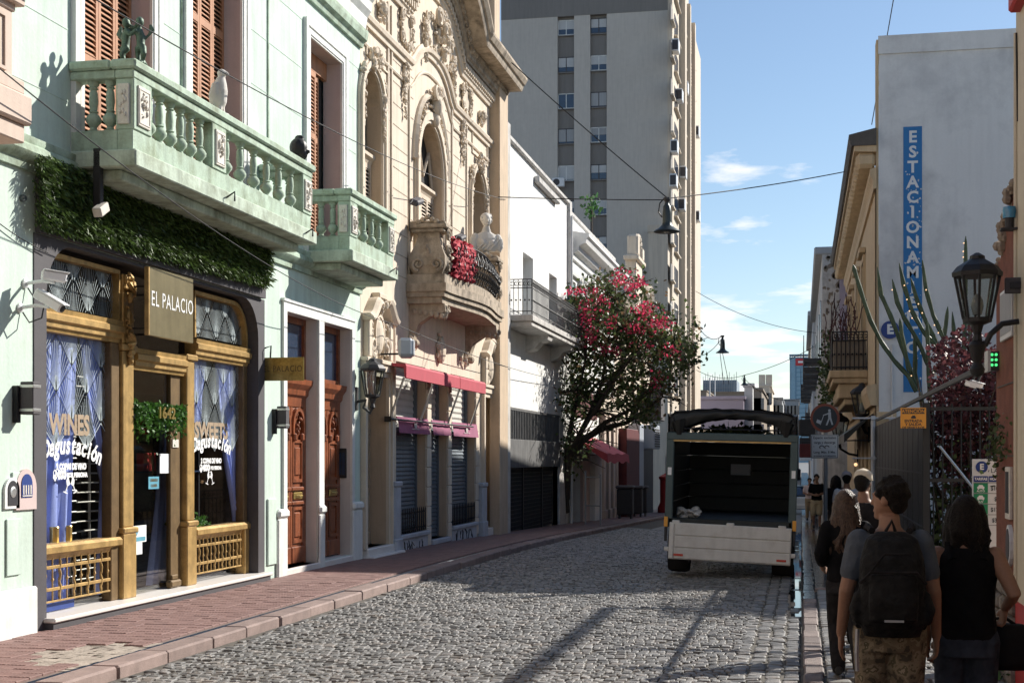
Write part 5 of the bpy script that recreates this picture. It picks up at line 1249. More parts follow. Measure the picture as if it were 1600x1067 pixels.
for (a,b,z0,z1,n) in ((26.5,28.1,.0,.3,7),(30.8,32.6,.02,.3,6)):
    for k in range(n):
        y=a+(b-a)*k/n; pts=[(W+.054,y+q.uniform(-.05,.22),z0+(z1-z0)*q.random()) for _ in range(6)]; m_.tube(pts,.009,4)
m_.build('graffiti','black_paint',bh)
# roller shutters with slats, low spiked rails
def roller(o,x,parent,m,z0,z1,pitch=.085):
    mb=MB(); z=z0
    while z<z1-.01:
        zt=min(z+pitch,z1); mb.add([(x,o[0],z),(x+.022,o[0],z+pitch*.35),(x,o[0],zt),(x,o[1],z),(x+.022,o[1],z+pitch*.35),(x,o[1],zt)],[(0,3,4,1),(1,4,5,2)]); z=zt
    return mb.build('roller_slats',m,parent,kind='stuff')
for o,nm in ((o1,1),(o2,2),(o3,3)):
    rs=thing('roller_shutter',None,None,(W-.33,(o[0]+o[1])/2,o[2])); rs.parent=bh; rs.location=Vector((W-.33,(o[0]+o[1])/2,o[2]))-ORG[bh.name]
    roller(o,W-.22,rs,'roller_gray',o[2],2.5); roller(o,W-.25,rs,'roller_light',2.5,o[3],.13)
    m_=MB(); m_.box(W-.26,W-.17,o[0],o[0]+.06,o[2],o[3]); m_.box(W-.26,W-.17,o[1]-.06,o[1],o[2],o[3]); m_.build('guide_rail','roller_gray',rs)
for a,b,z0,z1 in ((26.22,28.34,.44,.92),(30.56,32.82,.42,.88)):
    rl=MB(); n=int((b-a)/.15)
    rl.box(W+.0,W+.02,a,b,z0+.06,z0+.09); rl.box(W+.0,W+.02,a,b,z1-.12,z1-.09)
    r_=rl.build('spiked_rail','iron',bh)
    sp=MB().tube([(0,0,0),(0,0,z1-z0-.05),(0,0,z1-z0)],[.013,.013,.002],6).build('rail_bar','iron',bh,local=True); me=sp.data; bpy.data.objects.remove(sp)
    for i in range(n): o_=new_data(me,'rail_bar',None,bh,(W+.03,a+(b-a)*(i+.5)/n,z0))
m_=MB()
for a,b in ((28.40,28.73),(30.20,30.50),(32.88,33.18)): 
    for k in range(9): m_.cbox(W,W+.04,a,b,.1+k*.4,.1+k*.4+.385,.012)
m_.build('pier_block','beige',bh)
for yy,s in ((27.2,1),(31.7,2)): m_=MB(); leafy(m_,W+.02,yy,4.1,.7,.3,18,.06,s,.08); m_.build('festoon','beige',bh)
m_=MB(); m_.ball((W+.06,29.45,4.15),(.1,.2,.28),10,8); leafy(m_,W+.03,29.45,4.2,.6,.7,20,.06,9,.09); m_.build('cartouche','beige',bh)
m_=MB(); m_.tube([(W+.05,25.9,.1),(W+.05,25.9,4.7)],.04,8); m_.build('downpipe','beige',bh)
# awnings of the beige house
aw=thing('awning','rolled crimson awning on thin arms across the beige house front','awning',(-7.1,29,3.4))
xa=-7.08; a0,a1=bY(635,xa),bY(759,xa); za=bp(635,568,x=xa).z
for a,b in ((a0,a0+(a1-a0)*.625),(a0+(a1-a0)*.63,a1)):
    m_=MB(); m_.prism([(xa-.28,za+.02),(xa-.02,za),(xa,za-.04),(xa,za-.26),(xa-.03,za-.27),(xa-.05,za-.06),(xa-.28,za-.04)],a,b,'xz'); m_.build('valance','awning_red',aw)
for t in (.0,.32,.66,.98):
    y=a0+.05+(a1-a0-.1)*t; MB().tube([(xa-.06,y,za-.25),(W+.10,y,2.62)],.022,6).build('arm','steel_wire',aw)
m_=MB(); m_.tube([(W+.12,a0,2.6),(W+.12,a1,2.6)],.02,6); m_.box(W,W+.12,a0,a0+.05,2.55,2.65); m_.build('rail','iron',aw)
for i,(o,l) in enumerate(((o1,'purple valance with pale print over the first shuttered window of the beige house'),(o2,'narrow purple valance over the middle shuttered door of the beige house'),(o3,'purple valance with pale print over the third shuttered window of the beige house'))):
    t=thing('valance',l,'valance',(W,(o[0]+o[1])/2,2.35),group='purple valances'); m_=MB(); n=8; b0,b1=o[0]-.06,o[1]+.04
    for k in range(n):
        ya,yb_=b0+(b1-b0)*k/n,b0+(b1-b0)*(k+1)/n; m_.add([(W+.10+.012*math.sin(k*2),ya,2.36),(W+.10+.012*math.sin(k*2+2),yb_,2.36),(W+.05,yb_,2.66),(W+.05,ya,2.66)],[(0,1,2,3)])
    m_.box(W-.02,W+.05,b0,b1,2.64,2.67); m_.build('cloth','awning_purple',t)
    if i!=1:
        m_=MB(); ym=(b0+b1)/2
        m_.ball((W+.10,ym,2.52),(.004,.12,.07),10,4); m_.box(W+.10,W+.104,ym-.3,ym+.3,2.44,2.455); m_.build('print','lilac_jamb',t)
# fittings of the beige house
def lantern(t,c,s,ms='iron',faces=6,arm=None,mount=None):
    """tapered street lantern: cap, panes, ribs, base; c = bottom of the glass body"""
    x,y,z=c; m_=MB(); h=.42*s; rt,rb=.21*s,.13*s
    m_.lathe([(rt*1.12,h),(rt*1.14,h+.04*s),(rt*.9,h+.10*s),(rt*.35,h+.17*s),(rt*.33,h+.20*s),(.02*s,h+.23*s)],c,8); m_.build('cap',ms,t)
    m_=MB(); m_.lathe([(.03*s,-.22*s),(.05*s,-.20*s),(.035*s,-.14*s),(.06*s,-.05*s),(rb*1.05,-.02*s),(rb*1.08,.02*s)],c,8); m_.build('base',ms,t)
    g_=MB(); g_.lathe([(rb*.95,.02*s),(rt*.97,h)],c,faces,cap=False); g_.build('glass','glass_pane',t,fixn=False)
    for k in range(faces):
        a=2*math.pi*k/faces; MB().tube([(x+rb*math.cos(a),y+rb*math.sin(a),z+.01*s),(x+rt*math.cos(a),y+rt*math.sin(a),z+h)],.014*s,5).build('rib',ms,t)
    MB().lathe([(.04*s,.05*s),(.06*s,.13*s),(.05*s,.2*s),(.02*s,.25*s)],c,10).build('bulb','glass_lamp',t,smooth=True)
    if arm: m_=MB(); m_.tube(arm,[.028*s]*len(arm),8); m_.build('arm',ms,t)
    if mount: m_=MB(); m_.cbox(*mount,.01); m_.build('wall_plate',ms,t)
glassmat('glass_pane',(.72,.75,.73),.10)
yl=23.72; xl=bp(582,600,y=yl).x; zl=bp(582,618,y=yl).z
t=thing('wall_lantern','black six sided lantern on a bracket between the mint and beige houses','lantern',(xl,yl,zl)); lantern(t,(xl,yl,zl),1.0,'iron_soft',arm=[(W,yl,zl-.10),(W+.18,yl,zl-.08),(xl-.16,yl,zl-.2),(xl-.04,yl,zl-.30),(xl,yl,zl-.2)],mount=(W,W+.03,yl-.06,yl+.06,zl-.25,zl+.15))
for (u,v,l) in ((650,315,'dark floodlight on a stem beside the middle shuttered window'),(718,371,'dark floodlight on a stem near the right end of the scrolled balcony')):
    p=bp(u,v,x=-6.95); t=thing('floodlight',l,'floodlight',(p.x,p.y,p.z),group='floodlights above the scrolled balcony'); MB().cbox(-.08,.10,-.24,.24,-.055,.055,.03,Matrix.Translation(p)@Matrix.Rotation(.25,4,'X')@Matrix.Rotation(.35,4,'Y')).build('head','charcoal',t); MB().tube([(p.x,p.y-.25,p.z-.02),(p.x-.02,p.y-.34,p.z-.10),(p.x-.03,p.y-.34,6.0)],.012,6).build('stem','iron',t)
p=bp(634,544,x=-6.95); t=thing('loudspeaker','pale grey horn loudspeaker fixed above the end of the crimson awning','loudspeaker',(p.x,p.y,p.z)); m_=MB(); m_.cbox(-.13,.14,-.26,.26,-.17,.17,.05,Matrix.Translation(p)@Matrix.Rotation(.25,4,'Z')); m_.build('cabinet','plastic_gray',t); m_=MB(); m_.cbox(-.145,-.10,-.22,.22,-.14,.14,.02,Matrix.Translation(p)@Matrix.Rotation(.25,4,'Z')@Matrix.Translation((.26,0,0))); m_.build('grille','plastic_white',t); MB().tube([(W,p.y,p.z-.1),(p.x,p.y,p.z-.1)],.02,6).build('bracket','iron',t)
# red cloth draped on the balcony railing
c0,c1=bY(714,-6.6),bY(736,-6.6); nu,nv=26,18; vs=[];fs=[]
q=random.Random(2)
for j in range(nv+1):
    for i in range(nu+1):
        y=c0+(c1-c0)*i/nu+.03*math.sin(j*.7+i); z=6.20-(.74)*j/nv+.04*math.sin(i*.9); vs.append((front(y)+.10+.07*math.sin(math.pi*j/nv)+.035*math.sin(i*1.9+j*1.3)+.03*math.sin(j*2.1-i*.8)+q.uniform(-.012,.012),y,z))
for j in range(nv):
    for i in range(nu): a=j*(nu+1)+i; fs.append((a,a+1,a+nu+2,a+nu+1))
mb=MB(); mb.add(vs,fs); mb.add([(x-.05,y,z) for x,y,z in vs],fs); mb.build('red_cloth','red_cloth',smooth='all',label='bunched red patterned cloth tied over the iron railing of the scrolled balcony',cat='cloth')
m_=MB(); q=random.Random(6)
for i in range(46):
    y=q.uniform(c0+.03,c1-.03); z=q.uniform(5.5,6.15); m_.tube([(front(y)+.20,y,z),(front(y)+.215,y+q.uniform(-.06,.06),z-.06),(front(y)+.2,y+q.uniform(-.05,.05),z-.13)],.009,4)
m_.build('railing_scrolls','iron',bb)
# white bust
bx,byy,bz=-7.05,32.1,6.47; t=thing('bust_statue','white plaster bust of a curly haired woman on the far balcony pedestal','bust',(bx,byy,bz)); m_=MB()
m_.loft([((bx,byy,bz+.12),(.14,0,0),(0,.22,0)),((bx,byy,bz+.24),(.17,0,0),(0,.29,0)),((bx,byy,bz+.40),(.16,0,0),(0,.30,0)),((bx,byy,bz+.50),(.11,0,0),(0,.24,0)),((bx,byy,bz+.56),(.08,0,0),(0,.12,0)),((bx+.02,byy,bz+.68),(.068,0,0),(0,.072,0))])
for sg in (-1,1):
    m_.ball((bx,byy+sg*.27,bz+.40),(.11,.10,.13),10,8); m_.tube([(bx,byy+sg*.30,bz+.40),(bx+.03,byy+sg*.31,bz+.22),(bx+.05,byy+sg*.27,bz+.12)],[.10,.09,.06],8); m_.ball((bx+.13,byy+sg*.10,bz+.30),(.07,.09,.08),8,6)
for k in range(4): m_.tube([(bx+.15,byy-.25+.1*k,bz+.14),(bx+.17,byy-.15+.1*k,bz+.25),(bx+.12,byy-.02+.1*k,bz+.42)],.02,6); m_.ball((bx+.03,byy,bz+.82),(.12,.105,.15),12,10); m_.ball((bx-.03,byy,bz+.88),(.135,.135,.13),12,10); m_.ball((bx+.15,byy,bz+.80),(.028,.022,.04),6,4); m_.ball((bx+.12,byy,bz+.73),(.03,.03,.02),6,4)
q=random.Random(8)
for i in range(22): a=q.uniform(1,5.3); m_.ball((bx+.0+.11*math.cos(a),byy+.115*math.sin(a),bz+.86+q.uniform(-.08,.12)),.03,6,4)
rz=Matrix.Rotation(R(-62),3,'Z'); m_.v=[tuple(Vector((bx,byy,0))+rz@(Vector(p)-Vector((bx,byy,0)))) for p in m_.v]; voxel(m_,'figure','plaster_statue',t,.011,1); m_=MB(); m_.lathe([(.13,0),(.13,.03),(.08,.07),(.07,.12),(.1,.16)],(bx,byy,bz),12); m_.build('socle','plaster_statue',t)
# ================= WHITE HOUSE WITH THE IRON BALCONY =================
def shell(mb,y0,y1,z0,z1,dep=8,X=W):
    mb.quad((X,y0,z0),(X,y0,z1),(X-dep,y0,z1),(X-dep,y0,z0)); mb.quad((X,y1,z0),(X,y1,z1),(X-dep,y1,z1),(X-dep,y1,z0)); mb.quad((X,y0,z1),(X,y1,z1),(X-dep,y1,z1),(X-dep,y0,z1)); mb.quad((X-dep,y0,z0),(X-dep,y1,z0),(X-dep,y1,z1),(X-dep,y0,z1))
wh=thing('white_house','plain white house with a black garage front and a corner iron balcony','white house',(W,41,0))
a0,a1=35.54,46.4
dv=(bY(817,W),bY(833,W),5.62,7.55); dw=(bY(858,W),bY(870,W),6.1,7.5); gr=(36.1,44.6,-.5,3.15); sd=(44.9,46.1,-.4,2.6)
mb=MB(); wall_holes(mb,W,a0,a1,-.7,10.15,[dv,dw,gr]); shell(mb,a0,a1,-.7,10.15); mb.build('wall','white_wall',wh)
r=MB()
for o in (dv,dw): reveal(r,W,o,.35)
r.build('window_reveal','white_wall',wh); m_=MB()
for o in (dv,dw): m_.box(W-.5,W-.33,*o[:4])
m_.build('window_shutter','far_gray',wh)
m_=MB(); m_.cbox(W-.3,W+.10,36.2,a1,10.15,10.28,.02); m_.cbox(W,W+.16,40.5,44.2,9.75,9.95,.03); m_.build('coping','white_dirty',wh)
m_=MB(); m_.cbox(W-.1,W+.22,a0,36.05,-.7,10.4,.01); m_.build('corner_pier','white_dirty',wh)
m_=MB(); m_.tube([(W+.1,36.2,-.2),(W+.1,36.2,10.1)],.05,8); m_.build('downpipe','white_dirty',wh)
m_=MB(); m_.cbox(W,-6.75,36.3,45.6,5.40,5.56,.015); m_.cbox(W,-6.8,36.4,45.5,5.28,5.40,.015); m_.build('balcony_slab','white_dirty',wh)
for y in (39.6,43.6):
    m_=MB(); m_.prism([(W,5.28),(-6.85,5.28),(-6.88,5.16),(-7.1,5.1),(-7.25,4.92),(W,4.82)],y-.35,y+.35,'xz'); m_.build('bracket','white_dirty',wh)
rl=thing('iron_railing',None,None,(-6.8,41,5.56)); rl.parent=wh; rl.location=Vector((-6.8,41,5.56))-ORG[wh.name]
def fence_run(p0,p1,z0,z1,n,par,curl=True,rr=.011):
    p0,p1=Vector(p0),Vector(p1); d=p1-p0; m_=MB()
    for z in (z0+.08,z1-.22,z1): m_.tube([(p0.x,p0.y,z),(p1.x,p1.y,z)],rr*1.2,5)
    m_.build('rail','iron',par)
    me=None
    for i in range(n+1):
        p=p0+d*i/n
        if me is None:
            o=MB().tube([(0,0,0),(0,0,z1-z0)],rr,5).build('rail_bar','iron',par,local=True); me=o.data; bpy.data.objects.remove(o)
        new_data(me,'rail_bar',None,par,(p.x,p.y,z0))
    if curl:
        m_=MB()
        for i in range(n):
            p=p0+d*(i+.5)/n; u=d.normalized()
            for sg in (-1,1):
                pts=[]
                for k in range(10): t=k/9; rr_=.07*(1-.7*t); a=t*6*sg; pts.append((p.x+u.x*rr_*math.cos(a),p.y+u.y*rr_*math.cos(a),z1-.11+sg*.0+rr_*math.sin(a)))
                m_.tube(pts,.007,4)
            m_.ball((p.x,p.y,(z0+z1)/2-.08),.028,6,4)
        m_.build('scrolls','iron',par,kind='stuff')
fence_run((W,36.4,0),(-6.8,36.4,0),5.58,6.48,6,rl); fence_run((-6.8,36.4,0),(-6.8,45.5,0),5.58,6.48,52,rl)
# black garage front
m_=MB(); m_.box(W-.25,W+.04,gr[0]-.25,gr[1]+.2,3.15,3.22); m_.cbox(W-.2,W+.10,gr[0]-.05,gr[1],1.62,2.38,.01); m_.box(W-.35,W-.30,gr[0],gr[1],-.6,3.1); m_.build('garage_lintel','concrete_dark',wh)
m_=MB(); y=gr[0]
while y<gr[1]-.05: m_.box(W-.05,W+.03,y,y+.19,2.38,3.14); m_.tube([(W+.04,y+.2,2.38),(W+.04,y+.2,3.14)],.02,4); y+=.235
m_.build('fascia_slats','concrete_dark',wh,kind='stuff')
m_=MB(); y=gr[0]
while y<gr[1]: m_.tube([(W-.15,y,-.5),(W-.15,y,1.62)],.012,4); y+=.11
z=-.3
while z<1.6: m_.box(W-.16,W-.14,gr[0],gr[1],z,z+.012); z+=.11
m_.build('gate_mesh','iron_soft',wh,kind='stuff'); m_=MB(); m_.box(W-.2,W-.1,39.4,39.52,-.5,1.62); m_.box(W-.2,W-.1,36.1,36.2,-.5,1.62); m_.box(W-.2,W-.1,42.4,42.52,-.5,1.62); m_.build('gate_post','iron',wh)
m_=MB(); m_.cbox(W,W+.06,44.62,46.38,-.7,3.1,.01); m_.build('side_panel','white_dirty',wh)
# ================= WHITE CORNICED HOUSE =================
ch=thing('corniced_house','white house with a heavy moulded cornice behind the flowering tree','white house',(W,52,0))
c0,c1=46.4,58.6
ww=[(47.4,48.3,5.6,7.8),(52,53.1,5.6,7.9),(55.5,56.6,5.6,7.9)]; gd=(47.0,49.4,-1,2.6)
mb=MB(); wall_holes(mb,W,c0,c1,-1.2,9.9,ww+[gd]); shell(mb,c0,c1,-1.2,9.9); mb.build('wall','white_wall',ch); r=MB()
for o in ww+[gd]: reveal(r,W,o,.35)
r.build('reveal','white_wall',ch); m_=MB()
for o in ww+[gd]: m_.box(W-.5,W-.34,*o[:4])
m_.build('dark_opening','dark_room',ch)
m_=MB(); sweep_y(m_,W,[(0,8.5),(.08,8.5),(.1,8.65),(.25,8.75),(.28,8.9),(.5,9.0),(.55,9.15),(.62,9.2),(.62,9.3),(0,9.42)],47.2,c1); sweep_y(m_,W,[(0,7.95),(.1,7.95),(.12,8.05),(0,8.1)],46.6,c1); m_.build('cornice','white_wall',ch)
m_=MB(); m_.cbox(W-.2,W+.06,c0,c1,9.9,10.05,.02); m_.cbox(W-.1,W+.1,c0+.05,c0+.5,7.6,10.3,.02); m_.build('parapet_coping','white_dirty',ch)
m_=MB(); leafy(m_,W+.05,49.6,7.85,1.6,.6,40,.11,3,.2)
for sg in (-1,1): spiral(m_,W+.08,49.6+sg*.7,7.7,.35,1.6,.08,sg)
m_.build('relief_carving','white_wall',ch,kind='stuff')
m_=MB(); m_.box(W+.05,W+.10,46.6,47.2,6.1,7.6); 
z=6.1
while z<7.58: m_.box(W+.10,W+.13,46.6,47.2,z,z+.05); z+=.1
m_.build('open_shutter','teal_shutter',ch)
m_=MB(); m_.tube([(W+.12,46.62,-.5),(W+.12,46.62,9.8)],.05,6); m_.build('downpipe','white_wall',ch)
m_=MB(); m_.cbox(W-.3,W+.0,46.46,46.9,-1,2.6,.01); m_.cbox(W-.02,W+.1,49.4,52.2,-1,1.95,.01); m_.build('shop_pillar','pink_wall',ch); m_=MB(); m_.cbox(W-.02,W+.3,50.9,52.6,-1,2.0,.01); m_.build('shop_end_pillar','white_wall',ch)
m_=MB()
for y in (54.2,55.6,57.0,58.0): m_.cbox(W-.05,W+.18,y,y+.55,-1,4.3,.02); m_.cbox(W-.05,W+.24,y-.05,y+.6,-1,-.1,.02); m_.cbox(W,W+.24,y-.06,y+.61,3.2,3.5,.03)
m_.build('pilaster','beige_pink',ch); m_=MB(); m_.box(W,W+.04,54.76,55.58,-.9,3.1); m_.box(W,W+.04,56.2,56.95,-.9,3.1); m_.build('dark_door','black_paint',ch)
m_=MB(); m_.cbox(W,W+.25,52.8,58.6,3.6,4.1,.03); m_.build('shop_lintel','beige',ch); m_=MB(); m_.box(W-.05,W+.05,47.2,53.2,3.3,4.2); m_.build('maroon_fascia','maroon',ch)
# red shop awning: sloping sheet with a valance
t=thing('awning','bright red sloping shop awning under the flowering tree','awning',(W,50,2)); m_=MB(); y0,y1=47.0,53.0; n=10
for k in range(n):
    a,b=y0+(y1-y0)*k/n,y0+(y1-y0)*(k+1)/n; s0,s1=.03*math.sin(k*1.7),.03*math.sin((k+1)*1.7)
    m_.add([(W+.02,a,2.62),(W+.02,b,2.62),(-6.25,b,2.02+s1),(-6.25,a,2.02+s0),(-6.22,a,1.72+s0*1.5),(-6.22,b,1.72+s1*1.5)],[(0,1,2,3),(3,2,5,4)])
m_.add([(W+.02,y0,2.62),(-6.25,y0,2.02),(-6.22,y0,1.72)],[(0,1,2)]); m_.build('cloth','awning_red',t,fixn=False)
for y in (47.2,50,52.8): MB().tube([(W,y,2.0),(-6.3,y,1.98)],.02,5).build('arm','iron',t)
# ================= SMALL ORNATE BEIGE HOUSE =================
sh=thing('low_ornate_house','low beige house with a scrolled gable beyond the white houses','house',(W,65,0)); s0,s1=58.6,72.5
mb=MB(); ow=[(60.5,61.8,4.6,7.2),(64.5,65.8,4.6,7.2),(68.5,69.8,4.6,7.2)]; wall_holes(mb,W,s0,s1,-2,8.3,ow); shell(mb,s0,s1,-2,8.3); mb.build('wall','beige',sh); r=MB(); m_=MB()
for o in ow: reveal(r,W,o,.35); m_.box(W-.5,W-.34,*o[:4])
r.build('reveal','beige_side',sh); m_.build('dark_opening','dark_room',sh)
m_=MB(); sweep_y(m_,W,[(0,7.7),(.1,7.7),(.15,7.9),(.45,8.1),(.5,8.3),(.55,8.4),(0,8.5)],s0,s1); m_.build('cornice','beige_dirty',sh)
m_=MB(); m_.cbox(W-.4,W+.1,65.6,68.2,8.4,11.0,.05); m_.cbox(W-.45,W+.25,65.3,68.5,10.9,11.15,.05); m_.cbox(W-.3,W+.2,65.5,66.3,11.1,12.1,.1); m_.cbox(W-.3,W+.2,67.4,68.3,11.1,11.8,.1)
for k in range(9): a=math.pi*k/8; m_.ball((W,66.9+.75*math.cos(a),11.3+.8*math.sin(a)),(.2,.22,.22),6,5)
sweep_path(m_,W,[(69.0+1.3*math.cos(math.pi*(1-i/12)),8.7+1.3*math.sin(math.pi*(1-i/12))) for i in range(13)],[(0,-.1),(.4,-.1),(.5,.1),(0,.2)]); m_.build('gable','beige',sh)
m_=MB(); m_.cbox(W,W+.5,58.7,63.4,-1.5,3.1,.02); m_.build('maroon_shop','maroon',sh); m_=MB(); m_.cbox(W,W+.5,63.5,65.2,-1.6,3.4,.02); m_.build('stone_pilaster','plastic_gray',sh); m_=MB(); m_.box(W,W+.2,65.2,72.4,-1.6,3.2); m_.build('dark_shop','black_paint',sh)
t=thing('air_conditioner','grey air conditioner box hung over the dark shop by the stone pilaster','air conditioner',(-7.1,67,2.6)); m_=MB(); m_.cbox(W+.2,-6.6,66,68.6,2.3,3.4,.03); m_.build('case','plastic_gray',t); m_=MB()
for k in range(8): m_.box(-6.6,-6.57,66.2,68.4,2.4+k*.11,2.45+k*.11)
m_.build('grille_slat','charcoal',t,kind='stuff'); t=thing('shop_sign_box','dark hanging shop box above the air conditioner','sign',(-7,68,3.7)); MB().cbox(-7.3,-6.3,66,67.8,3.6,5.0,.03).build('case','charcoal',t); MB().box(-7.1,-6.5,65.98,66,3.8,4.8).build('face','sign_navy',t)
# litter bins, red post box
for i,(y,l) in enumerate(((54.9,'black litter bin nearest the red awning'),(58.2,'black litter bin in the middle by the pale columns'),(60.0,'black litter bin farthest along by the maroon shop'))):
    z=gz(y)+PL; t=thing('litter_bin',l,'litter bin',(-6.6,y,z),group='black litter bins by the columns'); m_=MB(); m_.cbox(-6.9,-6.3,y-.3,y+.3,z+.15,z+1.15,.04); m_.build('body','black_paint',t); m_=MB(); m_.cbox(-6.95,-6.25,y-.34,y+.34,z+1.15,z+1.28,.05); m_.build('lid','charcoal',t); m_=MB(); m_.box(-6.85,-6.8,y-.2,y+.2,z,z+.15); m_.box(-6.4,-6.35,y-.2,y+.2,z,z+.15); m_.build('foot','iron',t)
yp=70; p=bp(1041,760,y=yp); z=gz(yp)+PL; t=thing('post_box','red pillar post box standing on the far left pavement beside the truck','post box',(p.x,yp,z)); m_=MB(); m_.lathe([(.42,0),(.42,.25),(.30,.5),(.30,1.6),(.36,1.65),(.36,1.75),(.0,1.95)],(p.x,yp,z),16); m_.build('pillar','red_paint',t,smooth=True); MB().tube([(p.x,yp,z+1.9),(p.x,yp,z+2.8)],.06,6).build('pole','plastic_white',t)
# rooftop pot plants behind the white parapet
for u,v,l,s in ((925,322,'leafy green pot plant on the white parapet against the tower',.5),):
    y=52; p=bp(u,v,x=W-.4); t=thing('pot_plant',l,'pot plant',(p.x,p.y,9.9)); m_=MB(); q=random.Random(int(u))
    for i in range(110): leaf_quads(m_,(p.x+q.gauss(0,.16),p.y+q.gauss(0,.3),p.z+q.gauss(0,.22)),.2,q)
    m_.build('foliage','pot_leaf' if s>.4 else 'plum_leaf',t,fixn=False); MB().lathe([(.2,0),(.28,.4),(.25,.4)],(p.x,p.y,9.9),10).build('pot','beige_side',t); MB().tube([(p.x,p.y,10.2),(p.x,p.y,p.z)],.03,5).build('stem','bark',t)
# ================= APARTMENT TOWER =================
tw=thing('apartment_tower','tall grey concrete apartment tower rising behind the white houses','apartment tower',(-15,105,0))
TY=105.0; tx0=bp(783,400,y=TY).x; tx1=bp(1043,400,y=TY).x; TH_=39.0
cA=(bp(871,400,y=TY).x,bp(897,400,y=TY).x); cB=(bp(922,400,y=TY).x,bp(948,400,y=TY).x)
def tz(v): return bp(900,v,y=TY).z
mb=MB()
for a,b in ((tx0,cA[0]),(cA[1],cB[0]),(cB[1],tx1)): mb.box(a,b,TY,TY+.6,-3,tz(25))
mb.box(tx0,tx1,TY+.6,TY+30,-3,TH_); mb.build('wall','tower_gray',tw)
m_=MB(); m_.box(tx0,tx1+.02,TY-.02,TY+.59,tz(25),TH_+.5); m_.box(cA[0],cA[1],TY+.35,TY+.58,-3,tz(25)); m_.box(cB[0],cB[1],TY+.35,TY+.58,-3,tz(25)); m_.build('dark_band','tower_dark',tw)
fz=[tz(52),tz(110),tz(167),tz(222),tz(280),tz(335),tz(392),tz(450)]
q=random.Random(4); sty=[(.75,.0),(.6,.6),(.85,.8),(.45,.5),(.0,.7),(.97,.95),(.95,.45),(.95,.6)]
for i,z in enumerate(fz):
    for j,(a,b) in enumerate((cA,cB)):
        wv=MB(); wv.box(a+.03,b-.03,TY+.27,TY+.33,z,z+1.05); fr_=MB(); 
        f=wv.build('window','pane_dark',tw)
        bl=(.62,.68,.02,.9,.95,.5,.5,.5)[i] if j==0 else (.62,.6,.95,.5,.55,.6,.5,.5)[i]
        fr_.box(a,b,TY+.23,TY+.28,z-.06,z); fr_.box(a,a+.05,TY+.23,TY+.28,z,z+1.05); fr_.box(b-.05,b,TY+.23,TY+.28,z,z+1.05); fr_.box((a+b)/2-.03,(a+b)/2+.03,TY+.23,TY+.28,z,z+1.05); fr_.box(a,b,TY+.23,TY+.28,z+1.0,z+1.06); fr_.build('frame','trim_white' if (i+j)%2==0 else 'charcoal',f)
        if bl>.05: bb_=MB(); bb_.box(a+.04,b-.04,TY+.24,TY+.27,z+1.0*(1-bl),z+1.0); bb_.build('blind','pane_blind' if i<7 and (i!=2 or j==0) and i!=3 else 'far_gray',f)
        s=MB(); s.box(a-.02,b+.02,TY+.18,TY+.36,z-.13,z-.06); s.build('sill','tower_dark',f)
def ac_box(name_label,x,y,z,face='x',s=1):
    t=thing('air_conditioner',name_label,'air conditioner',(x,y,z),group='air conditioners on the apartment tower'); m_=MB()
    if face=='y': m_.cbox(x-.45*s,x+.45*s,y-.35,y,z,z+.65*s,.03); m_.build('case','plastic_white',t); m_=MB(); m_.lathe([(.25*s,0),(.25*s,-.02),(.0,-.02)],(x-.12*s,y-.355,z+.33*s),14,'y'); m_.build('fan_grille','charcoal',t)
    else: m_.cbox(x,x+.5,y-.6,y+.6,z,z+.9*s,.04); m_.build('case','plastic_white',t); m_=MB(); m_.box(x+.05,x+.45,y-.62,y-.6,z+.1,z+.8*s); m_.build('grille','charcoal',t)
ac_box('white air conditioner under a window on the shaded face of the tower',bp(873,285,y=TY).x,TY,tz(292),'y')
# street face: cream bays, windows, louvres, balconies
tc_=MB(); tc_.box(tx1+.0,tx1+.35,TY+.0,TY+30,-3,TH_); tc_.build('street_wall','tower_cream',tw)
def Yt(u): return bp(u,400,x=tx1+.35).y
floors=[3.5+2.66*k for k in range(13)]
k=0
for i,z in enumerate(floors):
    for (ua,ub,m,nm,dz0,dz1) in ((1047.5,1050.5,'tower_dark','window',.5,1.7),(1053.5,1059,'pane_dark','window',.3,1.9),(1066.5,1069,'pane_dark','window',.2,2.0),(1072,1077,'shutter_wood','louvre_window',.2,2.2),(1080,1083.5,'tower_dark','window',.2,2.1)):
        ya,yb_=Yt(ua),Yt(ub)
        if TY+30<yb_: yb_=TY+29.8
        m_=MB(); m_.box(tx1+.30,tx1+.38,ya,yb_,z+dz0,z+dz1); f=m_.build(nm,m,tw)
        if nm=='louvre_window': 
            s=MB()
            for kk in range(7): s.box(tx1+.38,tx1+.55,ya,yb_,z+dz0+.28*kk,z+dz0+.28*kk+.1)
            s.build('louvre','beige_side',f)
        else: s=MB(); s.box(tx1+.36,tx1+.60,ya-.2,yb_+.2,z+dz0-.12,z+dz0-.02); s.build('sill','tower_cream',f)
m_=MB()
for ua,ub in ((1061.5,1064),(1070,1071.3),(1077.6,1079)): m_.box(tx1+.35,tx1+.8,Yt(ua),Yt(ub),-3,TH_-.6)
m_.build('rib','tower_cream',tw)
m_=MB(); m_.box(tx1-3,tx1+.3,TY+9.5,TY+16,TH_,TH_+2.2); m_.build('roof_block','tower_cream',tw)
for i,(u,v,l) in enumerate(((1051,75,'highest'),(1057,152,'second highest'),(1049,232,'third, at the corner'),(1063,272,'fourth, farther back'),(1047.5,285,'fifth, at the corner'),(1066,140,'farther back near the top'),(1084,208,'at the far edge half way up'),(1085,340,'at the far edge lower down'),(1061,322,'lowest of the inner column'))):
    p=bp(u,v,x=tx1+.4); ac_box('white air conditioner on the sunny tower side, '+l,tx1+.38,p.y,p.z-.4)
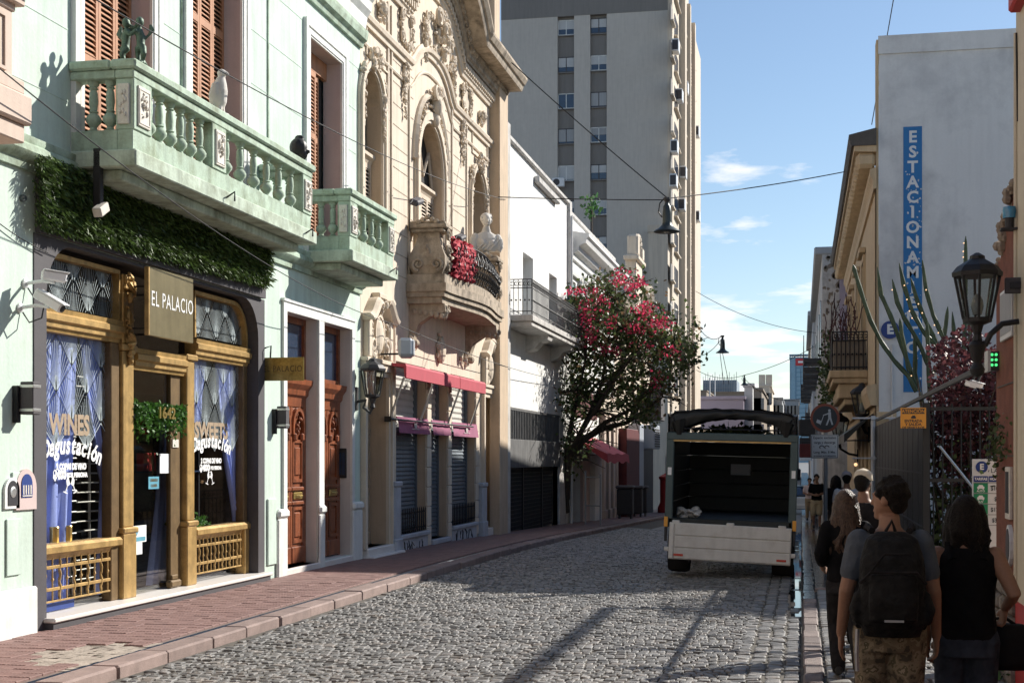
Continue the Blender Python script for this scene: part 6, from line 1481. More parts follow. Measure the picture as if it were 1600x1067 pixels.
m_=MB(); wx0,wx1=bp(1013,400,y=103.3).x,bp(1050,400,y=103.3).x; m_.box(wx0,wx1-.3,103.3,TY-.01,-3,bp(1013,363,y=103.3).z); m_.build('front_wing','tower_cream',tw)
m_=MB(); m_.box(wx0-.05,wx1-.2,103.2,TY-.02,bp(1013,363,y=103.3).z,bp(1013,363,y=103.3).z+.5); m_.build('wing_parapet','tower_cream',tw)
# ================= FAR END OF THE STREET =================
def far_block(label,x0,x1,y0,y1,z1,m,wn=None,name='distant_house',face='x',cols=5,rows=2,roof=None):
    t=thing(name,label,'house',((x0+x1)/2,y0,-3)); m_=MB(); m_.box(x0,x1,y0,y1,-3,z1); m_.build('wall',m,t); m_=MB(); m_.cbox(x0-.2,x1+.2,y0-.2,y1+.2,z1,z1+.35,.05); m_.build('roof_coping',roof or m,t)
    if wn:
        for r_ in range(rows):
            for c in range(cols):
                m_=MB(); z=z1-2.9-3.4*r_
                if face=='x' or face=='-x':
                    X=x1 if face=='x' else x0; sg=1 if face=='x' else -1; yy=y0+(y1-y0)*(c+.5)/cols; m_.box(min(X-sg*.05,X+sg*.05),max(X-sg*.05,X+sg*.05),yy-.55,yy+.55,z,z+1.9)
                else: xx=x0+(x1-x0)*(c+.5)/cols; m_.box(xx-.5,xx+.5,y0-.05,y0+.05,z,z+1.9)
                m_.build('window',wn,t)
    return t
far_block('cream low house on the left beyond the apartment tower',-18,-8.6,136,158,4.2,'tower_cream','pane_dark',cols=5)
far_block('pale grey house on the left beyond the low cream house',-18,-8.4,158.3,182,5.6,'far_white','pane_dark',cols=5)
far_block('beige corniced house far down on the left side of the street',-18,-8.0,182.3,214,6.8,'beige','pane_dark',cols=7)
far_block('grey white house farthest down on the left side of the street',-20,-7.6,214.3,270,8.0,'far_white','pane_dark',cols=9)
far_block('brown house closing the view at the end of the left side',-22,-6.8,270.3,330,12,'far_brown','pane_dark',cols=9,rows=3)
yy=150; a=bp(1078,620,y=yy); b=bp(1162,641,y=yy)
t=far_block('long lilac walled building with a flat roof behind the truck canopy',a.x-3,b.x,yy,yy+24,a.z-.3,'lilac_wall',None)
a=bp(1163,604,y=152); b=bp(1176,640,y=152); t=far_block('square white rooftop tower beside the lilac building',a.x,b.x,152,155,a.z,'far_white',None)
for (u0,u1,v,Y,m,l,cols) in ((1176,1190,610,190,'far_brown','brown rooftop house right of the white rooftop tower',3),(1189,1203,604,230,'beige','beige block with twin chimneys over the distant roofs',3),(1198,1222,624,260,'far_gray','pale grey block in the middle of the distant roofs',4),(1220,1248,626,300,'far_gray','grey stepped block under the blue tower',5),(1225,1240,628,420,'far_brown','small brown block at the foot of the blue tower',3),(1060,1104,612,330,'far_brown','long dark roofed block left of the scaffolded building',6),(1110,1165,614,360,'far_brown','dark flat roof in front of the scaffolded building',6)):
    a=bp(u0,v,y=Y); b=bp(u1,v,y=Y); far_block(l,a.x,b.x,Y,Y+30,a.z,m,'pane_dark',face='y',cols=cols,name='distant_block')
m_=MB()
for u in (1190,1201): p=bp(u,600,y=230); m_.box(p.x-.5,p.x+.5,232,233,p.z-3,p.z+1.6)
m_.build('chimney_pair','beige',label='pair of slim chimneys on the beige distant block',cat='chimney')
Y=520; a=bp(1099,594,y=Y); b=bp(1151,594,y=Y); t=thing('scaffolded_building','blue grey building under scaffolding on the left skyline','building',(a.x,Y,0)); m_=MB(); m_.box(a.x,b.x,Y,Y+25,-3,a.z); m_.build('core','far_steel',t); m_=MB()
for k in range(15): x=a.x+(b.x-a.x)*k/14; m_.box(x-.08,x+.08,Y-1.2,Y-1,-3,a.z+1.2+.8*(k%3))
for k in range(7): z=a.z-1-k*1.8; m_.box(a.x,b.x,Y-1.2,Y-1,z-.1,z+.1)
m_.build('scaffold_pole','far_gray',t,kind='stuff')
for i,(u,l) in enumerate(((1109,'thin white mast left on the distant dark roof'),(1117,'thin white mast right on the distant dark roof'))): p=bp(u,590,y=325); m_=MB(); m_.tube([(p.x,325,5),(p.x,325,p.z)],.16,5); m_.build('roof_mast','far_white',label=l,cat='mast',group='roof masts')
Y=1500; a=bp(1234,554,y=Y); b=bp(1268,554,y=Y); t=thing('office_tower','distant blue glass office tower with a red sign at the top','office tower',((a.x+b.x)/2,Y,0)); m_=MB(); m_.box(a.x,b.x,Y,Y+25,-3,a.z-4); m_.build('glass_body','glass_tower',t); m_=MB(); m_.box(a.x-.5,b.x+.5,Y-.5,Y+25.5,a.z-4,a.z-2.8); m_.box(a.x,a.x+.8,Y-.2,Y,a.z-2.8,a.z); 
for k in range(9): x=a.x+(b.x-a.x)*k/8; m_.box(x-.25,x+.25,Y-.3,Y+.3,a.z-3,a.z)
m_.box(a.x-.5,b.x+.5,Y-.5,Y+25.5,a.z-.6,a.z+.3); m_.build('crown','glass_tower_band',t)
fr_=bp(1243,560,y=Y); fl=bp(1264,571,y=Y); m_=MB(); m_.box(fr_.x,fl.x,Y-1,Y-.4,fl.z,fr_.z); m_.build('roof_sign','tower_sign',t); m_=MB(); m_.box(fr_.x+2.5,fl.x-2.5,Y-1.2,Y-1,(fl.z+fr_.z)/2-1,(fl.z+fr_.z)/2+1); m_.build('sign_lettering','paint_white',t)
m_=MB()
for k in range(20): z=a.z-14-k*4.6; m_.box(a.x+6,b.x-4,Y-.3,Y-.05,z,z+.8)
m_.build('floor_band','glass_tower_band',t,kind='stuff'); m_=MB()
for f in (.0,.26,.88): x=a.x+(b.x-a.x)*f; m_.box(x,x+.9,Y-.5,Y-.05,-3,a.z-4)
m_.build('corner_fin','glass_tower_band',t)
# ================= RIGHT SIDE =================
YW=34.3
pk=thing('parking_building','tall building with a blank pale grey party wall over the parking lot','building',(RX,45,0))
m_=MB(); m_.prism([(RX+.06,YW),(16,YW),(16,56),(3.3,56)],-1,11.2,'xy'); m_.build('wall','blank_wall',pk); m_=MB(); m_.prism([(RX+.04,YW-.04),(16.1,YW-.04),(16.1,56.1),(3.25,56.1)],11.2,11.62,'xy'); m_.build('parapet','blank_wall',pk)
m_=MB(); m_.box(RX,RX+.058,YW+.02,YW+.5,-.5,11.55); m_.build('edge_strip','stucco_ochre',pk)
m_=MB(); m_.cbox(RX,RX+.45,YW-.06,YW-.001,-.2,2.95,.01); m_.build('pier','stucco_ochre',pk)
# painted vertical sign
s0,s1=2.305,2.72; zt=9.50; m_=MB(); m_.box(s0,s1,YW-.012,YW-.002,3.4,zt); m_.build('painted_strip','sign_blue',pk)
m_=MB()
for i,chh in enumerate('ESTACIONAMIENTO'):
    text_mesh(chh,.37,frame_xz((s0+s1)/2,YW-.016,bp(1425,215,y=YW).z-.346*i),m_,bold=.012,sx=1.0)
m_.build('lettering','sign_white',pk,fixn=False)
q=random.Random(12); m_=MB()
for i in range(70):
    c=Vector((q.uniform(s0+.01,s1-.01),YW-.014,q.choice((q.uniform(6.2,8.6),q.uniform(3.5,9))))); n=6; r=q.uniform(.008,.03); m_.add([c+Vector((r*q.uniform(.5,1.4)*math.cos(k),0,r*q.uniform(.5,1.6)*math.sin(k))) for k in range(n)],[tuple(range(n))])
m_.build('paint_flake','blank_wall',pk,fixn=False,kind='stuff')
p=bp(1391,515,y=YW-.1); t=thing('parking_sign','round dark blue disc with a white letter E on the blank wall','sign',(p.x,YW,p.z)); MB().lathe([(.205,0),(.205,.06)],(p.x,YW-.08,p.z),24,'y').build('disc','deep_blue',t); m_=MB(); text_mesh('E',.30,frame_xz(p.x+.0,YW-.086,p.z),m_,bold=.014); m_.build('letter','sign_white',t,fixn=False)
m_=MB(); m_.tube([(2.05,YW-.04,.5),(2.05,YW-.04,4.5)],.025,6); m_.cbox(1.98,2.12,YW-.1,YW-.001,2.6,2.8,.01); m_.build('conduit','far_white',pk)
# ochre facade along the street
oh=thing('ochre_house','ochre house with a bracketed dark cornice and a corner balcony','house',(RX,45,0))
ops=[(36.2,37.4,-.5,2.5),(38.4,39.6,-.5,2.5),(41,42.2,-.5,2.5),(43.5,44.7,-.5,2.5),(47,48.3,-.5,2.5),(40.0,41.3,4.3,7.2),(44.0,45.3,4.3,7.2),(48.5,49.8,4.3,7.2),(52.0,53.2,4.3,7.2)]
mb=MB(); wall_holes(mb,RX,YW+.0,55.8,-.8,8.6,ops); mb.build('wall','stucco_ochre',oh); r=MB()
for o in ops: reveal(r,RX,o,.3,-1)
r.build('reveal','stucco_ochre',oh); m_=MB()
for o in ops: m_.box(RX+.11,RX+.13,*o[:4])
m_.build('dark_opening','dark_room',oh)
m_=MB(); sweep_y(m_,RX,[(0,8.1),(.06,8.1),(.08,8.3),(.14,8.4),(.14,8.55),(0,8.6)],YW-.05,55.6,-1); sweep_y(m_,RX,[(0,8.95),(.5,8.98),(.5,9.1),(0,9.1)],YW-.05,55.6,-1); m_.build('cornice_bed','stucco_ochre',oh)
m_=MB(); sweep_y(m_,RX,[(0,9.1),(.56,9.1),(.62,9.28),(.62,9.36),(.0,9.5)],YW-.08,55.8,-1); m_.build('cornice','cornice_dark',oh)
m_=MB(); y=YW
while y<55.5: m_.cbox(RX-.46,RX-.0,y,y+.24,8.60,8.96,.09); y+=.66
m_.build('modillions','stucco_ochre',oh,kind='stuff')
m_=MB()
for o in ops[5:]: ring(m_,o,.0,.16,RX,RX-.07); m_.cbox(RX-.18,RX,o[0]-.2,o[1]+.2,o[3]+.2,o[3]+.35,.02); m_.box(RX-.07,RX-.0,o[0]-.3,o[0]-.05,o[2]+1.6,o[2]+1.9)
m_.build('window_surround','stucco_ochre',oh); m_=MB(); sweep_y(m_,RX,[(0,3.1),(.12,3.1),(.22,3.4),(.22,3.55),(0,3.6)],YW-.02,38.6,-1); sweep_y(m_,RX,[(0,3.1),(.12,3.1),(.22,3.4),(.22,3.55),(0,3.6)],45.6,55.6,-1); m_.build('belt_moulding','stucco_ochre',oh)
m_=MB(); y0,y1=38.7,45.5
for e,z0,z1 in ((0,3.95,4.15),(.0,3.3,3.5)): pass
m_.cbox(.72,RX,y0-.05,y1,3.98,4.18,.02); m_.cbox(.80,RX,y0,y1-.05,3.84,3.98,.02); m_.cbox(.95,RX,y0+.1,y1-.1,3.45,3.84,.03); m_.cbox(1.1,RX,y0+.2,y1-.2,3.28,3.45,.03); m_.build('balcony_slab','stucco_ochre',oh)
rl=thing('iron_railing',None,None,(.8,40,4.18)); rl.parent=oh; rl.location=Vector((.8,40,4.18))-ORG[oh.name]
fence_run((RX,y0,0),(.8,y0,0),4.18,5.18,8,rl,rr=.016); fence_run((.8,y0,0),(.8,y1,0),4.18,5.18,44,rl,rr=.016)
m_=MB(); m_.box(.84,RX-.05,y0+.06,y0+.08,4.18,4.95); m_.box(.84,.86,y0+.08,y1,4.18,4.95); m_.build('privacy_screen','far_brown',oh)
t=thing('balcony_plant','straggly green potted plant trailing over the far end of the corner balcony','plant',(.75,43.5,4.2)); m_=MB(); q=random.Random(3)
for i in range(520): y=q.uniform(40.5,46.5); leaf_quads(m_,(.74+q.gauss(0,.12),y,4.5+q.gauss(0,.5)-.35*(y>43)),.13,q)
m_.build('foliage','tree_leaf',t,fixn=False); MB().lathe([(.15,0),(.2,.35),(.18,.35)],(.98,43.5,4.18),10).build('pot','beige_side',t)
t=thing('dry_creeper','bare reddish creeper stems climbing above the corner balcony','creeper',(.9,41,4.2)); m_=MB(); q=random.Random(14)
for i in range(26):
    y=q.uniform(38.9,43); x=q.uniform(.8,1.5); pts=[Vector((x,y,4.3))]
    for k in range(7): pts.append(pts[-1]+Vector((q.gauss(0,.06),q.gauss(0,.12),q.uniform(.15,.36))))
    m_.tube(pts,.012,4)
m_.build('stem','plum_leaf',t); m_=MB()
for i in range(160): leaf_quads(m_,(q.uniform(.8,1.5),q.uniform(38.9,43.4),q.uniform(4.4,6.2)),.07,q)
m_.build('leaf_cluster','plum_leaf',t,fixn=False)
t=thing('awning','black sloping awning along the ochre house shopfront','awning',(RX,40,2.7)); m_=MB()
for a,b in ((35.2,38.2),(38.3,42.6),(42.7,46.5)): m_.add([(RX-.01,a,2.95),(RX-.01,b,2.95),(1.0,b,2.45),(1.0,a,2.45),(1.0,a,2.25),(1.0,b,2.25)],[(0,1,2,3),(3,2,5,4)]); m_.add([(RX-.01,a,2.95),(1.0,a,2.45),(1.0,a,2.25)],[(0,1,2)])
m_.build('cloth','tarp',t,fixn=False); MB().tube([(1.0,35.2,2.3),(RX,35.2,2.3)],.015,5).build('arm','iron',t)
for (u,v,Y,l) in ((1347,648,37.6,'black lantern on the ochre house under the near end of its balcony'),(1312,686,45.0,'black lantern on the ochre house farther along past the balcony')):
    p=bp(u,v,y=Y); t=thing('wall_lantern',l,'lantern',(p.x,Y,p.z),group='lanterns on the ochre house'); lantern(t,(p.x,Y,p.z),1.25,'iron',arm=[(RX,Y,p.z-.5),((RX+p.x)/2,Y,p.z-.45),(p.x,Y,p.z-.28)],mount=(RX-.04,RX,Y-.06,Y+.06,p.z-.7,p.z-.3))
m_=MB(); m_.tube([(RX-.08,YW-.2,-.1),(RX-.08,YW-.2,2.75)],.05,8); m_.build('downpipe','far_white',pk); m_=MB()
for z in (1.88,2.80): m_.tube([(RX-.55,YW-.24,z),(RX+.42,YW-.2,z)],.022,6); m_.cbox(RX-.13,RX-.03,YW-.28,YW-.16,z-.05,z+.05,.01)
m_.build('pipe_bracket','far_white',pk)
for i,(y,z,x) in enumerate(((36.8,1.5,1.5),(39.0,1.2,1.5),(41.6,1.7,1.5))): MB().ball((x,y,z),.05,8,6).build('shop_bulb','bulb_warm',label=['small glowing bulb nearest the drainpipe in the ochre shopfront','small glowing bulb in the middle of the ochre shopfront','small glowing bulb deepest in the ochre shopfront'][i],cat='light bulb')
p=bp(1352,765,y=36); t=thing('shop_railing','curled black iron railing before the ochre shopfront','railing',(1.3,36,0)); fence_run((1.25,34.6,0),(1.25,46,0),gz(38)+PR,.95,40,t,rr=.02)
# houses farther along the right side
def rhouse(label,x0,y0,y1,z1,m,n):
    t=thing('far_house',label,'house',(x0,(y0+y1)/2,-2)); m_=MB(); m_.box(x0,x0+10,y0,y1,-3,z1); m_.build('wall',m,t); m_=MB(); m_.cbox(x0-.3,x0+10,y0-.05,y1-.02,z1-.3,z1,.05); m_.build('cornice','far_gray',t)
    for k in range(n):
        yy=y0+(y1-y0)*(k+.5)/n
        for z in (z1-4,z1-8.0):
            m_=MB(); m_.box(x0-.04,x0+.05,yy-.6,yy+.6,z,z+2.2); m_.build('window','pane_dark',t)
        m_=MB(); m_.cbox(x0-.7,x0,yy-1,yy+1,z1-4.3,z1-4.1,.02); m_.box(x0-.7,x0-.67,yy-1,yy+1,z1-4.1,z1-3.2); m_.build('balcony','iron_soft',t)
    return t
t=rhouse('peeling grey white house jutting out past the ochre cornice',.78,56,84,9.9,'white_dirty',5); m_=MB(); q=random.Random(5)
for i in range(60): 
    a=Vector((q.uniform(.8,1.5),55.99,q.uniform(6.3,9.6))); r=q.uniform(.03,.11); m_.add([a+Vector((r*q.uniform(.4,1.3)*math.cos(k),0,r*q.uniform(.5,1.7)*math.sin(k))) for k in range(6)],[tuple(range(6))])
m_.build('peeled_patch','far_brown',t,fixn=False,kind='stuff'); MB().box(1.42,1.9,55.9,55.985,5,9.2).build('blue_panel','lilac_wall',t)
rhouse('white house with black awning brackets beyond the peeling house',.66,84.3,112,10.3,'far_white',5)
rhouse('brown house far along the right side of the street',.95,112.3,160,12,'far_brown',7); rhouse('pale house far along the right side of the street',1.2,160.3,230,11,'far_white',9); rhouse('last grey house at the far right end of the street',1.6,230.3,330,12,'far_gray',9)
for i,(y,z,w_,m,l) in enumerate(((70,2.2,.9,'maroon','maroon shop sign hanging over the far right pavement'),(78,2.6,.8,'black_paint','black shop sign hanging over the far right pavement'),(92,2.0,1.0,'far_white','white shop sign hanging over the far right pavement'),(60,3.1,.8,'black_paint','black slanted sign above the far right pavement'))):
    t=thing('hanging_sign',l,'sign',(.3,y,z)); MB().cbox(-.1,.1+w_*.6,y-.08,y+.08,z-.3,z+.35,.03).build('board',m,t); MB().tube([(.9,y,z+.45),(0,y,z+.45),(0,y,z+.3)],.03,5).build('bracket','iron',t)
# ---- fence, gate and signs of the parking lot ----
fe=thing('iron_fence','tall black barred fence along the parking lot under a dark beam','fence',(RX,17,.05)); fz=.08
m_=MB(); m_.cbox(RX-.02,RX+.02,13.42,YW-.3,2.725,2.785,.006); m_.build('top_beam','iron_soft',fe)
YF=21.0; m_=MB()
for z in (.2,1.55,2.55): m_.box(RX+.06,4.6,YF-.03,YF+.03,z,z+.05)
m_.build('rail','iron',fe); o=MB().tube([(0,0,0),(0,0,2.55)],.012,6).build('fence_bar','iron',fe,local=True); me=o.data; bpy.data.objects.remove(o)
x=RX+.12
while x<4.6: new_data(me,'fence_bar',None,fe,(x,YF,.1)); x+=.125
for x,y in ((RX+.25,13.6),(RX+.02,YF-.02),(3.1,YF),(4.6,YF)): MB().cbox(x-.05,x+.05,y-.05,y+.05,.0,2.66,.008).build('post','iron',fe)
m_=MB(); m_.tube([(RX+.2,YF-.05,2.05),(2.75,YF-.05,.95)],.02,6); m_.build('brace','steel_wire',fe)
ga=thing('sheet_metal_gate','black sheet metal gate panels beside the blank wall','gate',(RX,27,.05)); y=20.95; k=0
while y<YW-.5:
    MB().cbox(RX-.01,RX+.03,y+.02,y+1.02,.1,2.62,.006).build('gate_panel','iron',ga); y+=1.06; k+=1
m_=MB()
for z in (.9,1.66): m_.box(RX-.03,RX-.011,20.95,YW-.4,z,z+.025)
m_.build('gate_rail','iron_soft',ga); 
yy=20.72; a=bp(1407,637,y=yy); b=bp(1447,669,y=yy); t=thing('warning_sign','orange vehicle warning sign on the black gate','sign',(a.x,yy,b.z)); m_=MB(); m_.cbox(a.x,b.x,yy-.01,yy+.01,b.z,a.z,.003); m_.build('plate','sign_orange',t); cx_=(a.x+b.x)/2; hh=a.z-b.z
m_=MB(); m_.box(a.x+.02,b.x-.02,yy-.014,yy-.011,a.z-.085,a.z-.015); m_.box(cx_-.03,cx_+.035,yy-.014,yy-.011,a.z-.15,a.z-.125); m_.box(cx_-.015,cx_+.025,yy-.014,yy-.011,a.z-.125,a.z-.108)
for s,z in (('ENTRADA',.185),('Y SALIDA',.232),('DE VEHICULOS',.278)): text_mesh(s,.052 if len(s)<10 else .044,frame_xz(cx_,yy-.014,a.z-z),m_,bold=.0015)
m_.build('print','black_paint',t,fixn=False); m_=MB(); text_mesh('ATENCIÓN',.066,frame_xz(cx_,yy-.017,a.z-.052),m_,bold=.0015,sx=.92); m_.build('heading','sign_orange',t,fixn=False)
yy=14.2; a=bp(1519,717,y=yy); b=bp(1600,840,y=yy); xe=a.x+.46; t=thing('price_board','white parking price board with green vehicle rows by the brown wall','price board',(a.x,yy,b.z)); zt=a.z; zb=zt-.85
MB().cbox(a.x,xe,yy-.012,yy+.012,zb,zt,.003).build('board','sign_white',t); m_=MB(); m_.lathe([(.055,0),(.055,.004)],(a.x+.085,yy-.018,zt-.075),20,'y'); m_.box(a.x+.012,a.x+.14,yy-.016,yy-.0125,zt-.215,zt-.16); m_.box(a.x+.148,xe-.01,yy-.016,yy-.0125,zt-.215,zt-.16); m_.build('blue_header','deep_blue',t)
m_=MB(); rows=['AUTO','SUV','PICKUP','MOTO']; w_=MB(); w2=MB()
for k,rn in enumerate(rows):
    z0=zt-.225-.10*(k+1)+.008; m_.box(a.x+.012,a.x+.14,yy-.016,yy-.0125,z0,z0+.09); cx_=a.x+.076
    w_.box(cx_-.032,cx_+.032,yy-.02,yy-.0165,z0+.038,z0+.058); w_.prism([(cx_-.024,z0+.058),(cx_+.024,z0+.058),(cx_+.016,z0+.074),(cx_-.016,z0+.074)],yy-.02,yy-.0165,'xz'); w_.box(cx_-.027,cx_-.016,yy-.02,yy-.0165,z0+.03,z0+.038); w_.box(cx_+.016,cx_+.027,yy-.02,yy-.0165,z0+.03,z0+.038)
    text_mesh(rn,.026,frame_xz(cx_,yy-.018,z0+.015),w_,bold=.0006); text_mesh(('$100','$','$170','$30')[k],.055,frame_xz(a.x+.21,yy-.016,z0+.04),w2,bold=.0008,sx=.8)
m_.build('green_rows','sign_green',t)
text_mesh('E',.075,frame_xz(a.x+.085,yy-.022,zt-.075),w_,bold=.003); text_mesh('TARIFAS',.036,frame_xz(a.x+.076,yy-.018,zt-.188),w_,bold=.001,sx=.85); text_mesh('HORA',.036,frame_xz(a.x+.20,yy-.018,zt-.188),w_,bold=.001,sx=.85); w_.build('white_print','paint_white',t,fixn=False)
text_mesh('A',.06,frame_xz(a.x+.205,yy-.016,zt-.05),w2); text_mesh('LA',.06,frame_xz(a.x+.20,yy-.016,zt-.11),w2); 
for z in (.225,.325,.425,.525,.625): w2.box(a.x+.01,xe-.01,yy-.0145,yy-.0125,zt-z+.0,zt-z+.004)
w2.build('dark_print','sign_navy',t,fixn=False)
# cameras over the fence
for (u,v,l,yw) in ((1517,601,'white camera on the fence beam behind the plum shrub',.8),(1526,598,'white tubular camera under the fence beam by the green lights',.35)):
    p=bp(u,v if v!=598 else 601,y=15.2 if yw>.5 else 14.6); t=thing('security_camera',l,'security camera',tuple(p)); mx=Matrix.Translation(p)@Matrix.Rotation(yw-.9,4,'Z')@Matrix.Rotation(.3,4,'Y'); m_=MB(); m_.cbox(-.06,.06,-.026,.026,-.024,.024,.01,mx); m_.build('body','plastic_white',t); m_=MB(); m_.cbox(-.065,.072,-.029,.029,.025,.031,.003,mx); m_.build('sun_shield','plastic_white',t); MB().tube([p,p+Vector((.05,.05,.12))],.014,6).build('arm','iron',t)
# cactus
ct=thing('columnar_cactus','tall many armed columnar cactus behind the parking fence','cactus',(2.6,25,0)); q=random.Random(17)
arms=[[(1432,612),(1419,587),(1396,562),(1377,534),(1360,500),(1345,455),(1336,425),(1333,413)],[(1436,610),(1427,593),(1416,559),(1406,531),(1391,492),(1377,461),(1371,417)],[(1450,570),(1440,545),(1427,520),(1413,497),(1402,472),(1394,436)],[(1475,565),(1467,545),(1444,520),(1425,486),(1412,444),(1405,411)],[(1478,560),(1467,542),(1447,503),(1433,469),(1423,434)],[(1482,560),(1474,528),(1458,492),(1447,452),(1441,406)],[(1468,560),(1472,542),(1478,509),(1481,479)],[(1504,640),(1506,560),(1508,500),(1509,407),(1509,369)],[(1498,570),(1492,534),(1488,487)],[(1421,580),(1416,558),(1409,522),(1406,497)],[(1452,600),(1450,537),(1448,497)],[(1434,605),(1430,582),(1430,554),(1429,521)],[(1444,700),(1442,640),(1436,606)],[(1455,700),(1454,640),(1452,590),(1475,560)],[(1515,560),(1516,520),(1513,500)]]
for i,ar in enumerate(arms):
    Y=24.6+((i*37)%9)*.16; pts=[bp(u,v,y=Y) for u,v in ar]
    # smooth
    P2=[]
    for a,b in zip(pts,pts[1:]):
        for k in range(4): P2.append(a.lerp(b,k/4))
    P2.append(pts[-1]); n=len(P2); L_=10; vs=[]
    mb=MB(); base=.043; rs=[base*(1 if k<n-3 else (.85,.6,.15)[k-(n-3)])*(.9+.1*math.sin(k*1.3)) for k in range(n)]
    mb.tube(P2,rs,10); 
    for j in range(len(mb.v)):   # ribs: every other ring vertex pulled in
        if j%2: 
            c=P2[min(j//10,n-1)]; v=Vector(mb.v[j]); mb.v[j]=tuple(c+(v-c)*.62)
    mb.build('arm','cactus',ct)
t=thing('fairy_lights','string of tiny lit bulbs wound on the cactus arms','string lights',(2.6,24.4,3)); m_=MB(); q=random.Random(8)
for u,v in ((1413,446),(1417,468),(1421,486),(1425,497),(1435,475),(1441,489),(1447,453),(1460,508),(1506,380),(1505,393),(1505,402),(1508,496),(1394,453),(1466,520),(1480,560),(1424,587)): m_.ball(bp(u,v,y=24.45),.011,6,4)
m_.build('bulbs','bulb_warm',t,kind='stuff')
# plum shrub and dark climbers behind the bars
t=thing('plum_shrub','dense plum coloured shrub crowding the parking fence','shrub',(2.6,22.3,0)); m_=MB(); q=random.Random(23); tr=MB()
for i in range(11000):
    y=q.uniform(21.2,23.6); x=q.uniform(1.95,3.6); top=3.45+.3*math.sin(x*5+y)-.5*max(0,2.3-x); z=min(top,q.gauss(2.6,.7))
    if z<.9 or (z<1.6 and q.random()<.5): continue
    leaf_quads(m_,(x,y,z),.085,q)
m_.build('foliage','plum_leaf',t,fixn=False)
for i in range(24):
    y=q.uniform(21.4,23.2); pts=[Vector((q.uniform(2.0,3.3),y,.05))]
    for k in range(6): pts.append(pts[-1]+Vector((q.gauss(0,.1),q.gauss(0,.15),.5)))
    tr.tube(pts,[.035,.03,.026,.02,.016,.012,.006],5)
tr.build('trunk','bark',t)
t=thing('green_climber','dark green climber on the lower bars of the parking fence','climber',(2.6,21.8,0)); m_=MB()
for i in range(3000): leaf_quads(m_,(q.uniform(1.85,3.6),q.uniform(21.1,22.6),abs(q.gauss(.8,.6))),.10,q)
m_.build('foliage','tree_leaf',t,fixn=False); tr=MB()
for i in range(10): y=21.3+.1*i; x=1.95+.16*i; tr.tube([(x,y,.03),(x+.05,y+.1,.7),(x-.1,y,1.4)],.015,5)
tr.build('stem','bark',t)
# added unseen frame, placed so its bars cast shadows on the cobbles
t=thing('shadow_frame','added unseen steel frame casting bar shadows on the cobbled road','shadow_caster',(5,20,.03)); m_=MB(); m_.cbox(3.6,3.73,18.4,24.9,5.72,5.85,.01); m_.cbox(4.2,8.2,20.9,20.98,5.70,5.78,.01); m_.cbox(4.4,8.2,19.6,19.68,5.70,5.78,.01); m_.cbox(8.0,8.2,18.4,24.9,5.65,5.85,.01); m_.build('beam','iron_soft',t); m_=MB()
for x,y in ((8.1,18.6),(8.1,24.7)): m_.cbox(x-.08,x+.08,y-.08,y+.08,.03,5.65,.01)
m_.build('post','iron_soft',t); m_=MB(); m_.cbox(3.76,8.0,24.75,24.87,5.66,5.80,.01); m_.cbox(3.76,8.0,18.42,18.54,5.66,5.80,.01); m_.build('cross_beam','iron_soft',t)
# ---- brown broken wall and cream house at the right edge ----
bw=thing('brown_wall','broken red brown rendered wall stub between the lot and the cream house','wall',(RX,12.8,0)); m_=MB(); m_.prism([(12.21,-.1),(13.40,-.1),(13.40,3.55),(13.25,3.62),(13.15,3.60),(13.0,3.72),(12.85,3.72),(12.75,3.85),(12.5,3.92),(12.40,4.1),(12.21,4.25)],RX,RX+.45); m_.build('render','brick_red',bw)
m_=MB(); q=random.Random(19)
for i in range(260): y=q.uniform(12.25,13.4); z=3.6+.6*(13.4-y)/1.2*.9; m_.ball((RX+q.uniform(-.04,.3),y,z-abs(q.gauss(0,.10))+.03),q.uniform(.02,.055),6,4)
m_.build('crumbling_edge','far_brown',bw,kind='stuff'); q=random.Random(29)
for k in range(6):
    y=12.22; z=.05+k*.14
    while y<13.35: L=q.uniform(.16,.3); MB().cbox(RX-.05-q.uniform(0,.03),RX+.02,y,min(y+L,13.4)-.015,z,z+.125,.025).build('base_stone','stone_base',bw); y+=L
m_=MB(); m_.box(RX-.008,RX,12.3,13.3,1.9,1.912); m_.box(RX-.008,RX,12.3,13.3,2.5,2.512); m_.build('crack_line','cornice_dark',bw)
crm=thing('cream_house','cream painted house edge with a red dado at the right edge','house',(RX,9,0)); m_=MB(); m_.box(RX,12,-45,2.99,-.2,9.6); m_.build('rear_wing','cream_paint',crm); m_=MB(); m_.box(RX,9,3,12.2,.74,9.2); m_.build('wall','cream_paint',crm); m_=MB(); m_.box(RX-.006,9,3,12.2,-.1,.74); m_.build('dado','red_paint',crm); m_=MB(); m_.tube([(RX-.008,12.15,.74),(RX-.008,12.15,5.3)],.018,8); m_.build('downpipe','cream_paint',crm)
def onwall(u,v): return bp(u,v,x=RX)
t=thing('framed_poster','pale green poster in a white frame high on the brown wall','poster',(RX,12.6,2.9)); a=onwall(1568,458); b=onwall(1586,524); m_=MB(); m_.cbox(RX-.03,RX,b.y,a.y,b.z,a.z,.005); m_.build('frame','sign_white',t); m_=MB(); m_.box(RX-.034,RX-.031,b.y+.03,a.y-.03,b.z+.04,a.z-.03); m_.build('print','far_gray',t)
t=thing('address_frame','tall narrow white framed black panel on the brown wall','panel',(RX,12.4,1.5)); a=onwall(1576,729); b=onwall(1583,812); m_=MB(); m_.cbox(RX-.03,RX,b.y,a.y,b.z,a.z,.005); m_.build('frame','plaque_cream',t); m_=MB(); m_.box(RX-.034,RX-.031,b.y+.04,a.y-.04,b.z+.05,a.z-.04); m_.build('panel','black_paint',t)
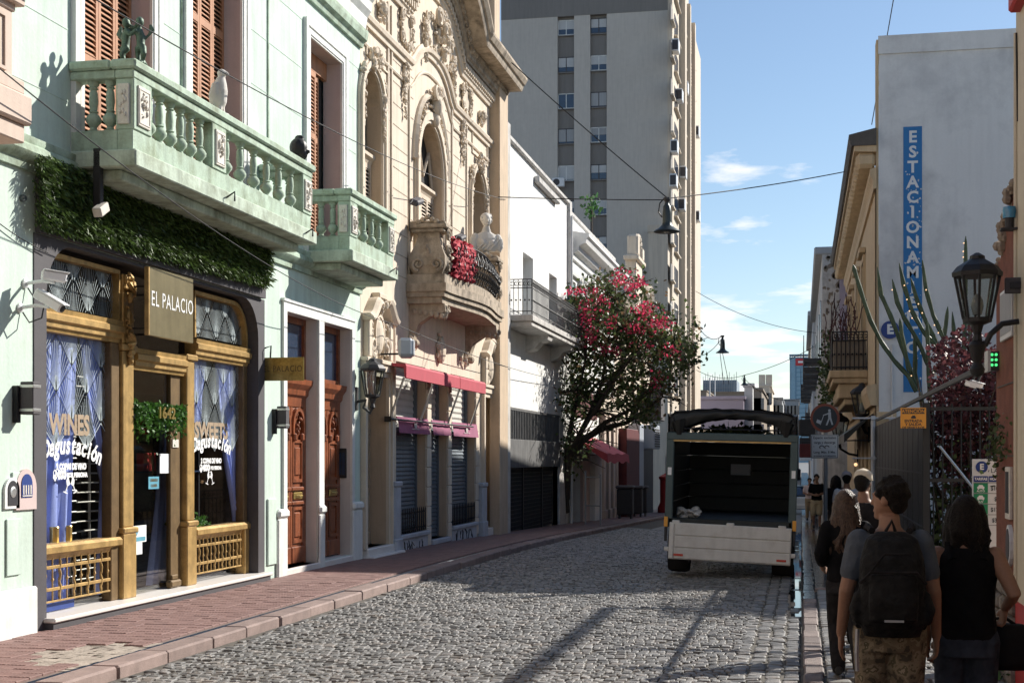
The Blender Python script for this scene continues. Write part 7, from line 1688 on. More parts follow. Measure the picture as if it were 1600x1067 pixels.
t=thing('oval_plaque','oval white rimmed portrait plaque low on the brown wall','plaque',(RX,12.4,1.1)); a=onwall(1577,818); b=onwall(1584,886); yc,zc=(a.y+b.y)/2,(a.z+b.z)/2; m_=MB(); m_.prism([(yc+(a.y-b.y)*.5*math.cos(k*.42),zc+(a.z-b.z)*.5*math.sin(k*.42)) for k in range(15)],RX-.03,RX); m_.build('rim','sign_white',t); m_=MB(); m_.prism([(yc+(a.y-b.y)*.36*math.cos(k*.42),zc+(a.z-b.z)*.40*math.sin(k*.42)) for k in range(15)],RX-.036,RX-.03); m_.build('portrait','charcoal',t)
t=thing('paper_poster','worn pale sheet stuck low on the brown wall','poster',(RX,12.4,.4)); a=onwall(1576,978); b=onwall(1584,1030); MB().box(RX-.06,RX-.055,b.y,a.y,b.z,a.z).build('sheet','plaque_cream',t)
t=thing('led_signal','dark box with six green lit dots on the brown wall','signal',(RX,13,2.6)); a=bp(1543,549,y=13.2); b=bp(1568,578,y=13.2); m_=MB(); m_.cbox(a.x+.02,RX+.05,13.2,13.4,b.z,a.z,.008); m_.build('case','iron_soft',t); m_=MB(); m_.box(a.x,a.x+.025,13.18,13.42,b.z-.01,a.z+.01); m_.build('edge','steel_wire',t)
cxx=(a.x+b.x)/2-.03
for i in range(2):
    for j in range(3): MB().ball((cxx+.035*i,13.195,b.z+.045+.045*j),.013,6,4).build('led','led_green',t)
t=thing('beacon_light','small blue domed beacon on a bracket above the brown wall','beacon',(1.6,12.2,3.9)); p=bp(1577,347,y=12.15); MB().lathe([(.05,0),(.055,.06),(.05,.09),(.0,.10)],(p.x,12.15,p.z+.03),12).build('dome','blue_lens',t,smooth=True); m_=MB(); m_.lathe([(.035,-.05),(.035,.03)],(p.x,12.15,p.z),10); m_.cbox(p.x-.07,RX+.05,12.1,12.2,p.z-.07,p.z-.05,.004); m_.build('bracket','black_paint',t)
t=thing('projecting_sign','red projecting sign box at the top right corner','sign',(1.7,11.9,5.6)); a=bp(1575,22,y=12.0); MB().cbox(a.x,a.x+.6,11.4,12.0,a.z,a.z+.8,.02).build('box','red_paint',t); MB().tube([(RX+.1,12.1,a.z+.2),(RX+.1,12.1,a.z-.6)],.03,6).build('bracket','iron',t)
t=thing('steel_bracket','grey steel bracket with a black slot beside the right lamp','bracket',(1.6,12.0,3.3)); a=bp(1570,434,y=11.95); b=bp(1600,458,y=11.95); MB().cbox(a.x,a.x+.3,11.94,11.98,b.z,a.z,.006).build('plate','charcoal',t); MB().cbox(a.x+.035,a.x+.3,11.925,11.94,b.z+.035,a.z-.035,.004).build('slot','black_paint',t)
YL=11.95; p=bp(1527,500,y=YL); t=thing('wall_lantern','large black lantern on a curved arm at the right edge','lantern',(p.x,YL,p.z)); A=bp(1592,502,y=YL); B_=bp(1566,506,y=YL); C_=bp(1548,522,y=YL); D=bp(1540,538,y=YL)
lantern(t,tuple(p),.82,'iron',faces=8,arm=[A,B_,C_,D,bp(1528,545,y=YL)]); m_=MB(); m_.lathe([(.0,-.46),(.05,-.43),(.06,-.39),(.03,-.34),(.045,-.30),(.07,-.2),(.05,-.17)],p,10); m_.build('finial','iron',t,smooth=True)
q=random.Random(31); m_=MB()
for i in range(160): leaf_quads(m_,(RX-.06+q.gauss(0,.03),12.9+q.gauss(0,.2),2.0+q.gauss(0,.12)),.05,q)
t=thing('wall_weed','small weed sprouting from a crack in the brown wall','plant',(RX,12.9,1.9)); m_.build('foliage','tree_leaf',t,fixn=False,kind='stuff'); m_=MB()
for i in range(300): leaf_quads(m_,(RX-.15+q.gauss(0,.06),13+q.gauss(0,.35),.08+abs(q.gauss(0,.05))),.06,q)
m_.build('grass_tuft','pot_leaf',label='tuft of green grass at the foot of the brown wall',cat='grass',kind='stuff',fixn=False)
# ================= TRUCK =================
TX,TYB=-1.13,22.9; roll=.028
tk=thing('flatbed_truck','dark green cargo truck seen from behind with its pale tailgate hanging open','truck',(TX,TYB,gz(23)),0); tk.rotation_euler=(0,roll,0)
def TB(mb,name,m,parent=tk,**k): return mb.build(name,m,parent,local=True,**k)
hw=.965; L=3.7; zf=.92; zb=2.22
m_=MB()
for s in (-1,1): m_.cbox(s*hw-.06,s*hw+.06,0,.12,zf-.15,zb+.05,.012)
TB(m_,'rear_post','truck_teal'); m_=MB(); m_.cbox(-hw-.06,hw+.06,-.01,.12,zb-.06,zb+.06,.012); TB(m_,'rear_crossbar','truck_teal'); m_=MB(); m_.box(-hw+.05,hw-.05,.0,.06,zb-.085,zb-.06); TB(m_,'trim_strip','bronze')
m_=MB(); m_.cbox(-hw,hw,.0,L,zf-.14,zf,.01); TB(m_,'bed_floor','truck_bed')
for s in (-1,1):
    for k in range(5): m_=MB(); x=s*(hw-.02); z=zf+k*.25; m_.cbox(x-.02,x+.02,.13,L,z+.005,z+.245,.008); TB(m_,'side_board','truck_dark')
for k in range(5): z=zf+k*.25; m_=MB(); m_.cbox(-hw+.04,hw-.04,L-.04,L,z+.005,z+.245,.008); TB(m_,'front_board','truck_bed')
m_=MB(); m_.cbox(-.18,.18,L-.06,L-.045,zf+.66,zf+.86,.01); TB(m_,'cab_window','plastic_gray')
# tailgate hanging down: three ribbed planks, hinges, reflectors
tg=MB(); tg.cbox(-.95,.95,-.10,-.055,.26,.84,.008); tgo=TB(tg,'tailgate','tailgate'); tgo.rotation_euler=(0,.018,0)
for k,(z0,z1) in enumerate(((.275,.44),(.455,.63),(.645,.83))): m_=MB(); m_.cbox(-.86,.94,-.118,-.101,z0,z1,.010); TB(m_,'tailgate_plank','tailgate',tgo)
m_=MB(); m_.cbox(-.945,-.875,-.12,-.101,.27,.835,.008); TB(m_,'tailgate_edge','tailgate',tgo)
for x in (-.85,.0,.8): m_=MB(); m_.cbox(x-.06,x+.06,-.115,-.03,.80,.875,.01); TB(m_,'hinge','tailgate',tgo)
for x in (-.79,.81): m_=MB(); m_.cbox(x-.075,x+.075,-.128,-.12,.315,.35,.004); TB(m_,'reflector','reflector_red',tgo)
for s in (-1,1): m_=MB(); m_.cbox(s*.985-.035,s*.985+.035,-.09,-.06,.38,.45,.006); m_.lathe([(.02,-.1),(.02,-.05)],(s*.99,0,.41),8,'y'); TB(m_,'latch','tailgate',tgo)
for s in (-1,1): m_=MB(); m_.cbox(s*(hw+.035)-.03,s*(hw+.035)+.03,-.05,.0,.78,.94,.006); TB(m_,'marker_light','amber'); m_=MB(); m_.cbox(s*(hw+.035)-.02,s*(hw+.035)+.02,-.045,.05,.55,.77,.006); TB(m_,'light_bracket','black_paint')
for s in (-1,1): m_=MB(); m_.box(s*hw-.03,s*hw+.03,-.006,-.001,zb-.62,zb-.5); TB(m_,'post_sticker','plastic_white')
# tarpaulin roof on hoops, sagging at the tail, open above the cab
zt=2.60
m_=MB()
for yy in (0.02,1.2,2.4,L-.05):
    pts=[(-hw,yy,zb),(-hw,yy,zt-.08),(-hw+.06,yy,zt),(0,yy,zt+.05),(hw-.06,yy,zt),(hw,yy,zt-.08),(hw,yy,zb)]; m_.tube(pts,.02,6)
for x,z in ((-hw,zt-.05),(hw,zt-.05),(0,zt+.04)): m_.tube([(x,0,z),(x,L,z)],.018,6)
m_.tube([(-hw,.0,zb+.12),(hw,.0,zb+.12)],.012,5); TB(m_,'canopy_hoop','iron')
vs=[];fs=[]; nx,ny=22,12; q=random.Random(4)
for j in range(ny+1):
    for i in range(nx+1):
        s=i/nx*2-1; y=L*j/ny; vs.append((s*hw*1.02,y,zt+.06-.10*s**4+(.012*math.sin(i*1.7+j)+q.uniform(-.01,.01))-.05*math.sin(math.pi*((j*1.0)%4)/4)))
for j in range(ny):
    for i in range(nx): a=j*(nx+1)+i; fs.append((a,a+1,a+nx+2,a+nx+1))
mb=MB(); mb.add(vs,fs); mb.add([(x,y,z-.015) for x,y,z in vs],fs); TB(mb,'tarpaulin','tarp',smooth='all')
for yy,drop,nm in ((.03,1.0,0),(L*.55,.8,1)):       # rolled, bunched tail curtain
    vs=[];fs=[]
    for i in range(41):
        s=i/40*2-1; d=(.13+.21*abs(s)**2+.007*math.sin(i*1.1)+.005*math.sin(i*2.7))*drop; 
        for k in range(7): t=k/6; vs.append((s*hw,yy-.03*math.sin(math.pi*t)-.006*math.sin(i*.9+k),zt+.05-.09*s**4-d*t))
    for i in range(40):
        for k in range(6): a=i*7+k; fs.append((a,a+1,a+8,a+7))
    mb=MB(); mb.add(vs,fs); TB(mb,'rolled_curtain','tarp',smooth='all')
for s in (-1,1):
    vs=[];fs=[]; n=18
    for j in range(n+1):
        y=L*j/n
        for k in range(6): t=k/5; vs.append((s*(hw+.025+.02*math.sin(j*1.9+k)),y,zt-.02-(zt-zf-.35)*t))
    for j in range(n):
        for k in range(5): a=j*6+k; fs.append((a,a+1,a+7,a+6))
    mb=MB(); mb.add(vs,fs); TB(mb,'side_tarp','truck_dark',smooth='all')
for s in (-1,1):      # drawn back curtain bundles at the rear posts
    m_=MB(); m_.tube([(s*(hw-.08),.05,zt-.15),(s*(hw-.12),.04,zb+.25),(s*(hw-.14),.05,zb+.02)],[.10,.13,.07],8); TB(m_,'curtain_bundle','tarp',smooth=True)
m_=MB(); m_.cbox(-hw+.02,hw-.02,L+.12,L+1.7,.75,1.75,.05); m_.cbox(-hw+.06,hw-.06,L+.2,L+1.5,1.75,2.12,.08); TB(m_,'cab','truck_teal'); m_=MB(); m_.box(-.8,.8,L+.19,L+.2,1.55,1.95); TB(m_,'rear_window','pane_dark')
m_=MB(); m_.cbox(-.4,-.32,.1,L+1.5,.55,.75,.01); m_.cbox(.32,.4,.1,L+1.5,.55,.75,.01); m_.cbox(-.9,.9,.05,.12,.55,.70,.01); TB(m_,'chassis','black_paint')
for s in (-1,1):
    for y in (.75,L+.8):
        wheel=MB(); wheel.lathe([(.10,-.14),(.25,-.14),(.36,-.17),(.385,-.12),(.39,0),(.385,.12),(.36,.17),(.25,.14),(.10,.14)],(s*.83,y,.40),24,'x'); wo=TB(wheel,'wheel','rubber',smooth=True); rim=MB(); rim.lathe([(.05,-.12),(.24,-.13),(.25,-.10),(.25,.10),(.24,.13),(.05,.12)],(s*.80,y,.40),16,'x'); TB(rim,'rim','iron_soft',wo)
m_=MB(); m_.tube([(-.8,.75,.4),(.8,.75,.4)],.07,8); m_.ball((0,.75,.4),.16,10,8); TB(m_,'axle','black_paint'); m_=MB()
for s in (-1,1): m_.box(s*.8-.17,s*.8+.17,.22,.23,.28,.75)
TB(m_,'mudflap','rubber')
for s in (-1,1): m_=MB(); m_.cbox(s*(hw+.07)-.04,s*(hw+.07)+.04,L+1.2,L+1.26,1.5,1.72,.02); m_.tube([(s*hw,L+1.3,1.72),(s*(hw+.07),L+1.25,1.72)],.012,5); TB(m_,'mirror','black_paint')
m_=MB(); q=random.Random(6); X0,Y0_,Z0=TX-.78,TYB+.42,gz(23)+.95
for i in range(26):
    a=q.uniform(0,1); m_.ball((X0+q.uniform(-.1,.34)*1.0,Y0_+q.gauss(0,.09),Z0+max(.02,(.20-.5*abs(q.gauss(0,.16)))*(1-a*.6))),(q.uniform(.06,.10),q.uniform(.05,.09),q.uniform(.03,.07)),8,6,Matrix.Rotation(q.uniform(-.8,.8),3,'Y'))
m_.v=[(X0+(p[0]-X0)*.8+.03,p[1],Z0+(p[2]-Z0)*.75-.02) for p in m_.v]; sk=thing('white_sack','crumpled white sack lying in the rear corner of the truck bed','sack',(X0,Y0_,Z0)); voxel(m_,'cloth','sack',sk,.014,1)
m_=MB(); q=random.Random(16)
for i in range(420): leaf_quads(m_,(TX+q.gauss(-.05,.28),TYB+1.6+q.gauss(0,.2),gz(23)+2.29+abs(q.gauss(0,.05))),.11,q)
m_.build('cut_branches','tree_leaf',label='leafy green branches lying on top of the truck cargo frame',cat='branches',fixn=False)
# ================= TRAFFIC SIGNS =================
sy=26.8; p=bp(1290,868,y=sy); px=p.x; zg=gz(sy)+PR; sp=thing('traffic_sign_post','grey post with a round loading sign above a white square plate','traffic sign',(px,sy,zg)); MB().tube([(px,sy,zg),(px,sy,zg+2.7)],.036,10).build('post','pole_gray',sp,smooth=True)
c=bp(1289,653,y=sy-.05); r=.262; MB().lathe([(r,0),(r,.012)],(c.x,sy-.055,c.z),28,'y').build('disc','sign_red_rim',sp); d=MB().lathe([(r*.83,0),(r*.83,.004)],(c.x,sy-.0595,c.z),28,'y').build('disc_field','sign_navy',sp)
m_=MB(); x0,z0=c.x,c.z; yk=sy-.064
def poly(pts): m_.add([(x0+a*r,yk,z0+b*r) for a,b in pts],[tuple(range(len(pts)))])
poly([(.30+.09*math.cos(k*.7),.52+.09*math.sin(k*.7)) for k in range(9)]); poly([(.22,.42),(.40,.42),(.42,.0),(.22,.0)]); poly([(.24,.36),(.26,.26),(-.12,.16),(-.14,.22)]); poly([(.24,.02),(.36,.02),(.16,-.5),(.05,-.5)]); poly([(.3,.02),(.42,.02),(.56,-.46),(.45,-.48)]); poly([(-.10,.22),(-.06,.2),(-.30,-.48),(-.34,-.46)]); poly([(-.52,-.08),(-.25,-.2),(-.34,-.42),(-.6,-.3)]); m_.build('pictogram','plastic_gray',sp,fixn=False)
a=bp(1267,679,y=sy-.05); b=bp(1310,716,y=sy-.05); m_=MB(); m_.cbox(a.x,b.x,sy-.06,sy-.045,b.z,a.z,.004); m_.build('plate','sign_white',sp); m_=MB(); cx_=(a.x+b.x)/2; H=a.z-b.z
for e0,e1 in (((a.x+.01,a.x+.018),(b.z+.01,a.z-.01)),((b.x-.018,b.x-.01),(b.z+.01,a.z-.01)),((a.x+.01,b.x-.01),(a.z-.018,a.z-.01)),((a.x+.01,b.x-.01),(b.z+.01,b.z+.018))): m_.box(e0[0],e0[1],sy-.063,sy-.0605,e1[0],e1[1])
for s,f,sz in (('Espacio exclusivo',.13,.063),('carga y descarga',.33,.063),('Long. Máx. 8 Mts.',.74,.06),('24 HORAS AUTORIZADOS',.90,.036)): text_mesh(s,sz,frame_xz(cx_,sy-.063,a.z-H*f),m_,bold=.001,sx=.92)
for xx in (-.05,.04): m_.tube([(cx_+xx+.05*math.cos(k*.8)*(.8),sy-.063,a.z-H*.53+.03*math.sin(k*.8)) for k in range(6)],.008,4)
m_.ball((cx_-.19,sy-.062,a.z-H*.5),(.008,.003,.008),6,4); m_.ball((cx_+.19,sy-.062,a.z-H*.5),(.008,.003,.008),6,4); m_.build('lettering','sign_navy',sp,fixn=False)
# ================= FLOWERING TREE =================
tt=thing('flowering_tree','slender street tree with magenta blossom leaning over the white houses','tree',(-6.6,46,gz(46)+PL)); q=random.Random(41); br=MB(); tips=[]
zb0=gz(46)+PL; root=Vector((bp(884,800,y=46).x,46,zb0))
YT0=45.5
def px3(u,v,Y): return bp(u,v,y=Y)
mains=[[(884,800),(884,760),(888,715),(905,680),(930,640),(955,600),(985,560)],[(884,800),(882,750),(885,710),(893,660),(905,610),(915,560),(920,500)],[(885,780),(888,720),(910,690),(945,660),(985,640),(1020,600),(1050,560)],[(884,760),(890,715),(900,690),(920,650),(940,600),(950,540),(960,470)],[(883,760),(880,715),(876,670),(872,620),(880,570)],[(905,690),(940,670),(980,660),(1010,640),(1035,620)],[(930,640),(960,590),(1000,540),(1040,530),(1072,545)]]
for i,mm in enumerate(mains):
    Y=46+(-1.5+i*.5); pts=[px3(u,v,46+(Y-46)*k/(len(mm)-1)) for k,(u,v) in enumerate(mm)]; n=len(pts); rs=[.13*(1-.88*k/(n-1)) for k in range(n)]; br.tube(pts,rs,7)
    for k in range(2,n): tips.append(pts[k])
    for k in range(2,n):
        for _ in range(5):
            e=pts[k]+Vector((q.gauss(0,.7),q.gauss(0,.8),q.gauss(.1,.6))); br.tube([pts[k],pts[k].lerp(e,.5)+Vector((0,0,.1)),e],[.03,.02,.007],4); tips.append(e)
br.build('trunk','bark',tt)
# crown blobs given by outline clumps (centre, radius) in the tree's own plane
clumps=[]
for (u,v,ru,rv,n,fl) in ((915,500,50,45,1000,.20),(960,485,60,50,1400,.16),(1000,520,55,45,1300,.12),(1035,560,48,45,800,.06),(1058,545,26,45,350,.03),(935,560,60,55,1200,.08),(985,580,65,55,1300,.04),(1020,600,42,30,600,.02),(900,600,42,55,800,.02),(880,640,22,70,600,.0),(945,615,50,30,500,.01),(990,640,45,22,300,.01),(885,700,16,45,260,.0),(930,460,35,28,350,.5),(975,445,40,22,300,.55),(1005,655,30,16,120,0),(905,470,26,24,220,.5),(1075,560,14,28,120,.02)): clumps.append((u,v,ru,rv,n,fl))
lf=MB(); rl_=MB(); bl=MB()
for (u,v,ru,rv,n,fl) in clumps:
    sub=[(q.gauss(0,.5),q.gauss(0,.5),q.gauss(0,1.0)) for _ in range(16)]
    for i in range(int(n*(1.0 if v<600 else .62))):
        s=q.choice(sub); uu=u+ru*(s[0]+q.gauss(0,.22)); vv=v+rv*(s[1]+q.gauss(0,.22)); Y=46+s[2]*.9+q.gauss(0,.25)
        p=px3(uu,vv,Y)
        if p.x<W+.15: p.x=W+.15+q.uniform(0,.6)
        leaf_quads(lf if q.random()<.86 else rl_,p,.15,q)
def flower(u,v,ru,rv,n):
    for i in range(int(n*1.15)): 
        p=px3(u+q.gauss(0,ru*.45),v+q.gauss(0,rv*.45),46-1.0+q.gauss(0,.6)); leaf_quads(bl,p,.10,q,1)
for f in ((905,455,14,9,55),(915,490,18,22,190),(925,520,16,26,170),(938,470,14,14,70),(965,440,12,12,60),(975,430,22,10,60),(985,450,12,16,80),(1000,442,14,9,50),(1005,490,26,16,120),(990,515,20,12,80),(1020,510,14,14,70),(1035,505,16,12,110),(1012,478,12,8,50),(950,500,22,22,110),(1008,540,20,10,40),(960,545,16,14,50),(940,545,10,12,40),(1048,545,18,20,70),(1030,590,16,10,40),(1025,600,14,10,40),(930,455,10,9,40),(890,455,8,6,20)): flower(*f)
lf.build('crown','tree_leaf',tt,fixn=False); rl_.build('rusty_leaves','tree_leaf_rust',tt,fixn=False); bl.build('blossom','blossom',tt,fixn=False)
t=thing('tree_guard','thin white post and rail guarding the foot of the flowering tree','tree guard',(-6.4,45,0)); z=gz(45)+PL; m_=MB(); m_.tube([(-6.2,45,z),(-6.2,45,z+1.6)],.03,6); m_.tube([(-6.75,45.5,z),(-6.75,45.5,z+1.7)],.03,6); m_.tube([(-6.2,45,z+1.5),(-6.75,45.5,z+1.5)],.02,5); m_.tube([(-6.2,45,z+.6),(-6.75,45.5,z+.6)],.02,5); m_.build('frame','far_gray',t)
# ================= HANGING BELL LAMPS AND CABLES =================
def bell(u,v0,v1,Y,label):
    top=bp(u,v0,y=Y); bot=bp(u,v1,y=Y); h=top.z-bot.z; t=thing('hanging_street_lamp',label,'street lamp',tuple(bot),group='bell lamps hung over the street'); c=(top.x,Y,bot.z)
    m_=MB(); m_.lathe([(.36*h,.02*h),(.38*h,.035*h),(.36*h,.06*h),(.24*h,.13*h),(.15*h,.22*h),(.135*h,.30*h)],c,20); m_.build('shade','lamp_zinc',t,smooth=True); m_=MB(); m_.lathe([(.135*h,.30*h),(.13*h,.55*h),(.11*h,.75*h),(.07*h,.80*h),(.06*h,.86*h)],c,16); m_.build('housing','lamp_zinc',t,smooth=True); m_=MB(); m_.lathe([(.05*h,.86*h),(.10*h,.95*h),(.10*h,1.0*h),(.03*h,1.0*h)],c,10); m_.build('hanger','iron_soft',t); m_=MB(); m_.tube([(c[0]-.08*h,Y,c[2]+.98*h),(c[0]-.2*h,Y,c[2]+.85*h),(c[0]-.24*h,Y,c[2]+.6*h),(c[0]-.14*h,Y,c[2]+.45*h)],.02*h,5); m_.build('cord','cable',t); m_=MB(); m_.ball((c[0],Y,c[2]+.08*h),(.12*h,.12*h,.1*h),10,6); m_.build('bulb','glass_lamp',t); return Vector((c[0],Y,top.z))
b1=bell(1042,309,364,33,'large bell shaped street lamp nearest, against the grey tower'); b2=bell(1129,524,552,57,'middle sized bell street lamp hanging in the open sky'); b3=bell(1163,586,602,80,'smallest bell street lamp, over the distant roofs')
def cable(label,a,b,sag=.15,r=.012,n=14,m='cable'):
    a,b=Vector(a),Vector(b); pts=[a.lerp(b,i/n)-Vector((0,0,sag*4*(i/n)*(1-i/n))) for i in range(n+1)]; MB().tube(pts,r,5).build('overhead_cable',m,label=label,cat='cable')
cable('taut cable from the beige cornice to the nearest bell lamp',bp(785,85,x=W+.5),b1,.05,.013)
cable('taut cable from the nearest bell lamp to the ochre cornice',b1+Vector((0,0,-.02)),bp(1323,268,x=1.15),.05,.013)
cable('thin cable crossing the beige and white fronts to the nearest bell lamp',bp(778,308,x=W+.3),b1+Vector((0,0,-.05)),.02,.012)
cable('long cable sweeping down across the mint and beige house fronts',bp(150,0,x=-6.5),bp(790,312,x=W+.28),.25,.0075,24)
cable('slack cable in front of the mint balcony falling to the purple valances',bp(0,108,x=-6.55),bp(620,508,x=W+.35),.3,.0065,24)
cable('thin cable low along the crimson awning and white wall',bp(620,508,x=W+.35),bp(865,592,x=W+.2),.1,.008,16)
cable('thin cable on the mint wall running down to the shop cameras',bp(0,350,x=W+.03),bp(75,395,x=W+.05),.02,.0055)
cable('cable slung left of the middle bell lamp',bp(1088,505,y=57),b2,.35,.013); cable('lower cable slung left of the middle bell lamp',bp(1085,556,y=57),b2+Vector((.05,0,0)),.25,.012)
cable('guy wire falling from the middle bell lamp',b2+Vector((0,0,-.7)),bp(1139,600,y=60),.0,.012); cable('second guy wire falling from the middle bell lamp',b2+Vector((-.1,0,-.7)),bp(1131,600,y=60),.0,.012)
cable('cable from the smallest bell lamp up to the right side houses',b3,bp(1283,535,y=82),.2,.016); cable('cable from the left houses to the smallest bell lamp',bp(1088,578,y=80),b3,.3,.014)
cable('lower cable from the smallest bell lamp to the right side houses',b3+Vector((0,0,-.2)),bp(1278,608,y=86),.9,.014)
cable('high thin cable slanting over the blank wall',bp(1396,0,y=33),bp(1362,195,y=38),.0,.012); cable('loop of cable at the top of the brown wall',bp(1588,52,y=12.1),bp(1590,190,y=12.1),-.0,.008)
cable('long faint cable across the open sky',bp(1087,455,y=66),bp(1275,520,y=66),.35,.012)
# ================= PEOPLE =================
def ramp_mat(name,stops,scale,rough=.9,detail=3):
    m=bpy.data.materials.new(name); m.use_nodes=True; t=m.node_tree; b=t.nodes['Principled BSDF']; N=t.nodes.new; L=t.links.new
    tc=N('ShaderNodeTexCoord'); n=N('ShaderNodeTexNoise'); n.inputs['Scale'].default_value=scale; n.inputs['Detail'].default_value=detail; L(tc.outputs['Object'],n.inputs['Vector']); r=N('ShaderNodeValToRGB'); r.color_ramp.interpolation='CONSTANT'
    e=r.color_ramp.elements
    for i,(p,c) in enumerate(stops):
        k=e[i] if i<2 else e.new(p); k.position=p; k.color=(*c,1)
    L(n.outputs[0],r.inputs[0]); L(r.outputs[0],b.inputs['Base Color']); b.inputs['Roughness'].default_value=rough; MATS[name]=m
ramp_mat('camouflage',[(0,(.05,.042,.03)),(.40,(.13,.105,.07)),(.5,(.20,.165,.115)),(.6,(.085,.075,.045)),(.68,(.27,.23,.17))],17)
V=Vector
def limb(mb,pts,rs,n=10): 
    P=[];Rr=[]
    for i in range(len(pts)-1):
        for k in range(3): t=k/3; P.append(V(pts[i]).lerp(V(pts[i+1]),t)); Rr.append(rs[i]+(rs[i+1]-rs[i])*t)
    P.append(V(pts[-1])); Rr.append(rs[-1]); mb.tube(P,Rr,n); mb.ball(P[0],rs[0]*.98,8,6); mb.ball(P[-1],rs[-1]*.98,8,6)
def hand(mb,w,d,side,fwd,curl=.5,fr=.0088):
    """palm and five fingers hanging from wrist w along d; side = direction of the thumb, fwd = palm normal"""
    d=V(d).normalized(); s=(V(side)-V(side).dot(d)*d).normalized(); f=d.cross(s)*(1 if d.cross(s).dot(V(fwd))>0 else -1)
    w=V(w); mb.loft([(w,s*.026,f*.019),(w+d*.035,s*.036,f*.017),(w+d*.085,s*.041,f*.014),(w+d*.098,s*.036,f*.011)])
    for k,(o,l) in enumerate(((.030,.072),(.010,.080),(-.010,.074),(-.029,.058))):
        a=w+d*.09+s*o; p1=a+(d*math.cos(curl*.5)+f*math.sin(curl*.5))*l*.45; p2=p1+(d*math.cos(curl*1.3)+f*math.sin(curl*1.3))*l*.32; p3=p2+(d*math.cos(curl*2.1)+f*math.sin(curl*2.1))*l*.25
        mb.tube([a-d*.02,a,p1,p2,p3],[fr,fr*1.05,fr,fr*.92,fr*.7],7)
    a=w+d*.03+s*.026; p1=a+(d*.7+s*.6+f*.25).normalized()*.038; p2=p1+(d*.95+s*.15+f*.3).normalized()*.030; mb.tube([w+d*.015+s*.01,a,p1,p2],[fr*1.3,fr*1.35,fr*1.15,fr*.8],7)
def head_geo(mb,c,face,up=(0,0,1),detail=True):
    """skull, jaw, nose, ears, brow; face = unit direction the face looks to"""
    c=V(c); f=V(face).normalized(); u=V(up); r=f.cross(u).normalized(); M3=Matrix((r,f,u)).transposed()
    mb.ball(c+u*.018-f*.008,(.074,.092,.100),14,10,M3); mb.loft([(c+u*.01+f*.02,r*.066,f*.068),(c-u*.05+f*.028,r*.058,f*.060),(c-u*.095+f*.042,r*.036,f*.042),(c-u*.108+f*.050,r*.02,f*.024)])
    if detail:
        mb.tube([c+u*.025+f*.082,c-u*.012+f*.104,c-u*.028+f*.100],[.009,.015,.011],7)
        mb.ball(c+u*.036+f*.078,(.052,.018,.011),8,6,M3); mb.ball(c-u*.055+f*.086,(.024,.012,.008),8,6,M3); mb.ball(c-u*.088+f*.078,(.02,.018,.018),8,6,M3)
        for s in (-1,1): mb.ball(c+r*s*.076+u*.0-f*.008,(.010,.022,.032),8,6,M3); mb.ball(c+r*s*.03+u*.018+f*.079,(.013,.008,.008),8,6,M3)
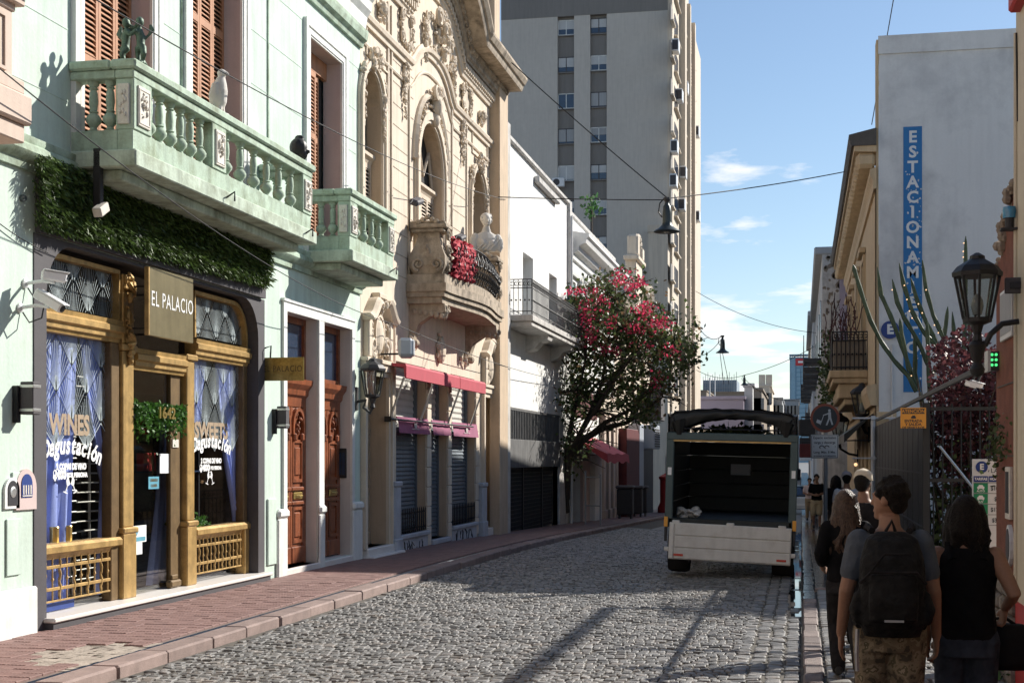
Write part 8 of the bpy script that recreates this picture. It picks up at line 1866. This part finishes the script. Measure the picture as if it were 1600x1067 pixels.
def person(label,x,y,H,yaw,look,arms,legs,parts,vox=.011,group=None,g=None,lean=0,det=True):
    """arms: two (shoulder->elbow->wrist offset lists); legs: two (hip, knee, ankle, toe direction)"""
    zg=g if g is not None else gz(y)+PR; t=thing('person',label,'person',(x,y,zg),yaw,group); s=H/1.75
    def S(p): return V(p)*s
    b=MB()
    tor=[(.90,.155,.105,0),(.98,.15,.105,0),(1.08,.138,.095,.0),(1.20,.155,.105,.005),(1.32,.175,.110,.005),(1.40,.165,.092,0),(1.45,.105,.075,0),(1.485,.062,.062,.0),(1.55,.055,.058,.015)]
    ln=lambda z: lean*(z-.95)
    b.loft([((0,yy+ln(z),z),(a,0,0),(0,bb,0)) for z,a,bb,yy in tor])
    hc=V((0,.03+ln(1.63),1.635)); head_geo(b,hc,look,detail=det)
    for sg,a in zip((-1,1),arms):
        limb(b,[(sg*.165,ln(1.4),1.405),*a['p']],[.056,.046,.040,.028][:1+len(a['p'])] if len(a['p'])==3 else [.056,.043,.029]); w=V(a['p'][-1]); e=V(a['p'][-2]); hand(b,w,a.get('d',(w-e)),a.get('side',(0,1,0)),a.get('fwd',(-sg,0,0)),a.get('curl',.45),.0098 if det else .013)
    for sg,l in zip((-1,1),legs):
        limb(b,l[:3],[.088,.056,.040]); mid=V(l[1]).lerp(V(l[2]),.35); b.ball(mid-V((0,.018,0)),(.052,.055,.10),8,6); an=V(l[2]); td=V(l[3]).normalized(); b.loft([(an-td*.05+V((0,0,-.03)),(.032,0,0),(0,.0,.035)),(an+td*.05+V((0,0,-.035)),(.040,0,0),V((0,0,.038))),(an+td*.16+V((0,0,-.05)),(.042,0,0),V((0,0,.022))),(an+td*.20+V((0,0,-.055)),(.02,0,0),V((0,0,.012)))])
    b.v=[tuple(V(p)*s) for p in b.v]; voxel(b,'body',parts.get('skin','skin'),t,vox,3,local=True)
    def cloth(name,m,build,v=None,sm=3):
        c=MB(); build(c); c.v=[tuple(V(p)*s) for p in c.v]; return voxel(c,name,m,t,v or vox*1.15,sm,local=True)
    e=.016
    def shirt(sl):
        def f(c):
            c.loft([((0,yy+ln(z),z),(a+e+(.012 if z<1.1 else 0),0,0),(0,bb+e+(.012 if z<1.1 else 0),0)) for z,a,bb,yy in tor[:7]])
            for sg,a in zip((-1,1),arms):
                if sl<=0: continue
                A=V((sg*.165,ln(1.4),1.405)); E=V(a['p'][0]); 
                if sl<=1: limb(c,[A,A.lerp(E,sl)],[.074,.066])
                else: limb(c,[A,E,E.lerp(V(a['p'][1]),sl-1)],[.072,.060,.050])
        return f
    def pants(ln_,fat=1.0):
        def f(c):
            c.loft([((0,yy,z),(a+.022,0,0),(0,bb+.024,0)) for z,a,bb,yy in ((.80,.165,.12,0),(.90,.155,.108,0),(1.0,.148,.102,0))])
            for l in legs:
                h,k,a=V(l[0]),V(l[1]),V(l[2]); rr=[.106*fat,.080*fat,.068*fat]
                if ln_<=1: limb(c,[h,h.lerp(k,ln_)],[rr[0],.092*fat])
                else: limb(c,[h,k,k.lerp(a,ln_-1)],rr)
        return f
    def shoes(c):
        for l in legs:
            an=V(l[2]); td=V(l[3]).normalized(); c.loft([(an-td*.075+V((0,0,-.025)),(.036,0,0),V((0,0,.045))),(an+td*.03+V((0,0,-.03)),(.046,0,0),V((0,0,.05))),(an+td*.15+V((0,0,-.048)),(.050,0,0),V((0,0,.032))),(an+td*.215+V((0,0,-.056)),(.030,0,0),V((0,0,.018)))])
    if 'shirt' in parts: cloth('shirt',parts['shirt'][0],shirt(parts['shirt'][1]))
    if 'pants' in parts: cloth('trousers',parts['pants'][0],pants(parts['pants'][1],parts['pants'][2] if len(parts['pants'])>2 else 1))
    cloth('shoes',parts.get('shoes','shoe'),shoes)
    f=V(look).normalized(); r=f.cross(V((0,0,1))).normalized(); M3=Matrix((r,f,V((0,0,1)))).transposed()
    hk=parts.get('hair')
    def hair(c):
        q=random.Random(int(x*100)+int(y*10))
        c.ball(hc+V((0,0,.035))-f*.022,(.086,.094,.098),14,10,M3); c.ball(hc-f*.055+V((0,0,-.02)),(.070,.05,.06),10,8,M3)
        if hk[1]=='short':
            for i in range(46): 
                d=V((q.gauss(0,1),q.gauss(0,1),abs(q.gauss(0,.8)))).normalized(); p=hc+V((0,0,.03))-f*.02+V((d.x*.086,d.y*.09,d.z*.10)); 
                if (p-hc).dot(f)<.055: c.ball(p,q.uniform(.012,.022),6,4)
        if hk[1]=='bob':
            for i in range(90):
                a=q.uniform(-1.9,1.9); d=(-f*math.cos(a)+r*math.sin(a)); top=hc+d*.085+V((0,0,q.uniform(.0,.08))); c.tube([top,top+d*.022+V((0,0,-.08)),top+d*q.uniform(.0,.035)+V((q.gauss(0,.012),q.gauss(0,.012),-.16)),top+d*q.uniform(-.02,.03)+V((q.gauss(0,.02),q.gauss(0,.02),-q.uniform(.2,.27)))],[.018,.022,.02,.008],6)
        if hk[1]=='long':
            for i in range(130):
                a=q.uniform(-1.7,1.7); d=(-f*math.cos(a)+r*math.sin(a)); top=hc+d*.08+V((0,0,q.uniform(.0,.08))); ww=q.uniform(.6,1.3); c.tube([top,top+d*.03+V((0,0,-.12)),top+d*.03*ww+V((q.gauss(0,.02),q.gauss(0,.01),-.28)),top+d*.05*ww+V((q.gauss(0,.03),q.gauss(0,.015),-.42)),top+d*.03*ww+V((q.gauss(0,.035),q.gauss(0,.02),-q.uniform(.46,.62)))],[.016,.02,.02,.016,.006],6)
    if hk: cloth('hair',hk[0],hair,vox*.8,1)
    if 'cap' in parts:
        def cap(c):
            c.lathe([(.09,.03),(.096,.06),(.092,.095),(.07,.13),(.035,.147),(.0,.15)],hc-f*.006,18,mx=None); c.loft([(hc+f*.06+V((0,0,.045)),r*.075,V((0,0,.01))+f*.01),(hc+f*.13+V((0,0,.035)),r*.07,V((0,0,.008))),(hc+f*.165+V((0,0,.025)),r*.045,V((0,0,.006)))]); c.ball(hc+V((0,0,.15)),.012,6,4)
        cloth('cap',parts['cap'],cap,vox*.8,1)
    return t,s,hc
# legs: walking away, mid stride (hip, knee, ankle, toe)
def stride(a,b=None):
    b=a if b is None else b
    return [((-.09,0,.90),(-.095,.10*a+.03,.50),(-.095,.14*a,.085),(0,1,-.02)),((.09,0,.90),(.095,-.05*b+.05,.50),(.095,-.26*b,.10+.10*b),(0,1,-.45*b))]
Y=8.15; xA=bp(1390,800,y=Y).x
arA=[{'p':[(-.235,-.02,1.13),(-.262,.07,.88)],'d':(-.02,.1,-1),'side':(.1,1,0),'fwd':(1,0,0),'curl':.35},{'p':[(.235,-.03,1.13),(.255,.05,.88)],'d':(.0,.08,-1),'side':(-.1,1,0),'fwd':(-1,0,0),'curl':.7}]
t,s,hc=person('man with a large black backpack, slate t-shirt and camouflage trousers, face turned left',xA,Y,1.72,0,(-.86,.5,-.03),arA,stride(.5),{'skin':'skin','hair':('hair_dark','short'),'shirt':('shirt_slate',.62),'pants':('camouflage',2,1.12)},.0085)
def SM(mb,name,m,vox=None,sm=2,**k):
    mb.v=[tuple(V(p)*s) for p in mb.v]
    return voxel(mb,name,m,t,vox,sm,local=True) if vox else mb.build(name,m,t,local=True,**k)
m_=MB(); m_.loft([((0,-.20,.90),(.15,0,0),(0,.08,0)),((0,-.235,.98),(.175,0,0),(0,.12,0)),((0,-.24,1.15),(.18,0,0),(0,.125,0)),((0,-.225,1.32),(.172,0,0),(0,.115,0)),((0,-.19,1.43),(.14,0,0),(0,.085,0)),((0,-.17,1.47),(.08,0,0),(0,.05,0))]); m_.loft([((0,-.345,1.0),(.13,0,0),(0,.05,0)),((0,-.36,1.1),(.135,0,0),(0,.06,0)),((0,-.345,1.25),(.125,0,0),(0,.05,0))])
for sg in (-1,1): m_.loft([((sg*.175,-.22,.97),(.03,0,0),(0,.06,0)),((sg*.195,-.22,1.05),(.035,0,0),(0,.07,0)),((sg*.18,-.22,1.14),(.02,0,0),(0,.05,0))])
SM(m_,'backpack','pack_black',.012,2)
m_=MB()
for sg in (-1,1): m_.tube([(sg*.10,-.10,1.47),(sg*.12,.0,1.49),(sg*.13,.10,1.40),(sg*.15,.10,1.25),(sg*.17,.0,1.08),(sg*.15,-.12,1.0)],.020,6)
m_.tube([(-.17,-.13,.95),(-.19,.0,.96),(-.10,.15,.96),(.10,.15,.96),(.19,.0,.96),(.17,-.13,.95)],.02,6); m_.tube([(-.12,-.40,1.27),(-.05,-.39,1.36),(.08,-.37,1.36)],.008,5); m_.tube([(-.17,-.32,1.2),(-.12,-.38,1.26),(.12,-.38,1.26),(.17,-.32,1.2)],.010,5); m_.tube([(.02,-.16,1.47),(.0,-.20,1.53),(-.03,-.17,1.47)],.010,5); SM(m_,'strap','cloth_charcoal',smooth=True)
m_=MB(); m_.tube([(-.18,-.14,.93),(-.185,-.15,.80),(-.18,-.14,.70)],.012,5); m_.box(-.05,.05,-.412,-.408,1.0,1.012); SM(m_,'buckle','pole_gray')
# person with the tank top and shoulder bag
Y=8.35; xB=bp(1510,800,y=Y).x
arB=[{'p':[(-.215,-.03,1.13),(-.225,.04,.89)],'d':(.02,.08,-1),'side':(.1,1,0),'fwd':(1,0,0),'curl':.6},{'p':[(.262,-.10,1.18),(.235,.10,1.085)],'d':(-.1,.35,-1),'side':(-.3,1,0),'fwd':(-1,0,0),'curl':1.3}]
t,s,hc=person('person in a black sleeveless top and dark jeans carrying a black bag beside the fence',xB,Y,1.62,0,(.1,1,-.05),arB,stride(.35),{'skin':'skin','hair':('hair_dark','bob'),'shirt':('cloth_black',0),'pants':('jeans',2,1.02)},.0085)
m_=MB(); m_.tube([(.14,.0,1.50),(.10,.0,1.46),(.12,-.06,1.42)],.012,5)
for sg in (-1,1): m_.tube([(sg*.085,-.09,1.38),(sg*.10,-.02,1.475),(sg*.095,.07,1.38)],.028,6)
SM(m_,'top_strap','cloth_black',smooth=True); m_=MB(); m_.tube([(-.235,.03,.915),(-.20,.05,.92),(-.235,.06,.915),(-.255,.045,.915),(-.235,.03,.915)],.006,5); SM(m_,'wristband','cloth_black')
m_=MB(); m_.loft([((xB+.24*s,Y+.16,.70*s+.05),(.14,0,0),(0,.06,0)),((xB+.25*s,Y+.16,.74*s+.05),(.165,0,0),(0,.085,0)),((xB+.24*s,Y+.16,.90*s+.05),(.16,0,0),(0,.085,0)),((xB+.23*s,Y+.16,.98*s+.05),(.12,0,0),(0,.06,0))])
bo=thing('hand_bag','slouchy black bag held at hip height by the person in the sleeveless top','bag',(xB+.25,Y+.16,.75)); voxel(m_,'body','bag_black',bo,.013,2); m_=MB(); m_.tube([(xB+.14*s,Y+.16,.96*s+.05),(xB+.19*s,Y+.15,1.01*s+.05),(xB+.25*s,Y+.15,1.012*s+.05),(xB+.32*s,Y+.16,.96*s+.05)],.010,6); m_.build('handle','bag_black',bo)
# long haired woman, cap man, grey cap person
Y=12.25; xC=bp(1322,800,y=Y).x
arC=[{'p':[(-.24,-.08,1.16),(-.20,.10,1.02)],'d':(.3,1,-.3),'side':(0,.2,1),'fwd':(1,0,0),'curl':.6},{'p':[(.22,.02,1.14),(.20,.18,.98)],'d':(0,.8,-.6),'side':(0,.4,1),'fwd':(-1,0,0),'curl':.6}]
lgC=[((-.085,0,.90),(-.08,.20,.52),(-.06,.12,.10),(0,1,-.05)),((.085,0,.90),(.09,-.02,.50),(.10,-.30,.16),(0,.8,-.75))]
t,s,hc=person('woman with long wavy brown hair in black clothes walking mid stride by the kerb',xC,Y,1.57,.05,(.15,1,0),arC,lgC,{'skin':'skin','hair':('hair_highlight','long'),'shirt':('cloth_black',1.55),'pants':('cloth_charcoal',2,1.0)},.0105)
Y=14.3; xD=bp(1349,800,y=Y).x
arD=[{'p':[(-.23,-.03,1.13),(-.24,.08,.90)],'d':(0,.1,-1),'side':(0,1,0)},{'p':[(.23,-.03,1.13),(.24,.02,.90)],'d':(0,.1,-1),'side':(0,1,0)}]
person('man in a beige baseball cap and dark t-shirt ahead of the long haired woman',xD,Y,1.70,0,(.35,.93,0),arD,stride(.5),{'skin':'skin','hair':('hair_dark','none'),'cap':'cap_beige','shirt':('cloth_charcoal',.6),'pants':('cloth_black',2)},.013)
Y=24.5; xE=bp(1323,800,y=Y).x
person('person in a grey cap and white shirt farther along the right pavement',xE,Y,1.60,0,(0,1,0),arD,stride(.4),{'skin':'skin','hair':('hair_dark','none'),'cap':'cap_gray','shirt':('cloth_white',.6),'pants':('cloth_charcoal',2)},.018,det=False)
Y=46.5; xF=bp(1276,800,y=Y).x
arF=[{'p':[(-.24,.02,1.16),(-.05,.2,1.10)],'d':(1,.2,0),'side':(0,0,1),'fwd':(0,-1,0)},{'p':[(.24,.02,1.14),(.06,.2,1.08)],'d':(-1,.2,0),'side':(0,0,1),'fwd':(0,-1,0)}]
person('man in a black t-shirt and khaki shorts walking toward us on the wet pavement',xF,Y,1.72,math.pi,(0,1,-.1),arF,stride(.3),{'skin':'skin','hair':('hair_dark','short'),'shirt':('cloth_black',.7),'pants':('cloth_khaki',1.0)},.02,det=False)
Y=58; xG=bp(1265,800,y=Y).x
person('person in a pinkish top and tan trousers far along the pavement',xG,Y,1.70,math.pi,(0,1,0),arF,stride(.3),{'skin':'skin','hair':('hair_dark','short'),'shirt':('pink_wall',.7),'pants':('cloth_tan',1.9)},.022,det=False)
Y=66; xH=bp(1273,800,y=Y).x
person('person in a pale blue shirt farthest along the pavement',xH,Y,1.72,math.pi,(0,1,0),arD,stride(.3),{'skin':'skin','hair':('hair_dark','short'),'shirt':('cloth_white',.7),'pants':('jeans',1.9)},.024,det=False)
Y=30.5; xI=bp(1306,800,y=Y).x
person('person in dark clothes behind the traffic sign post',xI,Y,1.55,0,(0,1,0),arD,stride(.4),{'skin':'skin','hair':('hair_dark','bob'),'shirt':('cloth_black',1.5),'pants':('cloth_charcoal',2)},.02,det=False)
# ================= DISTANT CAR =================
Y=78; p=bp(1250,745,y=Y); zc=gz(Y); cx=p.x; t=thing('parked_car','distant white car at the right kerb beyond the truck','car',(cx,Y,zc))
def hull(rings,name,m):
    mb=MB(); n=8; vs=[]
    for (y,hw,z0,z1) in rings:
        c=.08; vs+=[(cx-hw,y,z0+c),(cx-hw+c,y,z0),(cx+hw-c,y,z0),(cx+hw,y,z0+c),(cx+hw,y,z1-c),(cx+hw-c,y,z1),(cx-hw+c,y,z1),(cx-hw,y,z1-c)]
    fs=[]
    for i in range(len(rings)-1):
        for j in range(n): fs.append((i*n+j,i*n+(j+1)%n,(i+1)*n+(j+1)%n,(i+1)*n+j))
    fs.append(tuple(range(n))); fs.append(tuple((len(rings)-1)*n+j for j in range(n))); mb.add(vs,fs); return mb.build(name,m,t,smooth=True)
hull([(Y,.78,zc+.3,zc+.85),(Y+.1,.84,zc+.25,zc+.92),(Y+2,.86,zc+.22,zc+.95),(Y+3.9,.82,zc+.25,zc+.85),(Y+4.1,.72,zc+.3,zc+.7)],'body','car_paint'); hull([(Y+.35,.70,zc+.9,zc+1.0),(Y+.75,.64,zc+.9,zc+1.42),(Y+2.2,.64,zc+.9,zc+1.45),(Y+2.9,.70,zc+.9,zc+1.0)],'cabin','pane_dark'); hull([(Y+.8,.56,zc+1.40,zc+1.46),(Y+2.1,.56,zc+1.42,zc+1.49)],'roof','car_paint')
for sx in (-.74,.74):
    for yy in (.8,3.3): m_=MB(); m_.lathe([(.1,-.1),(.3,-.1),(.32,0),(.3,.1),(.1,.1)],(cx+sx,Y+yy,zc+.32),16,'x'); m_.build('wheel','rubber',t)
    m_=MB(); m_.cbox(cx+sx*.85-.1,cx+sx*.85+.1,Y-.02,Y+.05,zc+.62,zc+.8,.02); m_.build('tail_light','reflector_red',t)
m_=MB(); m_.box(cx-.25,cx+.25,Y-.03,Y,zc+.45,zc+.57); m_.build('number_plate','paper',t)
